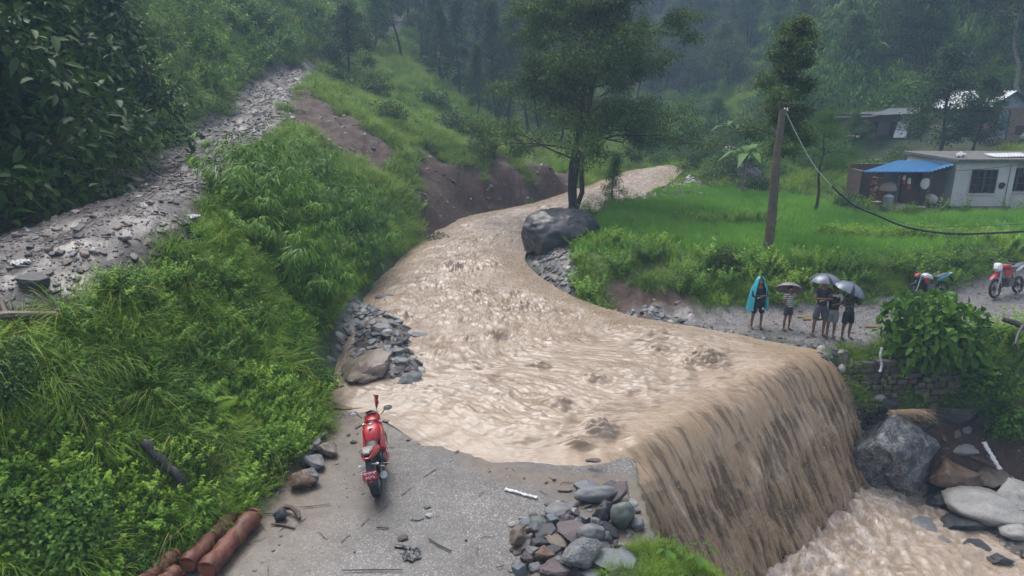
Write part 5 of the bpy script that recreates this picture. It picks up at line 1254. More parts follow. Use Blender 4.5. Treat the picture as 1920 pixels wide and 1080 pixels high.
stick([D(1823,858,16.7), D(1848,866,16.4), D(1874,880,16.1)], [.07,.075,.06], 'brown driftwood pole between the pale boulders under the bank', name='driftwood', cat='driftwood')
M_CLOTH = plain('white_cloth', (.52,.52,.52), .8, var=.1, scale=20); M_LITTER = plain('litter', (.45,.46,.47), .6, var=.15, scale=25); M_BLACKC = plain('black_rubber', (.018,.020,.024), .4, var=.3, scale=20)
def rag(P, w, d, label, mat=None, h=.06, rz=0, name='rag', cat='litter', seed=1, rot=None, n=26):
    """crumpled cloth: a folded sheet with real thickness"""
    u, v = np.meshgrid(np.linspace(-1,1,n), np.linspace(-1,1,n)); s = seed*7.7
    r = np.sqrt(u*u+v*v); k = 1-.30*np.abs(fbm(u*1.4+s, v*1.4, o=3, seed=seed))
    X = u*w/2*k+.08*w*fbm(u*2+s, v*2, o=2, seed=seed+1); Y_ = v*d/2*k+.08*d*fbm(u*2, v*2+s, o=2, seed=seed+2)
    Z = h*np.abs(1-np.abs(fbm(u*1.6+s, v*1.6, o=4, seed=seed+3))*2.4)*(1-.4*r)+.01
    V = np.stack([X, Y_, Z], -1).reshape(-1,3); keep = (r+.35*fbm(u*1.8+s, v*1.8, o=3, seed=seed+5)).ravel() < 1.02
    F = grid_faces(n, n); F = F[keep[F].all(1)]
    V2 = np.concatenate([V, V-[0,0,.006]]); F2 = np.concatenate([F, F[:, ::-1]+len(V)])
    o = np_obj(name, V2, F2, mat or M_CLOTH); o.location = P; o.rotation_euler = rot or (0,0,rz); return tag(o, label, cat)
def tub(pts, r, label, mat, name, cat='litter', seed=3):
    m = MB(); k = 22; P = catmull(pts, k); m.tube(P, [r*(1+.12*math.sin(i*1.9)+.1*math.sin(i*4.1))*(1.25 if i in (0,1,k-2,k-1) else 1) for i in range(k)], 10, flat=.55)
    V = m.v[0]; m.v[0] = V+(fbm(V[:,0]*16, V[:,1]*16, V[:,2]*16, o=3, seed=seed)*r*.9)[:,None]*np.array([.5,.5,.7]); return tag(m.build(name, mat), label, cat)
tub([G(947,917,.03), G(965,921,.035), G(985,927,.035), G(1007,933,.03)], .026, 'twisted strip of white cloth lying on the slab', M_CLOTH, 'cloth_strip', 'cloth')
rag(G(772,1042,.0), .30, .36, 'crumpled black rag on the slab', M_BLACKC, .05, name='rag', seed=4)
tub([G(741,1024,.02), G(756,1025,.03), G(768,1030,.03)], .03, 'black strip next to the crumpled black rag', M_BLACKC, 'rag_strip', 'litter')
for (px, py, w, d, lb_, sd_) in [(38,497,.30,.34,'white plastic litter on the left of the rubble road',6),(357,411,.36,.4,'white litter at the outer edge of the rubble road',9)]:
    p = hit(px, py); rag((p[0],p[1],p[2]+.02), w, d, lb_, M_LITTER, .08, seed=sd_, name='plastic_litter')
tub([D(1845,830,16.6), D(1852,842,16.4), D(1862,858,16.2), D(1876,880,16.0)], .055, 'torn white cloth hanging down the red earth bank', M_CLOTH, 'cloth', 'cloth')
tub([D(1653,652,17.25), D(1650,668,17.2), D(1653,682,17.15), D(1650,697,17.1)], .042, 'grey-white strip of cloth hanging on the masonry wall', M_LITTER, 'cloth_strip', 'cloth')
rr_ = LB(); 
for k in range(150):
    p0 = np.array(D(U(1660,1725), U(768,776), 16.0+U(-.1,.4))); 
    rr_.blade(np.array([p0]), np.array([U(-.5,.7)-.6]), np.array([U(.2,.55)]), np.array([.015]), np.array([U(1.2,1.6)]), np.array([U(.6,1.6)]))
tag(link(bpy.data.objects.new('dead_grass', rr_.mesh('dead_grass', plain('dead_grass', (.17,.115,.07), .8, var=.4)))), 'brown dead grass caught on the top of the veined boulder', 'dead grass', kind='stuff')
# ================================================================== POLE, WIRES
M_POLE = plain('weathered_pole', (.105,.088,.062), .75, var=.35, scale=5, bump=.4); M_WIRE = plain('black_cable', (.012,.013,.014), .5, var=.2)
pz = G(1437,486,1.15); pz = (pz[0], pz[1], gz(pz[0], pz[1])); PTOP = 6.35
pr = empty('wooden_pole', pz); hP = PTOP-pz[2]
MB().tube([(0.02*math.sin(k*.8), 0, hP*k/10-.15*(k == 0)) for k in range(11)], [.165-.055*k/10 for k in range(11)], 14).build('shaft', M_POLE, pr)
MB().tube([(0,0,hP*.93),(-.14,-.02,hP+.22)], [.05,.025], 8).build('stub', M_POLE, pr)
for dx in (.07, .16): MB().lathe([(.02,0),(.035,.03),(.022,.06),(.03,.09),(.0,.12)], (dx,-.03,hP-.06)).build('insulator', plain('porcelain', (.6,.6,.58), .3), pr)
tag(pr, 'bare leaning-looking wooden pole at the front edge of the rice field', 'pole')
top = Vector((pz[0]+.1, pz[1], PTOP-.05))
def wire(pts, r, label, mat=M_WIRE, name='wire', n=40, twist=False):
    P = catmull(pts, n)
    if twist:
        m = MB()
        for ph in (0, 2.1, 4.2): m.tube([p+np.array([0, .6*r*math.cos(i*.9+ph), .9*r*math.sin(i*.9+ph)]) for i, p in enumerate(catmull(pts, n*4))], r*.62, 5)
        for i in range(0, n*4, 3):
            p = catmull(pts, n*4)[i]; m.ell(tuple(p+rng.normal(size=3)*r*.5), (r*U(.6,1.3),)*3, 5, 4)
        return tag(m.build(name, mat), label, 'cable')
    return tag(MB().tube(P, r, 6).build(name, mat), label, 'cable')
wire([tuple(top), D(1600,236,28), D(1760,247,31), D(1925,252,35), D(2050,250,38)], .012, 'thin overhead wire running from the pole top past the tin roofs')
wire([tuple(top), D(1502,268,23.4), D(1528,312,23.1), D(1560,350,22.8)], .013, 'pale slack wire drooping from the pole top', plain('pale_wire', (.4,.42,.42), .5))
wire([D(1560,350,22.8), D(1600,384,22.4), D(1640,402,22), D(1700,426,21.5), D(1780,438,21), D(1860,437,20.6), D(1930,433,20.2), D(2060,420,19.6)], .026, 'thick twisted black cable sagging across the rice field', name='cable', twist=True)
wire([D(1765,322,33.5), D(1850,316,33.2), D(1925,307,33), D(2000,300,33)], .012, 'thin wire in front of the white house wall')
wire([D(1560,362,30), D(1700,420,26), D(1800,424,25), D(1925,420,24)], .008, 'faint lower wire above the thick twisted cable')

# ================================================================== MASONRY WALL beside the fall
def stone_wall(name, a, b, z0, z1, lean, label, mat, ch=.17, cw=.30, th=.16, cat='wall'):
    m = MB(); a, b = np.array(a, float), np.array(b, float); d = (b-a); L = np.linalg.norm(d); d /= L; nrm = np.array([d[1], -d[0]])
    rz = math.atan2(d[1], d[0]); rows = int((z1-z0)/ch)
    for r in range(rows):
        s = -U(0,cw)
        while s < L:
            w = cw*U(.45,1.6); zc = z0+(r+.5)*ch; o = a+d*(s+w/2)+nrm*(lean*(z1-zc)/(z1-z0)+U(-.07,.05))
            m.ell((o[0], o[1], zc+U(-.025,.025)), (w*U(.48,.56), th*U(.7,1.1), ch*U(.48,.62)), 8, 6, rot=(U(-.15,.15),U(-.14,.14),rz+U(-.12,.12)), fn=lambda V: np.sign(V)*np.abs(V)**.55)
            s += w
    m.build('stones', mat, None); o = COL.objects[-1]; o.name = name
    return tag(o, label, cat)
M_MASON = rock_mat('masonry_stone', [(.022,.019,.017),(.048,.042,.037),(.10,.09,.08)], layer=1)
stone_wall('masonry_wall', (9.15,17.38), (11.1,17.55), -3.9, -.03, .28, 'dark coursed stone wall at the right end of the waterfall, under the people', M_MASON)
stone_wall('masonry_wall', (11.4,17.5), (14.4,17.9), -2.2, -.55, .1, 'rough broken stonework in the eroded bank right of the coursed wall', M_MASON, .2, .4)

# ================================================================== HOUSES
M_PLAST = (lambda t: t.done(t.bsdf(t.mix(t.ramp(t.math('ADD', t.n.new('ShaderNodeSeparateXYZ').outputs[2] if False else t.noise(t.coord('Object'), 1.4, 6, .7), 0.0), [(.35, 0.), (.75, .55)]), (.56,.56,.575), (.36,.35,.33)), .85, t.bump(t.noise(t.coord('Object'), 40, 3), .15, .01), .2)))(NT('white_plaster'))
def brick_mat(name, c1, c2, mort, scale=1.0):
    t = NT(name); p = t.coord('Object'); sx = t.n.new('ShaderNodeSeparateXYZ'); t.l.new(p, sx.inputs[0])
    cb = t.n.new('ShaderNodeCombineXYZ'); t.l.new(t.math('ADD', sx.outputs[0], sx.outputs[1]), cb.inputs[0]); t.l.new(sx.outputs[2], cb.inputs[1])
    b = t.n.new('ShaderNodeTexBrick'); t.l.new(cb.outputs[0], b.inputs['Vector']); b.inputs['Scale'].default_value = scale; b.inputs['Color1'].default_value = (*c1,1); b.inputs['Color2'].default_value = (*c2,1); b.inputs['Mortar'].default_value = (*mort,1)
    b.inputs['Mortar Size'].default_value = .012; b.inputs['Brick Width'].default_value = .26; b.inputs['Row Height'].default_value = .10
    c = t.mix(t.ramp(t.noise(p, 2, 5, .7), [(.4, 0.), (.8, .6)]), b.outputs[0], tuple(x*.45 for x in c1))
    return t.done(t.bsdf(c, .85, t.bump(b.outputs[1], .4, -.01), .3))
M_BRICK = brick_mat('brown_brick', (.13,.085,.062), (.085,.060,.048), (.10,.085,.075)); M_BRICK2 = brick_mat('pale_brick', (.30,.20,.15), (.20,.14,.11), (.20,.17,.15)); M_MUD = brick_mat('mud_stone', (.20,.16,.14), (.14,.115,.10), (.16,.14,.13))
M_TIN = plain('grey_tin', (.30,.32,.34), .45, var=.3, scale=2.5, metal=.3); M_TINB = plain('bright_tin', (.62,.65,.68), .35, var=.15, metal=.4); M_BLUET = plain('blue_roof', (.085,.25,.46), .4, var=.18, scale=2.5); M_GABLE = plain('blue_grey_tin', (.20,.25,.30), .6, var=.25, scale=4)
M_FRAME = plain('dark_frame', (.055,.035,.032), .6, var=.2); M_GLASS = plain('window_glass', (.012,.013,.015), .12, var=.1); M_WFR = plain('pale_frame', (.5,.5,.5), .6, var=.1); M_DKIN = plain('interior_shade', (.018,.017,.018), .9, var=.3); M_CONC = plain('dirty_concrete', (.10,.098,.095), .8, var=.4, scale=4, bump=.3); M_DOOR = plain('blue_grey_door', (.13,.17,.22), .6, var=.2)
M_MATBLACK = plain('matt_black', (.03,.03,.03), .9)
def corrug(m, p00, p10, p11, p01, nu=60, amp=.025, th=.012, waves=20):
    """corrugated sheet between four corners; u runs along the eave"""
    p00, p10, p11, p01 = map(lambda p: np.array(p, float), (p00, p10, p11, p01)); n = _norm(np.cross(p10-p00, p01-p00)); n = n if n[2] > 0 else -n
    V = []
    for u in np.linspace(0,1,nu*2+1):
        o = n*amp*math.sin(u*waves*2*math.pi); a = p00+(p10-p00)*u+o; b = p01+(p11-p01)*u+o
        V += [a, b, b-n*th, a-n*th]
    F = []
    for i in range(nu*2):
        for j in range(4): F.append((i*4+j, i*4+(j+1)%4, (i+1)*4+(j+1)%4, (i+1)*4+j))
    return m.add(V, F)
def window(parent, x, y, z, w, h, cols=2, rows=3, fr=M_FRAME, surround=True):
    """window on a wall facing -y, centre at x,z"""
    f = MB()
    for dx in (-w/2, w/2): f.box((x+dx, y-.02, z), (.06,.09,h+.06))
    for dz in (-h/2, h/2): f.box((x, y-.021, z+dz), (w-.06,.088,.06))
    f.box((x, y-.019, z), (.09,.085,h-.06))
    for s in (-1, 1):
        for i in range(1, cols): f.box((x+s*(w/4+.01)+(i/cols-.5)*(w/2-.1), y-.015, z), (.03,.05,h-.08))
        for j in range(1, rows): f.box((x+s*(w/4+.01), y-.012, z+(j/rows-.5)*h), (w/2-.12,.045,.03))
    wo_ = f.build('window', fr, parent, smooth=False)
    MB().box((x, y+.004, z), (w,.02,h)).build('pane', M_GLASS, wo_, smooth=False)
    if surround:
        g = MB()
        g.box((x, y-.02, z-h/2-.07), (w+.2,.14,.07)); g.box((x-w/2-.06, y-.013, z), (.05,.06,h+.05)); g.build('sill', M_WFR, wo_, smooth=False)
    return wo_
# --- white flat-roofed house
YH = 34.2
def HX(px, Y=YH, py=350): return D(px, py, Y)[0]
base = gz(HX(1850), YH)
zt = D(1850,303,YH)[2]; zb = D(1850,396,YH)[2]
H2 = empty('white_house', (HX(1787), YH, zb)); hh = zt-zb
W1 = HX(1899)-HX(1787)
MB().box((W1/2, 2.2, hh/2-.1), (W1, 4.4, hh+.2)).box((W1+1.9, 2.55, hh/2-.1), (3.8, 3.7, hh+.2)).build('wall', M_PLAST, H2, smooth=False)
MB().box((W1/2+.9, 2.2, hh+.07), (W1+2.1, 5.0, .14)).box((W1+2.9, 2.3, hh+.068), (2.0, 4.9, .13)).build('roof', M_CONC, H2, smooth=False)
window(H2, HX(1841)-HX(1787), -.0, D(1841,340,YH)[2]-zb, 1.24, 1.12)
window(H2, W1+.62, .70, D(1841,340,YH)[2]-zb, .9, 1.12)
MB().box((W1/2, -.03, .08), (W1+.1,.1,.36)).build('plinth', M_CONC, H2, smooth=False)
MB().ell((HX(1877)-HX(1787), -.03, D(1877,348,YH)[2]-zb), (.16,.06,.17), 12, 8).ell((HX(1880)-HX(1787), -.05, D(1877,346,YH)[2]-zb), (.08,.1,.08), 8, 6).build('round_black_mark', M_MATBLACK, H2)  # round black mark with a smaller one on it, raised from the wall
MB().box((HX(1888)-HX(1787), -.02, hh*.5), (.02,.02,hh*.9)).build('drain_streak', M_CONC, H2, smooth=False)
tag(H2, 'white plastered flat-roofed house with barred dark windows above the rice field', 'house')
rag((HX(1805), YH+.6, zt+.15), .55, .45, 'white cloth bundle on the roof edge of the white house', M_CLOTH, .3, seed=12, name='cloth_bundle', cat='cloth')
tr = MB(); corrug(tr, (0,0,0), (1.9,0,.05), (1.9,.9,.14), (0,.9,.1), waves=12); o = tr.build('tin_sheet', M_TIN); o.location = (HX(1868), YH+.5, zt+.18); tag(o, 'grey tin sheet lying on the flat roof of the white house', 'tin sheet')
# --- blue-roofed shed
Ys = 34.0; xL, xR, xM = HX(1636,Ys), HX(1786,Ys), HX(1741,Ys); zs = D(1700,392,Ys)[2]
S = empty('blue_roofed_house', (xL, Ys, zs)); ws = xR-xL-.03; xm = xM-xL; ht = D(1700,322,Ys)[2]-zs
MB().box((ws/2, 2.6, ht/2), (ws, .2, ht+.3)).box((.1, 1.9, ht/2-.05), (.2, 1.3, ht-.1)).box((xm+(ws-xm)/2, .75, ht/2+.08), (ws-xm, .22, ht+.0)).box((xm+.11, 1.6, ht/2), (.22, 1.5, ht-.02)).build('wall', M_BRICK, S, smooth=False)
MB().box((xm/2+.1, 1.0, -.12), (xm+.2, 3.2, .24)).build('porch_floor', M_CONC, S, smooth=False)
r_ = MB(); q = lambda px, py, Y: np.array(D(px, py, Y))-np.array([xL, Ys, zs])
corrug(r_, q(1618,322,33.2), q(1742,322,33.2), q(1787,301,36.6), q(1684,301,36.6), waves=22, amp=.03)
corrug(r_, q(1742,322.3,33.2), q(1787,309,33.6), q(1787,301.2,36.6), q(1786.6,301.2,36.6), waves=6, amp=.03)
r_.build('roof', M_BLUET, S, smooth=False)
for px in (1683, 1741): MB().tube([(HX(px,33.6)-xL, -.4, -.1), (HX(px,33.6)-xL+.03, -.38, ht-.12)], .06, 8).build('post', M_POLE, S)
MB().box((xm*.78, 2.46, ht*.42), (.75,.06,ht*.8)).build('door', M_DOOR, S, smooth=False)
tag(S, 'small brick house with a bright blue sheet roof and an open porch', 'house')
fw = MB()
for k in range(110):
    fw.tube([(U(-.32,.32)-.0, -.3, .06+k*.0135), (U(-.32,.32), .35, .06+k*.0135)], .035, 5)
    fw.box((U(-.05,.05), -.3, .05+k*.0135), (U(.4,.66), .07, .03), rot=(0,U(-.1,.1),U(-.1,.1)))
o = fw.build('firewood_stack', plain('firewood', (.115,.055,.040), .8, var=.55, scale=20), smooth=False); o.location = (xL+.42, Ys+.1, zs); tag(o, 'stack of split firewood at the left end of the blue-roofed porch', 'firewood')
pt = lambda px, py, Y=33.7: D(px, py, Y)
p = pt(1665,375); r0 = empty('water_drum', (p[0], p[1], zs)); MB().lathe([(.27,.0),(.29,.05),(.28,.28),(.30,.3),(.28,.32),(.28,.58),(.24,.66)], n=18).build('drum', plain('grey_plastic', (.16,.17,.19), .5), r0); rg = MB().lathe([(.22,.66),(.26,.68),(.14,.76),(.02,.80)], n=16).build('lid', M_CLOTH, r0); tag(r0, 'grey drum with a white cover on the porch beside the firewood', 'drum')
p = pt(1664,349,33.9); r0 = empty('straw_dome', (p[0], p[1], p[2]-.22)); MB().ell((0,0,.05), (.52,.42,.42), 18, 10, fn=lambda V: np.stack([V[:,0], V[:,1], np.maximum(V[:,2], -.1)], -1)).build('dome', plain('sacking', (.26,.22,.20), .9, var=.2), r0); MB().tube([(0,0,-.05),(0,0,-1.0)], .04, 6).build('stand', M_POLE, r0); tag(r0, 'grey-brown dome of sacking on a stand under the blue roof', 'cover')
for (px, py, w, h, lb_, cl_) in [(1696,337,.13,.42,'red and white garment hanging left under the blue roof',1),(1706,342,.14,.55,'longer red and white garment hanging beside the first one',2)]:
    p = pt(px, py-8); m = MB(); g = empty('hanging_garment', p)
    for part, z0_, z1_, mt in (('white_top', 0, -h*.5, M_CLOTH), ('red_bottom', -h*.5, -h, plain('red_cloth', (.38,.03,.04), .85))):
        rings = [[(w*.5*math.cos(a)*(1+.25*math.sin(3*a+z_*9)), .05*math.sin(a), z_) for a in np.linspace(0, 2*math.pi, 12, endpoint=False)] for z_ in np.linspace(z0_, z1_, 6)]
        MB().loft(rings).build(part, mt, g)
    tag(g, lb_, 'clothes')
p = pt(1735,344,33.6); m = MB(); rings = [[(.24*r_2*math.cos(a)*(1+.12*math.sin(2*a)), .07*math.sin(a), z_) for a in np.linspace(0, 2*math.pi, 14, endpoint=False)] for z_, r_2 in ((.26,.25),(.22,.7),(.08,1),(-.1,1.05),(-.2,.7),(-.27,.35))]
o = m.loft(rings).build('white_cloth', M_CLOTH); o.location = p; tag(o, 'round white cloth hung at the corner post of the blue-roofed house', 'cloth')
p = pt(1747,373,33.9); m = MB().ell((0,0,0), (.27,.2,.22), 14, 9, fn=lambda V: np.sign(V)*np.abs(V)**.7); o = m.build('sack', plain('pale_sack', (.42,.37,.36), .9)); o.location = p; o.rotation_euler = (0,.5,0); tag(o, 'pale sack leaning on the brick wall of the blue-roofed house', 'sack')
p = pt(1763,378,34.1); o = MB().ell((0,0,0), (.22,.2,.24), 12, 9).build('sack', plain('brown_sack', (.13,.10,.095), .9)); o.location = p; tag(o, 'dark brown sack behind the pale sack', 'sack')
rag(D(1722,390,33.2), .75, .3, 'white cloth lying on the ledge in front of the blue-roofed house', M_CLOTH, .10, seed=15, name='cloth', cat='cloth')
rag(D(1643,380,33.3), .5, .2, 'yellowish cloth on the ground left of the grey drum', plain('yellow_cloth', (.5,.42,.28), .9), .1, seed=16, name='cloth', cat='cloth')
stone_wall('stone_ledge', (xL-.8, 33.15), (HX(1960)+1, 33.0), zs-.75, zs-.02, .05, 'low weedy stone ledge in front of the two lower houses', M_MASON, .15, .3)
# --- long mud house higher up
Yl = 48.5; x1, x2, xs = HX(1566,Yl,230), HX(1735,Yl,230), HX(1634,Yl,230); zl = D(1650,262,Yl)[2]-.3; hl = D(1650,216,Yl)[2]-zl
Lh = empty('long_house', (x1, Yl, zl)); wl_ = x2-x1
MB().box((wl_/2, 2, hl/2-.2), (wl_, 4, hl+.4)).build('wall', M_MUD, Lh, smooth=False)
r_ = MB(); q = lambda px, py, Y: np.array(D(px, py, Y))-np.array([x1, Yl, zl])
corrug(r_, q(1634,216,47.6), q(1716,213,47.6), q(1740,199,51), q(1668,203,51), waves=16); r_.build('roof', M_TIN, Lh, smooth=False)
r_ = MB(); corrug(r_, q(1558,221,47.8), q(1640,219,47.8), q(1676,208,51), q(1600,211,51), waves=16); r_.build('roof', plain('rusty_dark_tin', (.20,.21,.22), .6, var=.4, scale=3), Lh, smooth=False)
for px, w in ((1600,.9),(1630,1.1),(1680,.8)): MB().box((HX(px,Yl,240)-x1, -.02, hl*.42), (w,.08,hl*.7)).build('dark_door_panel', M_DKIN, Lh, smooth=False)  # dark panels on the solid wall; the doorways' inner shade is their colour
MB().box((wl_*.4, -.5, hl+.05), (wl_*.9,.08,.08)).build('eave_beam', M_FRAME, Lh, smooth=False)
tag(Lh, 'long low mud-walled house with grey tin roofs under the trees', 'house')
ts = MB(); corrug(ts, D(1674,258,47.6), D(1698,258,47.6), D(1707,226,48.3), D(1684,227,48.3), waves=4, nu=20); tag(ts.build('tin_sheet', M_TINB, smooth=False), 'bright tin sheet leaning against the front of the long mud house', 'tin sheet')
rag(D(1598,258,46.5), 1.0, .4, 'pale cloth lying in front of the long mud house', plain('yellow_cloth', (.5,.42,.28), .9), .2, seed=18, name='cloth', cat='cloth')
# --- gabled brick house
Yg = 45.5; xa, xb = HX(1851,Yg,230), HX(1926,Yg,230); zg = D(1888,250,Yg)[2]-.4; he = D(1888,202,Yg)[2]-zg; hr_ = D(1888,172,Yg)[2]-zg; wg = xb-xa
Gb = empty('gabled_house', (xa, Yg, zg))
MB().box((wg/2, 3, he/2-.2), (wg, 6, he+.4)).build('wall', M_BRICK2, Gb, smooth=False)
MB().extrude([(-.02,he),(wg+.02,he),(wg*.5,hr_)], 1, .02, 5.9).build('gable', M_GABLE, Gb, smooth=False)
r_ = MB(); corrug(r_, (wg*.5,-.35,hr_+.06), (wg*.5,6.3,hr_+.06), (-.45,6.3,he-.12), (-.45,-.35,he-.12), waves=18); corrug(r_, (wg*.5,-.35,hr_+.06), (wg*.5,6.3,hr_+.06), (wg+.45,6.3,he-.12), (wg+.45,-.35,he-.12), waves=18); r_.build('roof', M_TIN, Gb, smooth=False)
dr = MB().box((HX(1880,Yg,225)-xa, -.02, he*.45), (.62,.08,he*.86)).build('door', M_DOOR, Gb, smooth=False); MB().box((HX(1880,Yg,225)-xa+.36, -.03, he*.45), (.08,.1,he*.9)).build('door_frame', M_FRAME, dr, smooth=False)
MB().box((wg*.84, -.02, he*.3), (.5,.06,.6)).build('window', M_FRAME, Gb, smooth=False)
tag(Gb, 'brick house with a blue-grey tin gable among the trees at the right edge', 'house')
# clothes line with small flags
cl = empty('clothes_line', D(1798,259,42)); c0 = np.array(D(1798,259,42)); P = [np.array(D(px, py, 42))-c0 for px, py in ((1798,256),(1825,259),(1850,259),(1872,255),(1885,252))]; MB().tube(catmull(P, 20), .012, 5).build('line', M_WIRE, cl)
P = catmull(P, 17)
for k in range(1, 16): MB().extrude([(-.1,0),(.1,0),(.06,-.17*U(.7,1.6)),(-.05,-.17*U(.7,1.6))], 1, -.01, .01, c=tuple(P[k])).build('small_cloth', plain('pale_cloth', (.42,.40,.36), .9), cl, smooth=False)
tag(cl, 'line hung with small pale cloths between the trees above the white house', 'clothes line')
rag(D(1917,256,40), .5, .3, 'white cloth hanging right of the line of small cloths', M_CLOTH, .3, seed=21, name='cloth', cat='cloth', rot=(1.3,0,0))
# puddles
def puddle(c, rx, ry, label, seed):
    n = 40; V = [(0,0,0)]+[(rx*math.cos(a)*(1+.25*math.sin(3*a+seed)+.12*math.sin(7*a)), ry*math.sin(a)*(1+.25*math.sin(2*a+seed)), 0) for a in np.linspace(0, 2*math.pi, n, endpoint=False)]
    o = MB().add(V, [(0, 1+i, 1+(i+1)%n) for i in range(n)]).build('puddle', M_PUD); o.location = c; return tag(o, label, 'puddle', kind='structure')
M_PUD = plain('puddle_water', (.21,.16,.095), .12, var=.12, scale=2)
q = hit(1518,598); puddle((q[0], q[1], q[2]+.035), .40, .26, 'brown puddle on the gravel road behind the people', 1)
q = hit(1585,615); puddle((q[0]+.9, q[1]+.1, q[2]+.03), .35, .12, 'second brown puddle on the gravel road', 2)
q = G(640,757); puddle((q[0], q[1], .012), .55, .28, 'yellow-brown puddle at the foot of the near bank', 3)

# joint between the concrete panels, filled with dark mud
jp = catmull([G(640,1018), G(700,968), G(770,915), G(860,846)], 90); jv = []
for i, p_ in enumerate(jp):
    w_ = .011*max(0, .25+math.sin(i*.37)+.7*math.sin(i*1.3)); jv += [(p_[0]-w_, p_[1]+w_*.3+.03*math.sin(i*.31), .016), (p_[0]+w_, p_[1]-w_*.3+.03*math.sin(i*.31), .016)]
tag(np_obj('slab_joint', np.array(jv), grid_faces(90, 2), plain('joint_mud', (.055,.050,.046), .5, var=.5)), kind='structure')
# ================================================================== PEOPLE
def skin(name, nodes, edges, mat, parent=None, sub=2, loc=None):
    """nodes: name -> (x,y,z,r) or (x,y,z,rx,ry); grown into one smooth surface"""
    ks = list(nodes); me = bpy.data.meshes.new(name+'_src'); me.from_pydata([nodes[k][:3] for k in ks], [(ks.index(a), ks.index(b)) for a, b in edges], [])
    o = bpy.data.objects.new(name+'_src', me); COL.objects.link(o)
    sk = o.modifiers.new('s', 'SKIN'); sk.branch_smoothing = .3; sk.use_smooth_shade = True
    for i, k in enumerate(ks):
        v = me.skin_vertices[0].data[i]; n = nodes[k]; v.radius = (n[3], n[4] if len(n) > 4 else n[3]); v.use_root = (i == 0)
    sb = o.modifiers.new('b', 'SUBSURF'); sb.levels = sub; sb.render_levels = sub
    dg = bpy.context.evaluated_depsgraph_get(); m2 = bpy.data.meshes.new_from_object(o.evaluated_get(dg)); bpy.data.objects.remove(o)
    m2.name = name; m2.materials.clear(); m2.materials.append(mat); m2.polygons.foreach_set('use_smooth', np.ones(len(m2.polygons), bool))
    return link(bpy.data.objects.new(name, m2), parent)
M_SKIN = plain('skin', (.17,.085,.052), .5, var=.08); M_HAIR = plain('black_hair', (.010,.009,.009), .5, var=.3); M_EYE = plain('eye', (.5,.48,.45), .3); M_LIP = plain('lips', (.13,.05,.04), .5); M_SANDAL = plain('sandal', (.05,.035,.03), .6)
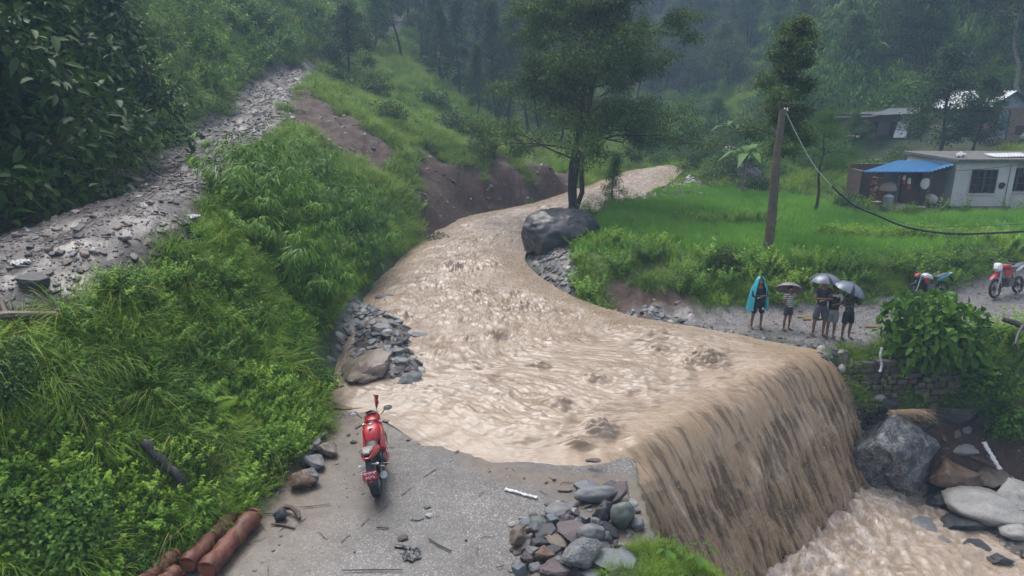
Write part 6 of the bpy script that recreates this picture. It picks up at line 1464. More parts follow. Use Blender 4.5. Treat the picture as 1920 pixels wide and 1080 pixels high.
def person(px, py, h, rz, arms, label, top, shorts, extra=(), stance=.11, Yadj=0, turn=0):
    p = hit(px, py); r = empty('person', (p[0], p[1], p[2]+.015), rz); s = h/1.70; r.scale = (s, s, s)
    st = stance
    N = dict(pelvis=(0,0,.90,.135,.10), belly=(0,.0,1.05,.125,.095), chest=(0,.005,1.25,.155,.105), collar=(0,.01,1.39,.11,.08), neck=(0,.0,1.455,.052), skull0=(0,-.01,1.52,.062), skull1=(0,-.012,1.60,.082,.092), skull2=(0,-.0,1.665,.062))
    E = [('pelvis','belly'),('belly','chest'),('chest','collar'),('collar','neck'),('neck','skull0'),('skull0','skull1'),('skull1','skull2')]
    for sg, nm in ((-1,'a'),(1,'b')):
        N['hip'+nm] = (sg*.09,0,.84,.088); N['knee'+nm] = (sg*(st-.005),-.015,.48,.055); N['calf'+nm] = (sg*st,.01,.34,.052); N['ank'+nm] = (sg*st,.015,.085,.033); N['heel'+nm] = (sg*st,.03,.035,.032); N['toe'+nm] = (sg*(st+.03),-.14,.022,.036,.018)
        E += [('pelvis','hip'+nm),('hip'+nm,'knee'+nm),('knee'+nm,'calf'+nm),('calf'+nm,'ank'+nm),('ank'+nm,'heel'+nm),('heel'+nm,'toe'+nm)]
        el, wr = arms[nm]; sh = (sg*.185,.01,1.375)
        N['sh'+nm] = (*sh,.052); N['el'+nm] = (*el,.038); N['wr'+nm] = (*wr,.026)
        E += [('collar','sh'+nm),('sh'+nm,'el'+nm),('el'+nm,'wr'+nm)]
        d = (Vector(wr)-Vector(el)).normalized(); side = d.cross(Vector((0,0,1))).normalized() if abs(d.z) < .9 else Vector((1,0,0)); up = side.cross(d)
        pm = Vector(wr)+d*.055; N['palm'+nm] = (*pm,.030,.020); E.append(('wr'+nm,'palm'+nm))
        for i, (o_, L) in enumerate(((-.026,.060),(-.009,.072),(.009,.068),(.026,.052))):
            b_ = pm+d*.035+side*o_; m_ = b_+d*L*.55-up*.010; t_ = m_+d*L*.35-up*.028
            N[f'f{i}{nm}'] = (*b_,.0085); N[f'g{i}{nm}'] = (*m_,.008); N[f't{i}{nm}'] = (*t_,.006); E += [('palm'+nm,f'f{i}{nm}'),(f'f{i}{nm}',f'g{i}{nm}'),(f'g{i}{nm}',f't{i}{nm}')]
        th = pm-d*.02-side*.03; th2 = th+d*.045-side*.022; N['th'+nm] = (*th,.010); N['tk'+nm] = (*th2,.008); E += [('palm'+nm,'th'+nm),('th'+nm,'tk'+nm)]
    skin('body', N, E, M_SKIN, r)
    f = MB().ell((0,-.100,1.575),(.014,.022,.026),8,6); 
    for sg in (-1,1): f.ell((sg*.082,.0,1.585),(.012,.022,.032),8,6)
    f.build('nose_and_ears', M_SKIN, r)
    e_ = MB(); 
    for sg in (-1,1): e_.ell((sg*.032,-.088,1.605),(.014,.010,.008),8,6)
    e_.build('eyes', M_EYE, r); MB().ell((0,-.094,1.533),(.026,.012,.007),8,6).build('mouth', M_LIP, r)
    hcut = lambda V: np.stack([V[:,0], V[:,1]+np.where((V[:,1] < 0) & (V[:,2] < .35), .55*(-V[:,1]), 0), V[:,2]], -1)
    MB().ell((0,.012,1.625),(.096,.108,.098),18,12,fn=hcut).build('hair', M_HAIR, r)
    # top: torso and sleeves
    T_ = dict(belly=(0,.0,1.04,.150,.115), low=(0,0,.90,.155,.118), chest=(0,.005,1.25,.172,.122), collar=(0,.01,1.395,.115,.085), nk=(0,.005,1.43,.07))
    TE = [('belly','low'),('belly','chest'),('chest','collar'),('collar','nk')]
    for sg, nm in ((-1,'a'),(1,'b')):
        el, wr = arms[nm]; sh = Vector((sg*.185,.01,1.375)); el = Vector(el); wr = Vector(wr)
        T_['s'+nm] = (*sh,.066); TE.append(('collar','s'+nm)); k = top.get('sleeve', .55)
        if k > 0:
            e1 = sh.lerp(el, min(k,1)); T_['e'+nm] = (*e1,.056); TE.append(('s'+nm,'e'+nm))
            if k > 1: w1 = el.lerp(wr, .85); T_['w'+nm] = (*w1,.038); TE.append(('e'+nm,'w'+nm))
    skin(top.get('name','shirt'), T_, TE, top['mat'], r)
    S_ = dict(p=(0,0,.90,.155,.122), w=(0,0,.985,.148,.112)); SE = [('p','w')]; L = shorts.get('len', .52)
    for sg, nm in ((-1,'a'),(1,'b')): S_['h'+nm] = (sg*.095,0,.80,.105); S_['k'+nm] = (sg*(st-.004),-.012,L,.098); SE += [('p','h'+nm),('h'+nm,'k'+nm)]
    skin('shorts', S_, SE, shorts['mat'], r)
    sn = MB()
    for sg in (-1,1):
        sn.box((sg*(st+.018),-.06,.006),(.085,.25,.016),rz=-sg*.14); sn.tube([(sg*(st+.0)-.035,-.03,.02),(sg*(st+.022),-.07,.062),(sg*(st+.0)+.062,-.03,.02)],.008,6)
    sn.build('sandals', M_SANDAL, r)
    for fn in extra: fn(r)
    return tag(r, label, 'person')
FOLD = {'a': ((-.235,-.07,1.12),(.05,-.20,1.17)), 'b': ((.235,-.07,1.12),(-.05,-.225,1.13))}
HOLD_B = {'a': ((-.235,-.04,1.12),(-.06,-.20,1.14)), 'b': ((.24,-.09,1.14),(.17,-.22,1.36))}
HOLD_A = {'a': ((-.24,-.09,1.14),(-.15,-.22,1.36)), 'b': ((.235,-.04,1.12),(.05,-.21,1.12))}
BOY = {'a': ((-.245,.02,1.13),(-.17,-.06,.98)), 'b': ((.25,-.06,1.18),(.20,-.18,1.40))}
t = NT('striped_cotton'); p_ = t.coord('Object'); sx = t.n.new('ShaderNodeSeparateXYZ'); t.l.new(p_, sx.inputs[0]); M_STRIPE = t.done(t.bsdf(t.ramp(t.math('FRACT', t.math('MULTIPLY', sx.outputs[2], 13)), [(.0,(.50,.51,.50)),(.52,(.50,.51,.50)),(.56,(.10,.12,.14)),(.94,(.10,.12,.14)),(1.,(.5,.51,.5))]), .85))
t = NT('camouflage'); M_CAMO = t.done(t.bsdf(t.ramp(t.noise(t.coord('Object'), 16, 2, .5), [(.38,(.018,.020,.014)),(.45,(.05,.055,.035)),(.55,(.085,.080,.055)),(.62,(.03,.035,.022))], 'CONSTANT'), .85))
M_NAVY = plain('navy_top', (.012,.017,.034), .8); M_BLK = plain('black_shorts', (.008,.009,.013), .8); M_DSHIRT = plain('dark_tshirt', (.022,.024,.036), .8); M_GSH = plain('slate_shorts', (.060,.064,.085), .85); M_GSH2 = plain('grey_shorts', (.17,.18,.19), .85); M_GSH3 = plain('charcoal_shorts', (.045,.045,.055), .85); M_VEST = plain('black_vest', (.014,.014,.020), .8); M_WTEE = plain('white_tee', (.50,.50,.49), .85); M_POND = plain('turquoise_plastic', (.045,.36,.44), .35, var=.12, scale=6); M_WSTRIPE = plain('white_stripe', (.6,.65,.65), .8)
def poncho(r):
    rings = []; 
    prof = [(1.76,.03,.05),(1.73,.10,.09),(1.64,.145,.13),(1.50,.19,.15),(1.36,.27,.19),(1.1,.31,.21),(.85,.34,.22),(.62,.36,.235)]
    for z, rx, ry in prof:
        ring = []
        for k in range(33):
            a = -math.pi*.5+.62 + (2*math.pi-1.24)*k/32; a0 = a
            w = 1+.06*math.sin(a*9+z*3)*(1.76-z)
            ring.append((rx*w*math.cos(a0), .04+ry*w*math.sin(a0)*1.0, z + (.02*math.sin(a*5) if z < .7 else 0)))
        rings.append(ring)
    V = np.array(rings).reshape(-1,3); F = grid_faces(len(rings), 33); C0 = V.mean(0)
    V2 = V*np.array([.97,.95,1]); FF = np.concatenate([F, F[:, ::-1]+len(V)])
    o = np_obj('poncho', np.concatenate([V, V2]), FF, M_POND, r)
    MB().box((.06+.05,-.135,.72),(.05,.012,.07)).build('white_mark', M_WSTRIPE, r, smooth=False)
def vest(r):
    skin('vest', dict(b=(0,0,1.05,.162,.127), l=(0,0,.90,.165,.128), c=(0,.005,1.27,.180,.130), u=(0,.01,1.36,.14,.11)), [('b','l'),('b','c'),('c','u')], M_VEST, r)
def side_stripe(r):
    MB().tube([(.215,-.0,.90),(.205,-.01,.72),(.20,-.015,.53)], [.022,.024,.024], 6, flat=.8).build('side_stripe', M_WSTRIPE, r)
def white_bag(r):
    MB().ell((-.0,.0,0),(.001,.001,.001),4,3) if False else None
person(1415,617,1.56,.05,FOLD,'person in a turquoise rain poncho over dark clothes, arms folded, leftmost on the road', dict(mat=M_NAVY,name='jacket',sleeve=1.5), dict(mat=M_BLK,len=.50),(poncho,),stance=.15)
person(1474,620,1.34,.25,BOY,'boy in a grey and white striped shirt holding a tilted grey umbrella', dict(mat=M_STRIPE,sleeve=.7), dict(mat=M_GSH3,len=.55))
person(1534,629,1.70,-.05,FOLD,'tall person in a dark T-shirt and slate shorts with bare folded arms', dict(mat=M_DSHIRT,sleeve=.5), dict(mat=M_GSH,len=.47),stance=.14)
person(1558,632,1.58,-.45,HOLD_A,'person in a black vest over a white T-shirt holding the middle umbrella', dict(mat=M_WTEE,sleeve=.75), dict(mat=M_GSH2,len=.42),(vest,),stance=.09)
person(1588,636,1.52,.15,HOLD_B,'person in a camouflage top and black shorts with a white side stripe', dict(mat=M_CAMO,sleeve=1.4,name='camouflage_top'), dict(mat=M_BLK,len=.47),(side_stripe,),stance=.12)
# umbrellas
def umbrella(px, py, Y, r, dirv, mat, label, dark=None, shaft=.72):
    c = np.array(D(px, py, Y)); ax = Vector(dirv).normalized(); q = ax.to_track_quat('Z','Y'); e = empty('umbrella', tuple(c)); e.rotation_euler = q.to_euler()
    n, m = 48, 9; V = []
    for i in range(m+1):
        f = i/m; th = f*1.05; rr = r*math.sin(th)/math.sin(1.05); z = (math.cos(th)-1)*r*1.0
        for j in range(n):
            a = 2*math.pi*j/n; sc = 1-.055*f*f*(1-abs(math.cos(4*a)))*1.3; V.append((rr*sc*math.cos(a), rr*sc*math.sin(a), z+.012*f*(1-abs(math.cos(4*a)))))
    V = np.array(V); i_ = (np.arange(m)[:,None]*n+np.arange(n)[None,:]); j_ = (np.arange(m)[:,None]*n+(np.arange(n)[None,:]+1)%n); F = np.stack([i_.ravel(), j_.ravel(), (j_+n).ravel(), (i_+n).ravel()], -1)
    Vb = V*np.array([.995,.995,1])-[0,0,.006]
    mi = np.zeros(len(F), int)
    if dark is not None:
        jj = np.tile(np.arange(n), m); mi[((jj % 12) < 1) | ((jj % 12) == 11)] = 1
    o = np_obj('canopy', np.concatenate([V,Vb]), np.concatenate([F, F[:, ::-1]+len(V)]), [mat, dark or mat], e, mi=np.r_[mi, mi])
    z1 = (math.cos(1.05)-1)*r
    for j in range(8):
        a = 2*math.pi*j/8; MB().tube([(r*math.sin(t_)/math.sin(1.05)*math.cos(a)*.985, r*math.sin(t_)/math.sin(1.05)*math.sin(a)*.985, (math.cos(t_)-1)*r-.014) for t_ in np.linspace(0,1.05,6)], .004, 4).build('rib', M_METAL, e)
    MB().tube([(0,0,.05),(0,0,-shaft)], .007, 6).build('shaft', M_METAL, e)
    MB().tube([(0,0,-shaft),(0,0,-shaft-.06),(.02,0,-shaft-.1),(.05,0,-shaft-.09)], .014, 6).build('handle', M_BLK, e)
    MB().lathe([(.006,.04),(.008,.07),(.003,.09)],n=6).build('tip', M_METAL, e)
    return tag(e, label, 'umbrella')
M_METAL = plain('steel', (.35,.36,.38), .3, metal=.9); M_UMB1 = plain('grey_umbrella', (.16,.14,.135), .5, var=.1); M_UMB2 = plain('slate_umbrella', (.105,.125,.17), .32, var=.12); M_UMBK = plain('umbrella_stripe', (.010,.012,.020), .35)
umbrella(1480,531,19.55,.40,(.18,.55,.85),M_UMB1,'tilted plain grey umbrella held behind the head of the boy in the striped shirt')
umbrella(1548,513,18.95,.44,(0,.05,1),M_UMB2,'slate blue umbrella held level over the tall person and the person in the vest',M_UMBK,.60)
umbrella(1600,531,18.5,.47,(.36,-.1,.92),M_UMB2,'slate blue umbrella tilted to the right over the person in camouflage',M_UMBK)

# ================================================================== MOTORCYCLES (x forward, y to the rider's left, z up)
M_RED = plain('red_paint', (.34,.012,.020), .36, var=.4, scale=6); M_TYRE = plain('tyre', (.018,.018,.018), .7, var=.2, bump=.2); M_BLACKP = plain('black_plastic', (.020,.020,.022), .45, var=.2); M_ENG = plain('engine_metal', (.10,.10,.105), .4, metal=.6, var=.3); M_WHITEP = plain('white_paint', (.68,.70,.72), .25, var=.06); M_SEAT = plain('grey_seat', (.075,.085,.105), .5); M_GREYT = plain('mud_grey_tail', (.22,.20,.19), .5, var=.25); M_MIRR = plain('mirror_glass', (.80,.82,.84), .12, metal=.6, var=.02); M_LAMP = plain('lamp_glass', (.45,.45,.43), .15); M_REDL = plain('red_reflector', (.35,.01,.02), .2); M_PLATE = plain('red_plate', (.42,.012,.05), .4, var=.05); M_LET = plain('white_lettering', (.78,.76,.78), .5); M_YEL = plain('yellow_cap', (.62,.58,.03), .4); M_BLUEP = plain('blue_paint', (.03,.30,.42), .3)
def ring(x, zc, hw, hh, n=16, pw=.75, y0=0):
    out = []
    for k in range(n):
        a = 2*math.pi*k/n; c, s = math.cos(a), math.sin(a); out.append((x, y0+hw*math.copysign(abs(c)**pw, c), zc+hh*math.copysign(abs(s)**pw, s)))
    return out
def mwheel(parent, x, R_, w, spokes=5, disc=True):
    rm = MB()
    rm.add([(x+(R_*.76+math.cos(b_)*R_*.05)*math.cos(a_), math.sin(b_)*w*.36, R_+(R_*.76+math.cos(b_)*R_*.05)*math.sin(a_)) for a_ in np.linspace(0, 2*math.pi, 32, endpoint=False) for b_ in np.linspace(0, 2*math.pi, 6, endpoint=False)], [(k*6+j, k*6+(j+1)%6, ((k+1)%32)*6+(j+1)%6, ((k+1)%32)*6+j) for k in range(32) for j in range(6)])
    for k in range(spokes):
        a = 2*math.pi*k/spokes; rm.tube([(x,0,R_),(x+math.cos(a)*R_*.76,0,R_+math.sin(a)*R_*.76)], .018 if spokes < 8 else .006, 6)
    rm.lathe([(.05,-w*.4),(.05,w*.4)], (x,0,R_), 14, rot=(math.pi/2,0,0)); rm.lathe([(R_*.8,-w*.32),(R_*.8,w*.32)], (x,0,R_), 28, rot=(math.pi/2,0,0)) if False else None
    wl2 = rm.build('wheel', M_ENG, parent)
    tm_ = MB(); n = 44; V = []
    for k in range(n):
        a = 2*math.pi*k/n
        for j in range(12):
            b = 2*math.pi*j/12; rr2 = R_*.87+math.cos(b)*R_*.13*(1.0+.04*(k%2)*(math.cos(b) > .2)); V.append((x+rr2*math.cos(a), math.sin(b)*w/2, R_+rr2*math.sin(a)))
    F = [(k*12+j, k*12+(j+1)%12, ((k+1)%n)*12+(j+1)%12, ((k+1)%n)*12+j) for k in range(n) for j in range(12)]
    tm_.add(V, F); tm_.build('tyre', M_TYRE, wl2)
    if disc: MB().lathe([(.11,-.003),(.13,-.003),(.13,.003),(.11,.003)], (x,-w*.45,R_), 24, rot=(math.pi/2,0,0)).build('brake_disc', M_METAL, wl2)
    return wl2
def text_mesh(name, body, size, mat, parent, M, ext=.002, spacing=1.0):
    cu = bpy.data.curves.new(name, 'FONT'); cu.body = body; cu.size = size; cu.extrude = ext; cu.align_x = 'CENTER'; cu.align_y = 'CENTER'; cu.offset = size*.012; cu.space_character = spacing
    o = bpy.data.objects.new(name, cu); COL.objects.link(o); dg = bpy.context.evaluated_depsgraph_get(); me = bpy.data.meshes.new_from_object(o.evaluated_get(dg)); bpy.data.objects.remove(o)
    me.materials.clear(); me.materials.append(mat); me.transform(M); return link(bpy.data.objects.new(name, me), parent)
def mirror(parent, y, z, x, s, big=1.0, back=-1, glass=None):
    a = MB().tube([(x,y*.55,z-.11),(x+.02,y*.8,z-.03),(x,y,z)], .009, 6).ell((x+.012,y,z+.0),(.022,.075*big,.045*big),14,8).build('mirror', M_BLACKP, parent)
    MB().ell((x+back*.012,y,z),(.010,.066*big,.038*big),14,8).build('mirror_glass', glass or M_MIRR, a); return a
def sport_bike(loc, rz, lean, label):
    r = empty('motorcycle', loc, rot=None); r.rotation_euler = Euler((lean, 0, rz), 'XYZ')
    M = Matrix.Rotation(rz, 3, 'Z') @ Matrix.Rotation(lean, 3, 'X'); r.rotation_euler = M.to_euler()
    mwheel(r, 0, .31, .150, 5); mwheel(r, 1.33, .30, .105, 5)
    f = MB()
    for s in (-1,1):
        f.tube([(0,s*.10,.31),(.42,s*.11,.40)], .026, 8); f.tube([(.42,s*.11,.40),(.75,s*.13,.72),(1.12,s*.06,.86)], .024, 8)
        f.tube([(.1,s*.06,.80),(.5,s*.09,.66)], .016, 6)
    f.build('frame', M_BLACKP, r)
    f = MB()
    for s in (-1,1): f.tube([(1.33,s*.085,.30),(1.12,s*.085,.84)], [.026,.022], 8)
    f.build('fork', M_METAL, r)
    MB().loft([ring(1.02,.55,.04,.03),ring(1.25,.63,.075,.03),ring(1.42,.62,.07,.022),ring(1.58,.55,.04,.018)]).build('front_mudguard', M_RED, r)
    e = MB().box((.62,0,.40),(.42,.26,.30)).lathe([(.10,-.05),(.11,.0),(.10,.03)],(.60,-.15,.38),16,rot=(math.pi/2,0,0)).tube([(.75,0,.5),(.95,0,.62)],.09,10).tube([(.9,.05,.5),(.9,.05,.25),(.6,.03,.17)],.025,8)
    e.build('engine', M_ENG, r, bevel=.02)
    # side fairings: shaped outline in x-z, bulged in y
    for s in (-1,1):
        out = [(1.30,.80),(1.22,.93),(1.02,.90),(.86,.78),(.62,.70),(.56,.62),(.66,.50),(.50,.36),(.58,.20),(.86,.19),(1.06,.34),(1.14,.56)]
        C_ = (.90,.58); V = []; F = []; n = len(out); 
        for k, (q_, off_) in enumerate(((1.0,.135),(.93,.185),(.5,.205))):
            for (x, z) in out: V.append((C_[0]+(x-C_[0])*q_, s*(off_-.05*max(0,x-1.0)/.3), C_[1]+(z-C_[1])*q_))
        V.append((C_[0], s*.205, C_[1]))
        for k in range(2): F += [(k*n+j, k*n+(j+1)%n, (k+1)*n+(j+1)%n, (k+1)*n+j) for j in range(n)]
        F += [(2*n+j, 2*n+(j+1)%n, 3*n) for j in range(n)]
        m = MB().add(V, F); fo = m.build('side_fairing', M_RED, r)
        MB().extrude([(1.02,.70),(1.10,.58),(.98,.42),(.93,.46),(1.0,.58),(.95,.68)], 1, s*.196, s*.208).build('vent_panel', M_BLACKP, fo, smooth=False)
        MT = Matrix.Translation((.78, s*.2085, .47)) @ (Matrix.Rotation(math.pi/2,4,'X') if s < 0 else Matrix.Rotation(math.pi,4,'Z')@Matrix.Rotation(math.pi/2,4,'X')) @ Matrix.Rotation(.5,4,'Z')
        text_mesh('lettering', 'R15', .155, M_LET, fo, MT, .003)
    MB().loft([ring(1.02,.93,.11,.05),ring(1.18,.93,.15,.10),ring(1.34,.86,.13,.11),ring(1.46,.78,.07,.06),ring(1.50,.75,.02,.02)]).build('front_cowl', M_RED, r)
    for s in (-1,1): MB().ell((1.43,s*.06,.80),(.03,.045,.025),10,6).build('headlight', M_LAMP, r)
    # windscreen: curved dark sheet
    V = []; 
    for i in range(6):
        f_ = i/5; x = 1.34-.22*f_; z = .95+.15*f_; hw = .125-.035*f_
        for j in range(9): a = -1+j/4; V.append((x+.06*(1-a*a), hw*a, z))
    V = np.array(V); F = grid_faces(6,9); np_obj('windscreen', np.concatenate([V, V-[.006,0,.004]]), np.concatenate([F, F[:, ::-1]+len(V)]), plain('smoked_screen', (.012,.012,.014), .12), r)
    MB().box((1.12,0,.95),(.06,.16,.08),rot=(0,-.5,0)).build('instrument_panel', M_GREYT, r, bevel=.01)
    MB().lathe([(.03,0),(.04,.02),(.03,.03)],(1.02,0,.93),14).tube([(1.06,-.1,.93),(1.0,0,.94),(1.06,.1,.93)],.014,6).build('top_clamp', M_METAL, r)
    # tank
    tk = MB().loft([ring(.50,.72,.085,.05),ring(.58,.79,.125,.09),ring(.72,.84,.165,.13),ring(.86,.86,.165,.13),ring(.97,.85,.12,.10),ring(1.03,.83,.07,.06)]).build('fuel_tank', M_RED, r)
    MB().extrude([(-.045,.05),(0,.022),(.045,.05),(.0,-.06)], 2, 0, .006, c=(.70,0,.972)).build('emblem', M_LET, tk, smooth=False)
    MB().lathe([(.035,.0),(.035,.012),(.01,.016)],(.84,0,.985),14).build('filler_cap', M_METAL, tk)
    MB().loft([ring(.16,.77,.10,.03),ring(.34,.745,.135,.04),ring(.50,.75,.11,.045),ring(.56,.77,.07,.04)]).build('rider_seat', M_BLACKP, r)
    MB().loft([ring(-.18,.93,.05,.02),ring(-.08,.935,.09,.03),ring(.08,.905,.105,.035),ring(.17,.86,.10,.03)]).build('pillion_seat', M_GREYT, r)
    ta = MB()
    for s in (-1,1): ta.loft([ring(-.26,.885,.012,.015,y0=s*.045),ring(-.10,.86,.03,.045,y0=s*.085),ring(.14,.80,.04,.07,y0=s*.11),ring(.40,.71,.03,.06,y0=s*.12),ring(.52,.66,.015,.03,y0=s*.12)])
    ta.build('tail_fairing', M_RED, r)
    MB().loft([ring(-.25,.86,.06,.02),ring(-.1,.82,.08,.03),ring(.15,.76,.09,.03)]).build('under_tail', M_BLACKP, r)
    MB().loft([ring(-.275,.885,.045,.012),ring(-.255,.885,.055,.02)]).build('tail_light', M_REDL, r)
    for s in (-1,1): MB().tube([(-.02,s*.10,.955),(-.16,s*.11,.985),(-.2,s*.06,.98)],.011,6).build('grab_rail', M_METAL, r)
    fe = MB(); fe.loft([ring(-.14,.80,.06,.02),ring(-.27,.68,.05,.018),ring(-.36,.52,.055,.012)]); fe.build('rear_fender', M_BLACKP, r)
    MB().loft([[(x_q, y_q, z_q) for x_q, y_q, z_q in ((-.24,s1,.64-.02*0),)] for s1 in (0,)]) if False else None
    V = []
    for i in range(9):
        a = math.radians(70+i*12)
        for j in range(7): b = -1+j/3; V.append((math.cos(a)*(.345-.03*b*b), b*.085, .31+math.sin(a)*(.345-.03*b*b)))
    V = np.array(V); F = grid_faces(9,7); np_obj('tyre_hugger', np.concatenate([V, V*np.array([.985,1,.99])]), np.concatenate([F, F[:, ::-1]+len(V)]), M_BLACKP, r)
    pl = MB().box((-.335,0,.60),(.012,.25,.145),rot=(0,.35,0)).build('number_plate', M_PLATE, r, bevel=.004)
    for body, z, sz in (('बा ५९ प', .032, .062), ('०५९५', -.030, .074)):
        MT = Matrix.Translation((-.335,0,.60)) @ Matrix.Rotation(.35,4,'Y') @ Matrix.Translation((-.009,0,z)) @ Matrix.Rotation(-math.pi/2,4,'Z') @ Matrix.Rotation(math.pi/2,4,'X')
        text_mesh('plate_lettering', body, sz, M_LET, pl, MT, .0015)
    pb_ = MB()
    for dy, dz in ((0,.07),(0,-.07)): pb_.box((-.337-dz*.35,0,.60+dz),(.014,.25,.005),rot=(0,.35,0))
    pb_.build('plate_border', M_LET, pl, smooth=False)
    MB().box((-.365,0,.50),(.012,.07,.035),rot=(0,.35,0)).build('reflector', M_REDL, r)
    for s in (-1,1):
        i_ = MB().tube([(-.2,s*.05,.74),(-.22,s*.13,.74)],.009,6).ell((-.22,s*.15,.74),(.03,.035,.02),10,6).build('indicator', M_LAMP, r)
        hb_ = MB().tube([(1.03,s*.10,.90),(1.02,s*.16,.915),(.95,s*.30,.90)],.014,8).build('handlebar', M_METAL, r)
        MB().tube([(1.0,s*.21,.91),(.95,s*.31,.895)],.021,8).build('grip', M_BLACKP, hb_); MB().tube([(1.04,s*.18,.92),(1.05,s*.25,.91),(1.0,s*.33,.90)],.008,6).build('lever', M_METAL, hb_)
        mirror(r, s*.33, 1.08, 1.18, s, 1.15, glass=M_MIRR if s > 0 else plain('mirror_grey_reflection', (.30,.31,.33), .25))  # white reflection on the left, grey on the right, put into the glass colours
        MB().tube([(.32,s*.16,.42),(.30,s*.26,.41)],.014,6).build('footpeg', M_METAL, r)
        MB().tube([(.02,s*.12,.55),(.0,s*.22,.54)],.012,6).build('pillion_peg', M_METAL, r)
    MB().tube([(1.0,.19,.94),(1.02,.19,.985)],.026,10).build('brake_reservoir', M_YEL, r)
    ex = MB().tube([(.55,-.10,.22),(.30,-.15,.25),(.12,-.17,.33)],.025,10).tube([(.14,-.175,.33),(.02,-.19,.40),(-.14,-.20,.46)],[.05,.068,.066],16).build('exhaust', M_BLACKP, r)
    MB().lathe([(.062,0),(.066,.012),(.03,.014),(.028,-.02),(.0,-.02)],(-.145,-.20,.462),18,rot=(0,-1.15,0)).build('end_cap', M_METAL, ex); MB().box((.02,-.235,.44),(.16,.03,.05),rot=(0,.3,0)).build('heat_shield', M_METAL, ex)
    MB().tube([(.50,.12,.25),(.45,.30,.035)],.013,6).box((.45,.31,.03),(.06,.04,.012)).build('side_stand', M_METAL, r)
    MB().lathe([(.10,-.006),(.10,.006)],(0,.09,.31),24,rot=(math.pi/2,0,0)).box((.25,.095,.37),(.5,.012,.02),rot=(0,-.2,0)).build('chain', M_ENG, r)
    MB().tube([(1.02,.2,.91),(1.12,.1,.86),(1.15,-.05,.82),(1.05,-.1,.7)],.007,5).tube([(1.02,-.2,.91),(1.14,-.12,.88),(1.16,.05,.84),(1.2,.08,.6)],.007,5).tube([(1.0,.15,.92),(1.16,0,.92),(1.0,-.15,.92)],.006,5).build('cables', M_BLACKP, r)
    MB().tube([(.30,0,.42),(.42,0,.66)],.035,8).tube([(.2,0,.70),(-.2,0,.72)],.05,8).build('rear_shock', M_BLACKP, r)
    fp = MB().tube([(1.30,-.10,.98),(1.32,-.11,1.36)],.006,6).build('flag_pole', M_METAL, r)
    fv = []
    for i in range(7):
        for j in range(5): fv.append((1.318-.005*i+.015*math.sin(j*1.5+i), -.11-.0-.018*j*(1 if i < 6 else .9)-.012*math.sin(i*1.1), 1.33-.27*i/6*(1-.12*j)))
    fv = np.array(fv); F = grid_faces(7,5); np_obj('flag', np.concatenate([fv, fv+[0,.003,0]]), np.concatenate([F, F[:, ::-1]+len(fv)]), plain('crimson_flag', (.40,.012,.03), .8), fp)
    MB().ell((1.31,-.137,1.20),(.004,.012,.014),8,6).ell((1.31,-.135,1.13),(.004,.014,.014),8,6).build('flag_emblems', M_LET, fp)
    return tag(r, label, 'motorcycle')
b0 = G(709,931,.0); sport_bike((b0[0], b0[1]+.05, .005), math.radians(97), -.16, 'red sport motorcycle with a crimson flag parked on the slab, seen from behind')
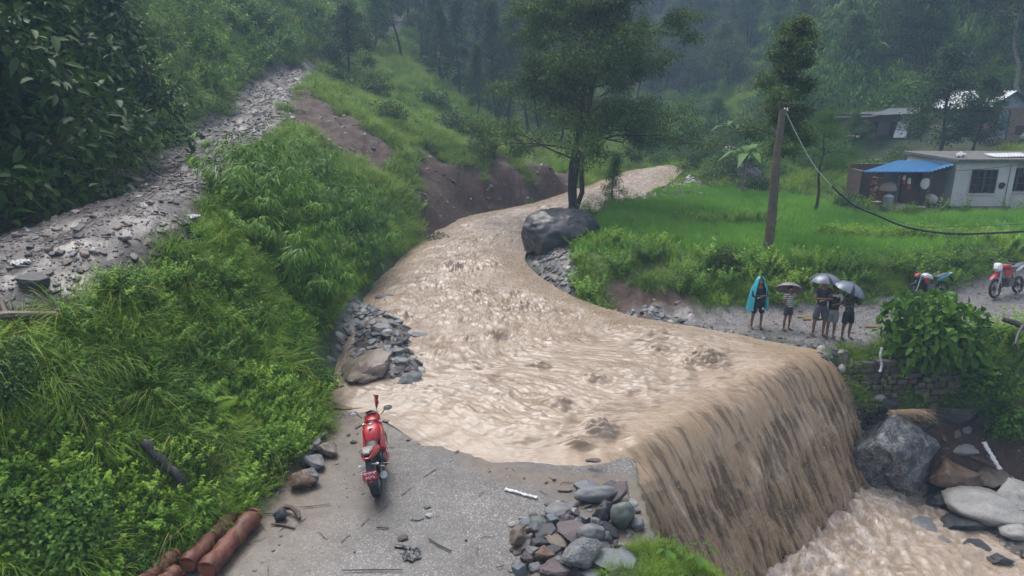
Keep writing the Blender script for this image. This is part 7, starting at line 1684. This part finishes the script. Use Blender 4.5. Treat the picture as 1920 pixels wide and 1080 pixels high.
def road_bike(loc, rz, lean, label, paint, dirt=False, steer=0):
    r = empty('motorcycle', loc); M = Matrix.Rotation(rz, 3, 'Z') @ Matrix.Rotation(lean, 3, 'X'); r.rotation_euler = M.to_euler()
    R1 = .34 if dirt else .30; wb = 1.40 if dirt else 1.33; sp = 18 if dirt else 5; zt_ = .16 if dirt else 0
    mwheel(r, 0, .31, .12, sp); mwheel(r, wb, R1, .09, sp)
    f = MB()
    for s in (-1,1): f.tube([(0,s*.10,.31),(.45,s*.1,.42+zt_*.6)], .025, 8); f.tube([(.45,s*.1,.42),(.65,s*.1,.70+zt_),(wb-.26,s*.04,.86+zt_)], .02, 8); f.tube([(-.1,s*.09,.78+zt_),(.55,s*.1,.68+zt_)], .016, 6)
    f.build('frame', M_BLACKP, r)
    f = MB()
    for s in (-1,1): f.tube([(wb,s*.08,R1),(wb-.25,s*.08,.92+zt_)], .024, 8)
    f.build('fork', M_METAL, r)
    zf = R1*2+.03 if not dirt else .80
    if dirt: MB().loft([ring(wb-.28,.86,.06,.02),ring(wb-.05,.84,.085,.028),ring(wb+.16,.76,.075,.02),ring(wb+.30,.68,.03,.012)]).build('front_mudguard', M_RED, r)
    else: MB().loft([ring(wb-.2,.60,.05,.02),ring(wb,.64,.065,.02),ring(wb+.2,.58,.05,.02)]).build('front_mudguard', M_BLACKP, r)
    MB().box((.62,0,.42+zt_*.4),(.38,.24,.30)).tube([(.72,0,.52),(.85,0,.70)],.09,10).lathe([(.09,-.05),(.1,.03)],(.58,-.14,.40),14,rot=(math.pi/2,0,0)).build('engine', M_ENG, r, bevel=.02)
    tk = MB().loft([ring(.52,.76+zt_,.08,.05),ring(.66,.84+zt_,.14,.10),ring(.85,.88+zt_,.16,.11),ring(.98,.86+zt_,.09,.07)]).build('fuel_tank', paint, r)
    if not dirt:
        for s in (-1,1): MB().extrude([(.80,.80),(1.05,.84),(1.0,.66),(.84,.62)], 1, s*.15, s*.17).build('tank_shroud', M_BLUEP if s < 0 else M_RED, tk)
    else:
        for s in (-1,1): MB().extrude([(.62,.92),(1.12,.98),(1.16,.80),(.98,.70),(.74,.76)], 1, s*.14, s*.165).build('tank_shroud', M_RED, tk)
    MB().loft([ring(-.30,.90+zt_,.06,.02),ring(-.1,.88+zt_,.12,.04),ring(.12,.84+zt_,.125,.04),ring(.3,.79+zt_,.13,.04),ring(.55,.82+zt_,.09,.04)]).build('seat', M_SEAT, r)
    ta = MB()
    for s in (-1,1): ta.loft([ring(-.38,.90+zt_,.01,.012,y0=s*.05),ring(-.15,.84+zt_,.02,.045,y0=s*.11),ring(.15,.76+zt_,.022,.06,y0=s*.125),ring(.38,.70+zt_,.012,.03,y0=s*.12)])
    ta.build('tail_fairing', M_WHITEP if dirt else M_BLUEP, r)
    MB().loft([ring(-.42,.90+zt_,.05,.02),ring(-.30,.89+zt_,.06,.03)]).build('tail_light', M_REDL if dirt else M_WHITEP, r)
    MB().loft([ring(-.25,.82+zt_,.07,.015),ring(-.42,.70+zt_,.06,.012),ring(-.50,.58+zt_,.05,.01)]).build('rear_fender', M_BLACKP, r)
    if dirt:
        MB().loft([ring(wb-.20,1.10,.11,.12),ring(wb-.10,1.08,.13,.15,pw=.6),ring(wb-.04,1.05,.10,.12),ring(wb-.01,1.03,.05,.06)]).build('headlight_mask', M_WHITEP, r); MB().ell((wb-.01,0,1.03),(.03,.07,.04),12,8).build('headlight', M_LAMP, r)
    else: MB().ell((wb-.10,0,.84),(.10,.10,.09),14,9).build('headlight', M_BLACKP, r); MB().loft([ring(wb-.2,.98,.08,.02),ring(wb-.1,.94,.09,.04),ring(wb-.03,.88,.07,.04)]).build('front_cowl', M_RED, r)
    zb2 = 1.16 if dirt else 1.02
    for s in (-1,1):
        hb_ = MB().tube([(wb-.28,0,zb2-.06),(wb-.30,s*.15,zb2),(wb-.40,s*.36,zb2)],.013,8).build('handlebar', M_METAL, r); MB().tube([(wb-.36,s*.28,zb2),(wb-.41,s*.38,zb2)],.02,8).build('grip', M_BLACKP, hb_)
        mirror(r, s*.30, zb2+.14, wb-.32, s, 1.0)
    MB().tube([(.8,-.12,.3),(.4,-.15,.32),(.1,-.17,.42),(-.25,-.18,.52)],[.025,.03,.05,.05],12).build('exhaust', M_BLACKP, r)
    MB().tube([(.45,.12,.28),(.42,.28,.03)],.013,6).build('side_stand', M_METAL, r)
    return tag(r, label, 'motorcycle')
q = hit(1772,552); road_bike((q[0]-.30, 22.5, gz(q[0]-.35,22.5)+.01), math.radians(196), .16, 'white-tanked street motorcycle with blue trim parked behind the big round-leaved shrub', M_WHITEP).scale = (.9,.9,.9)
q = D(1868,543,22.6); xq, yq = q[0], q[1]; a_ = math.radians(207)
road_bike((xq-1.40*math.cos(a_), yq-1.40*math.sin(a_), gz(xq+.6,yq+.3)+.02), a_, .14, 'red dirt motorcycle with a white headlight mask at the right edge of the view', M_RED, True)

# ================================================================== SPLASH: drops thrown off the falling sheet
_dm = []
for k in range(3):
    V, F = _ICO[3]; q_ = V*np.array([.5,.5,1.0+.7*k]); q_ = q_*(1+.25*fbm(V[:,0]*2+k, V[:,1]*2, V[:,2]*2, o=2, seed=200+k))[:,None]
    _dm.append(np_mesh('drop', q_, F, M_DROP if k else M_DROP2))
n = 2600; ki = (NF*rng.beta(1.1, .9, n)).astype(int); ji = rng.integers(0, NA, n); ji[:900] = NA-1-(rng.random(900)**2*14).astype(int); ji[900:1500] = (rng.random(600)**2*12).astype(int)
P = VF[ki, ji].copy(); dn = (NF-ki)/NF; o_ = np.abs(rng.normal(size=n))*(.02+.09*(1-dn)); P[:,0] += LIPP[0]*o_+rng.normal(size=n)*.02; P[:,1] += LIPP[1]*o_; P[:,2] += rng.normal(size=n)*.03
nb = 3600; tb_ = rng.random(nb); B = np.array([LIPN[0], LIPN[1]])+LIPP*1.15+np.outer(tb_, LIPF-LIPN)+np.outer(np.abs(rng.normal(size=nb))*.55, LIPP)+rng.normal(size=(nb,2))*.12
P = np.concatenate([P, np.c_[B, -3.5+np.abs(rng.normal(size=nb))*.26]])
sc = .004+.014*rng.random(len(P))**3
scatter('splash', _dm, P, np.tile([0,0,1.], (len(P),1)), sc, lean=.1, label='drops of muddy water thrown off the waterfall and its foot', cat='spray', sink=0)
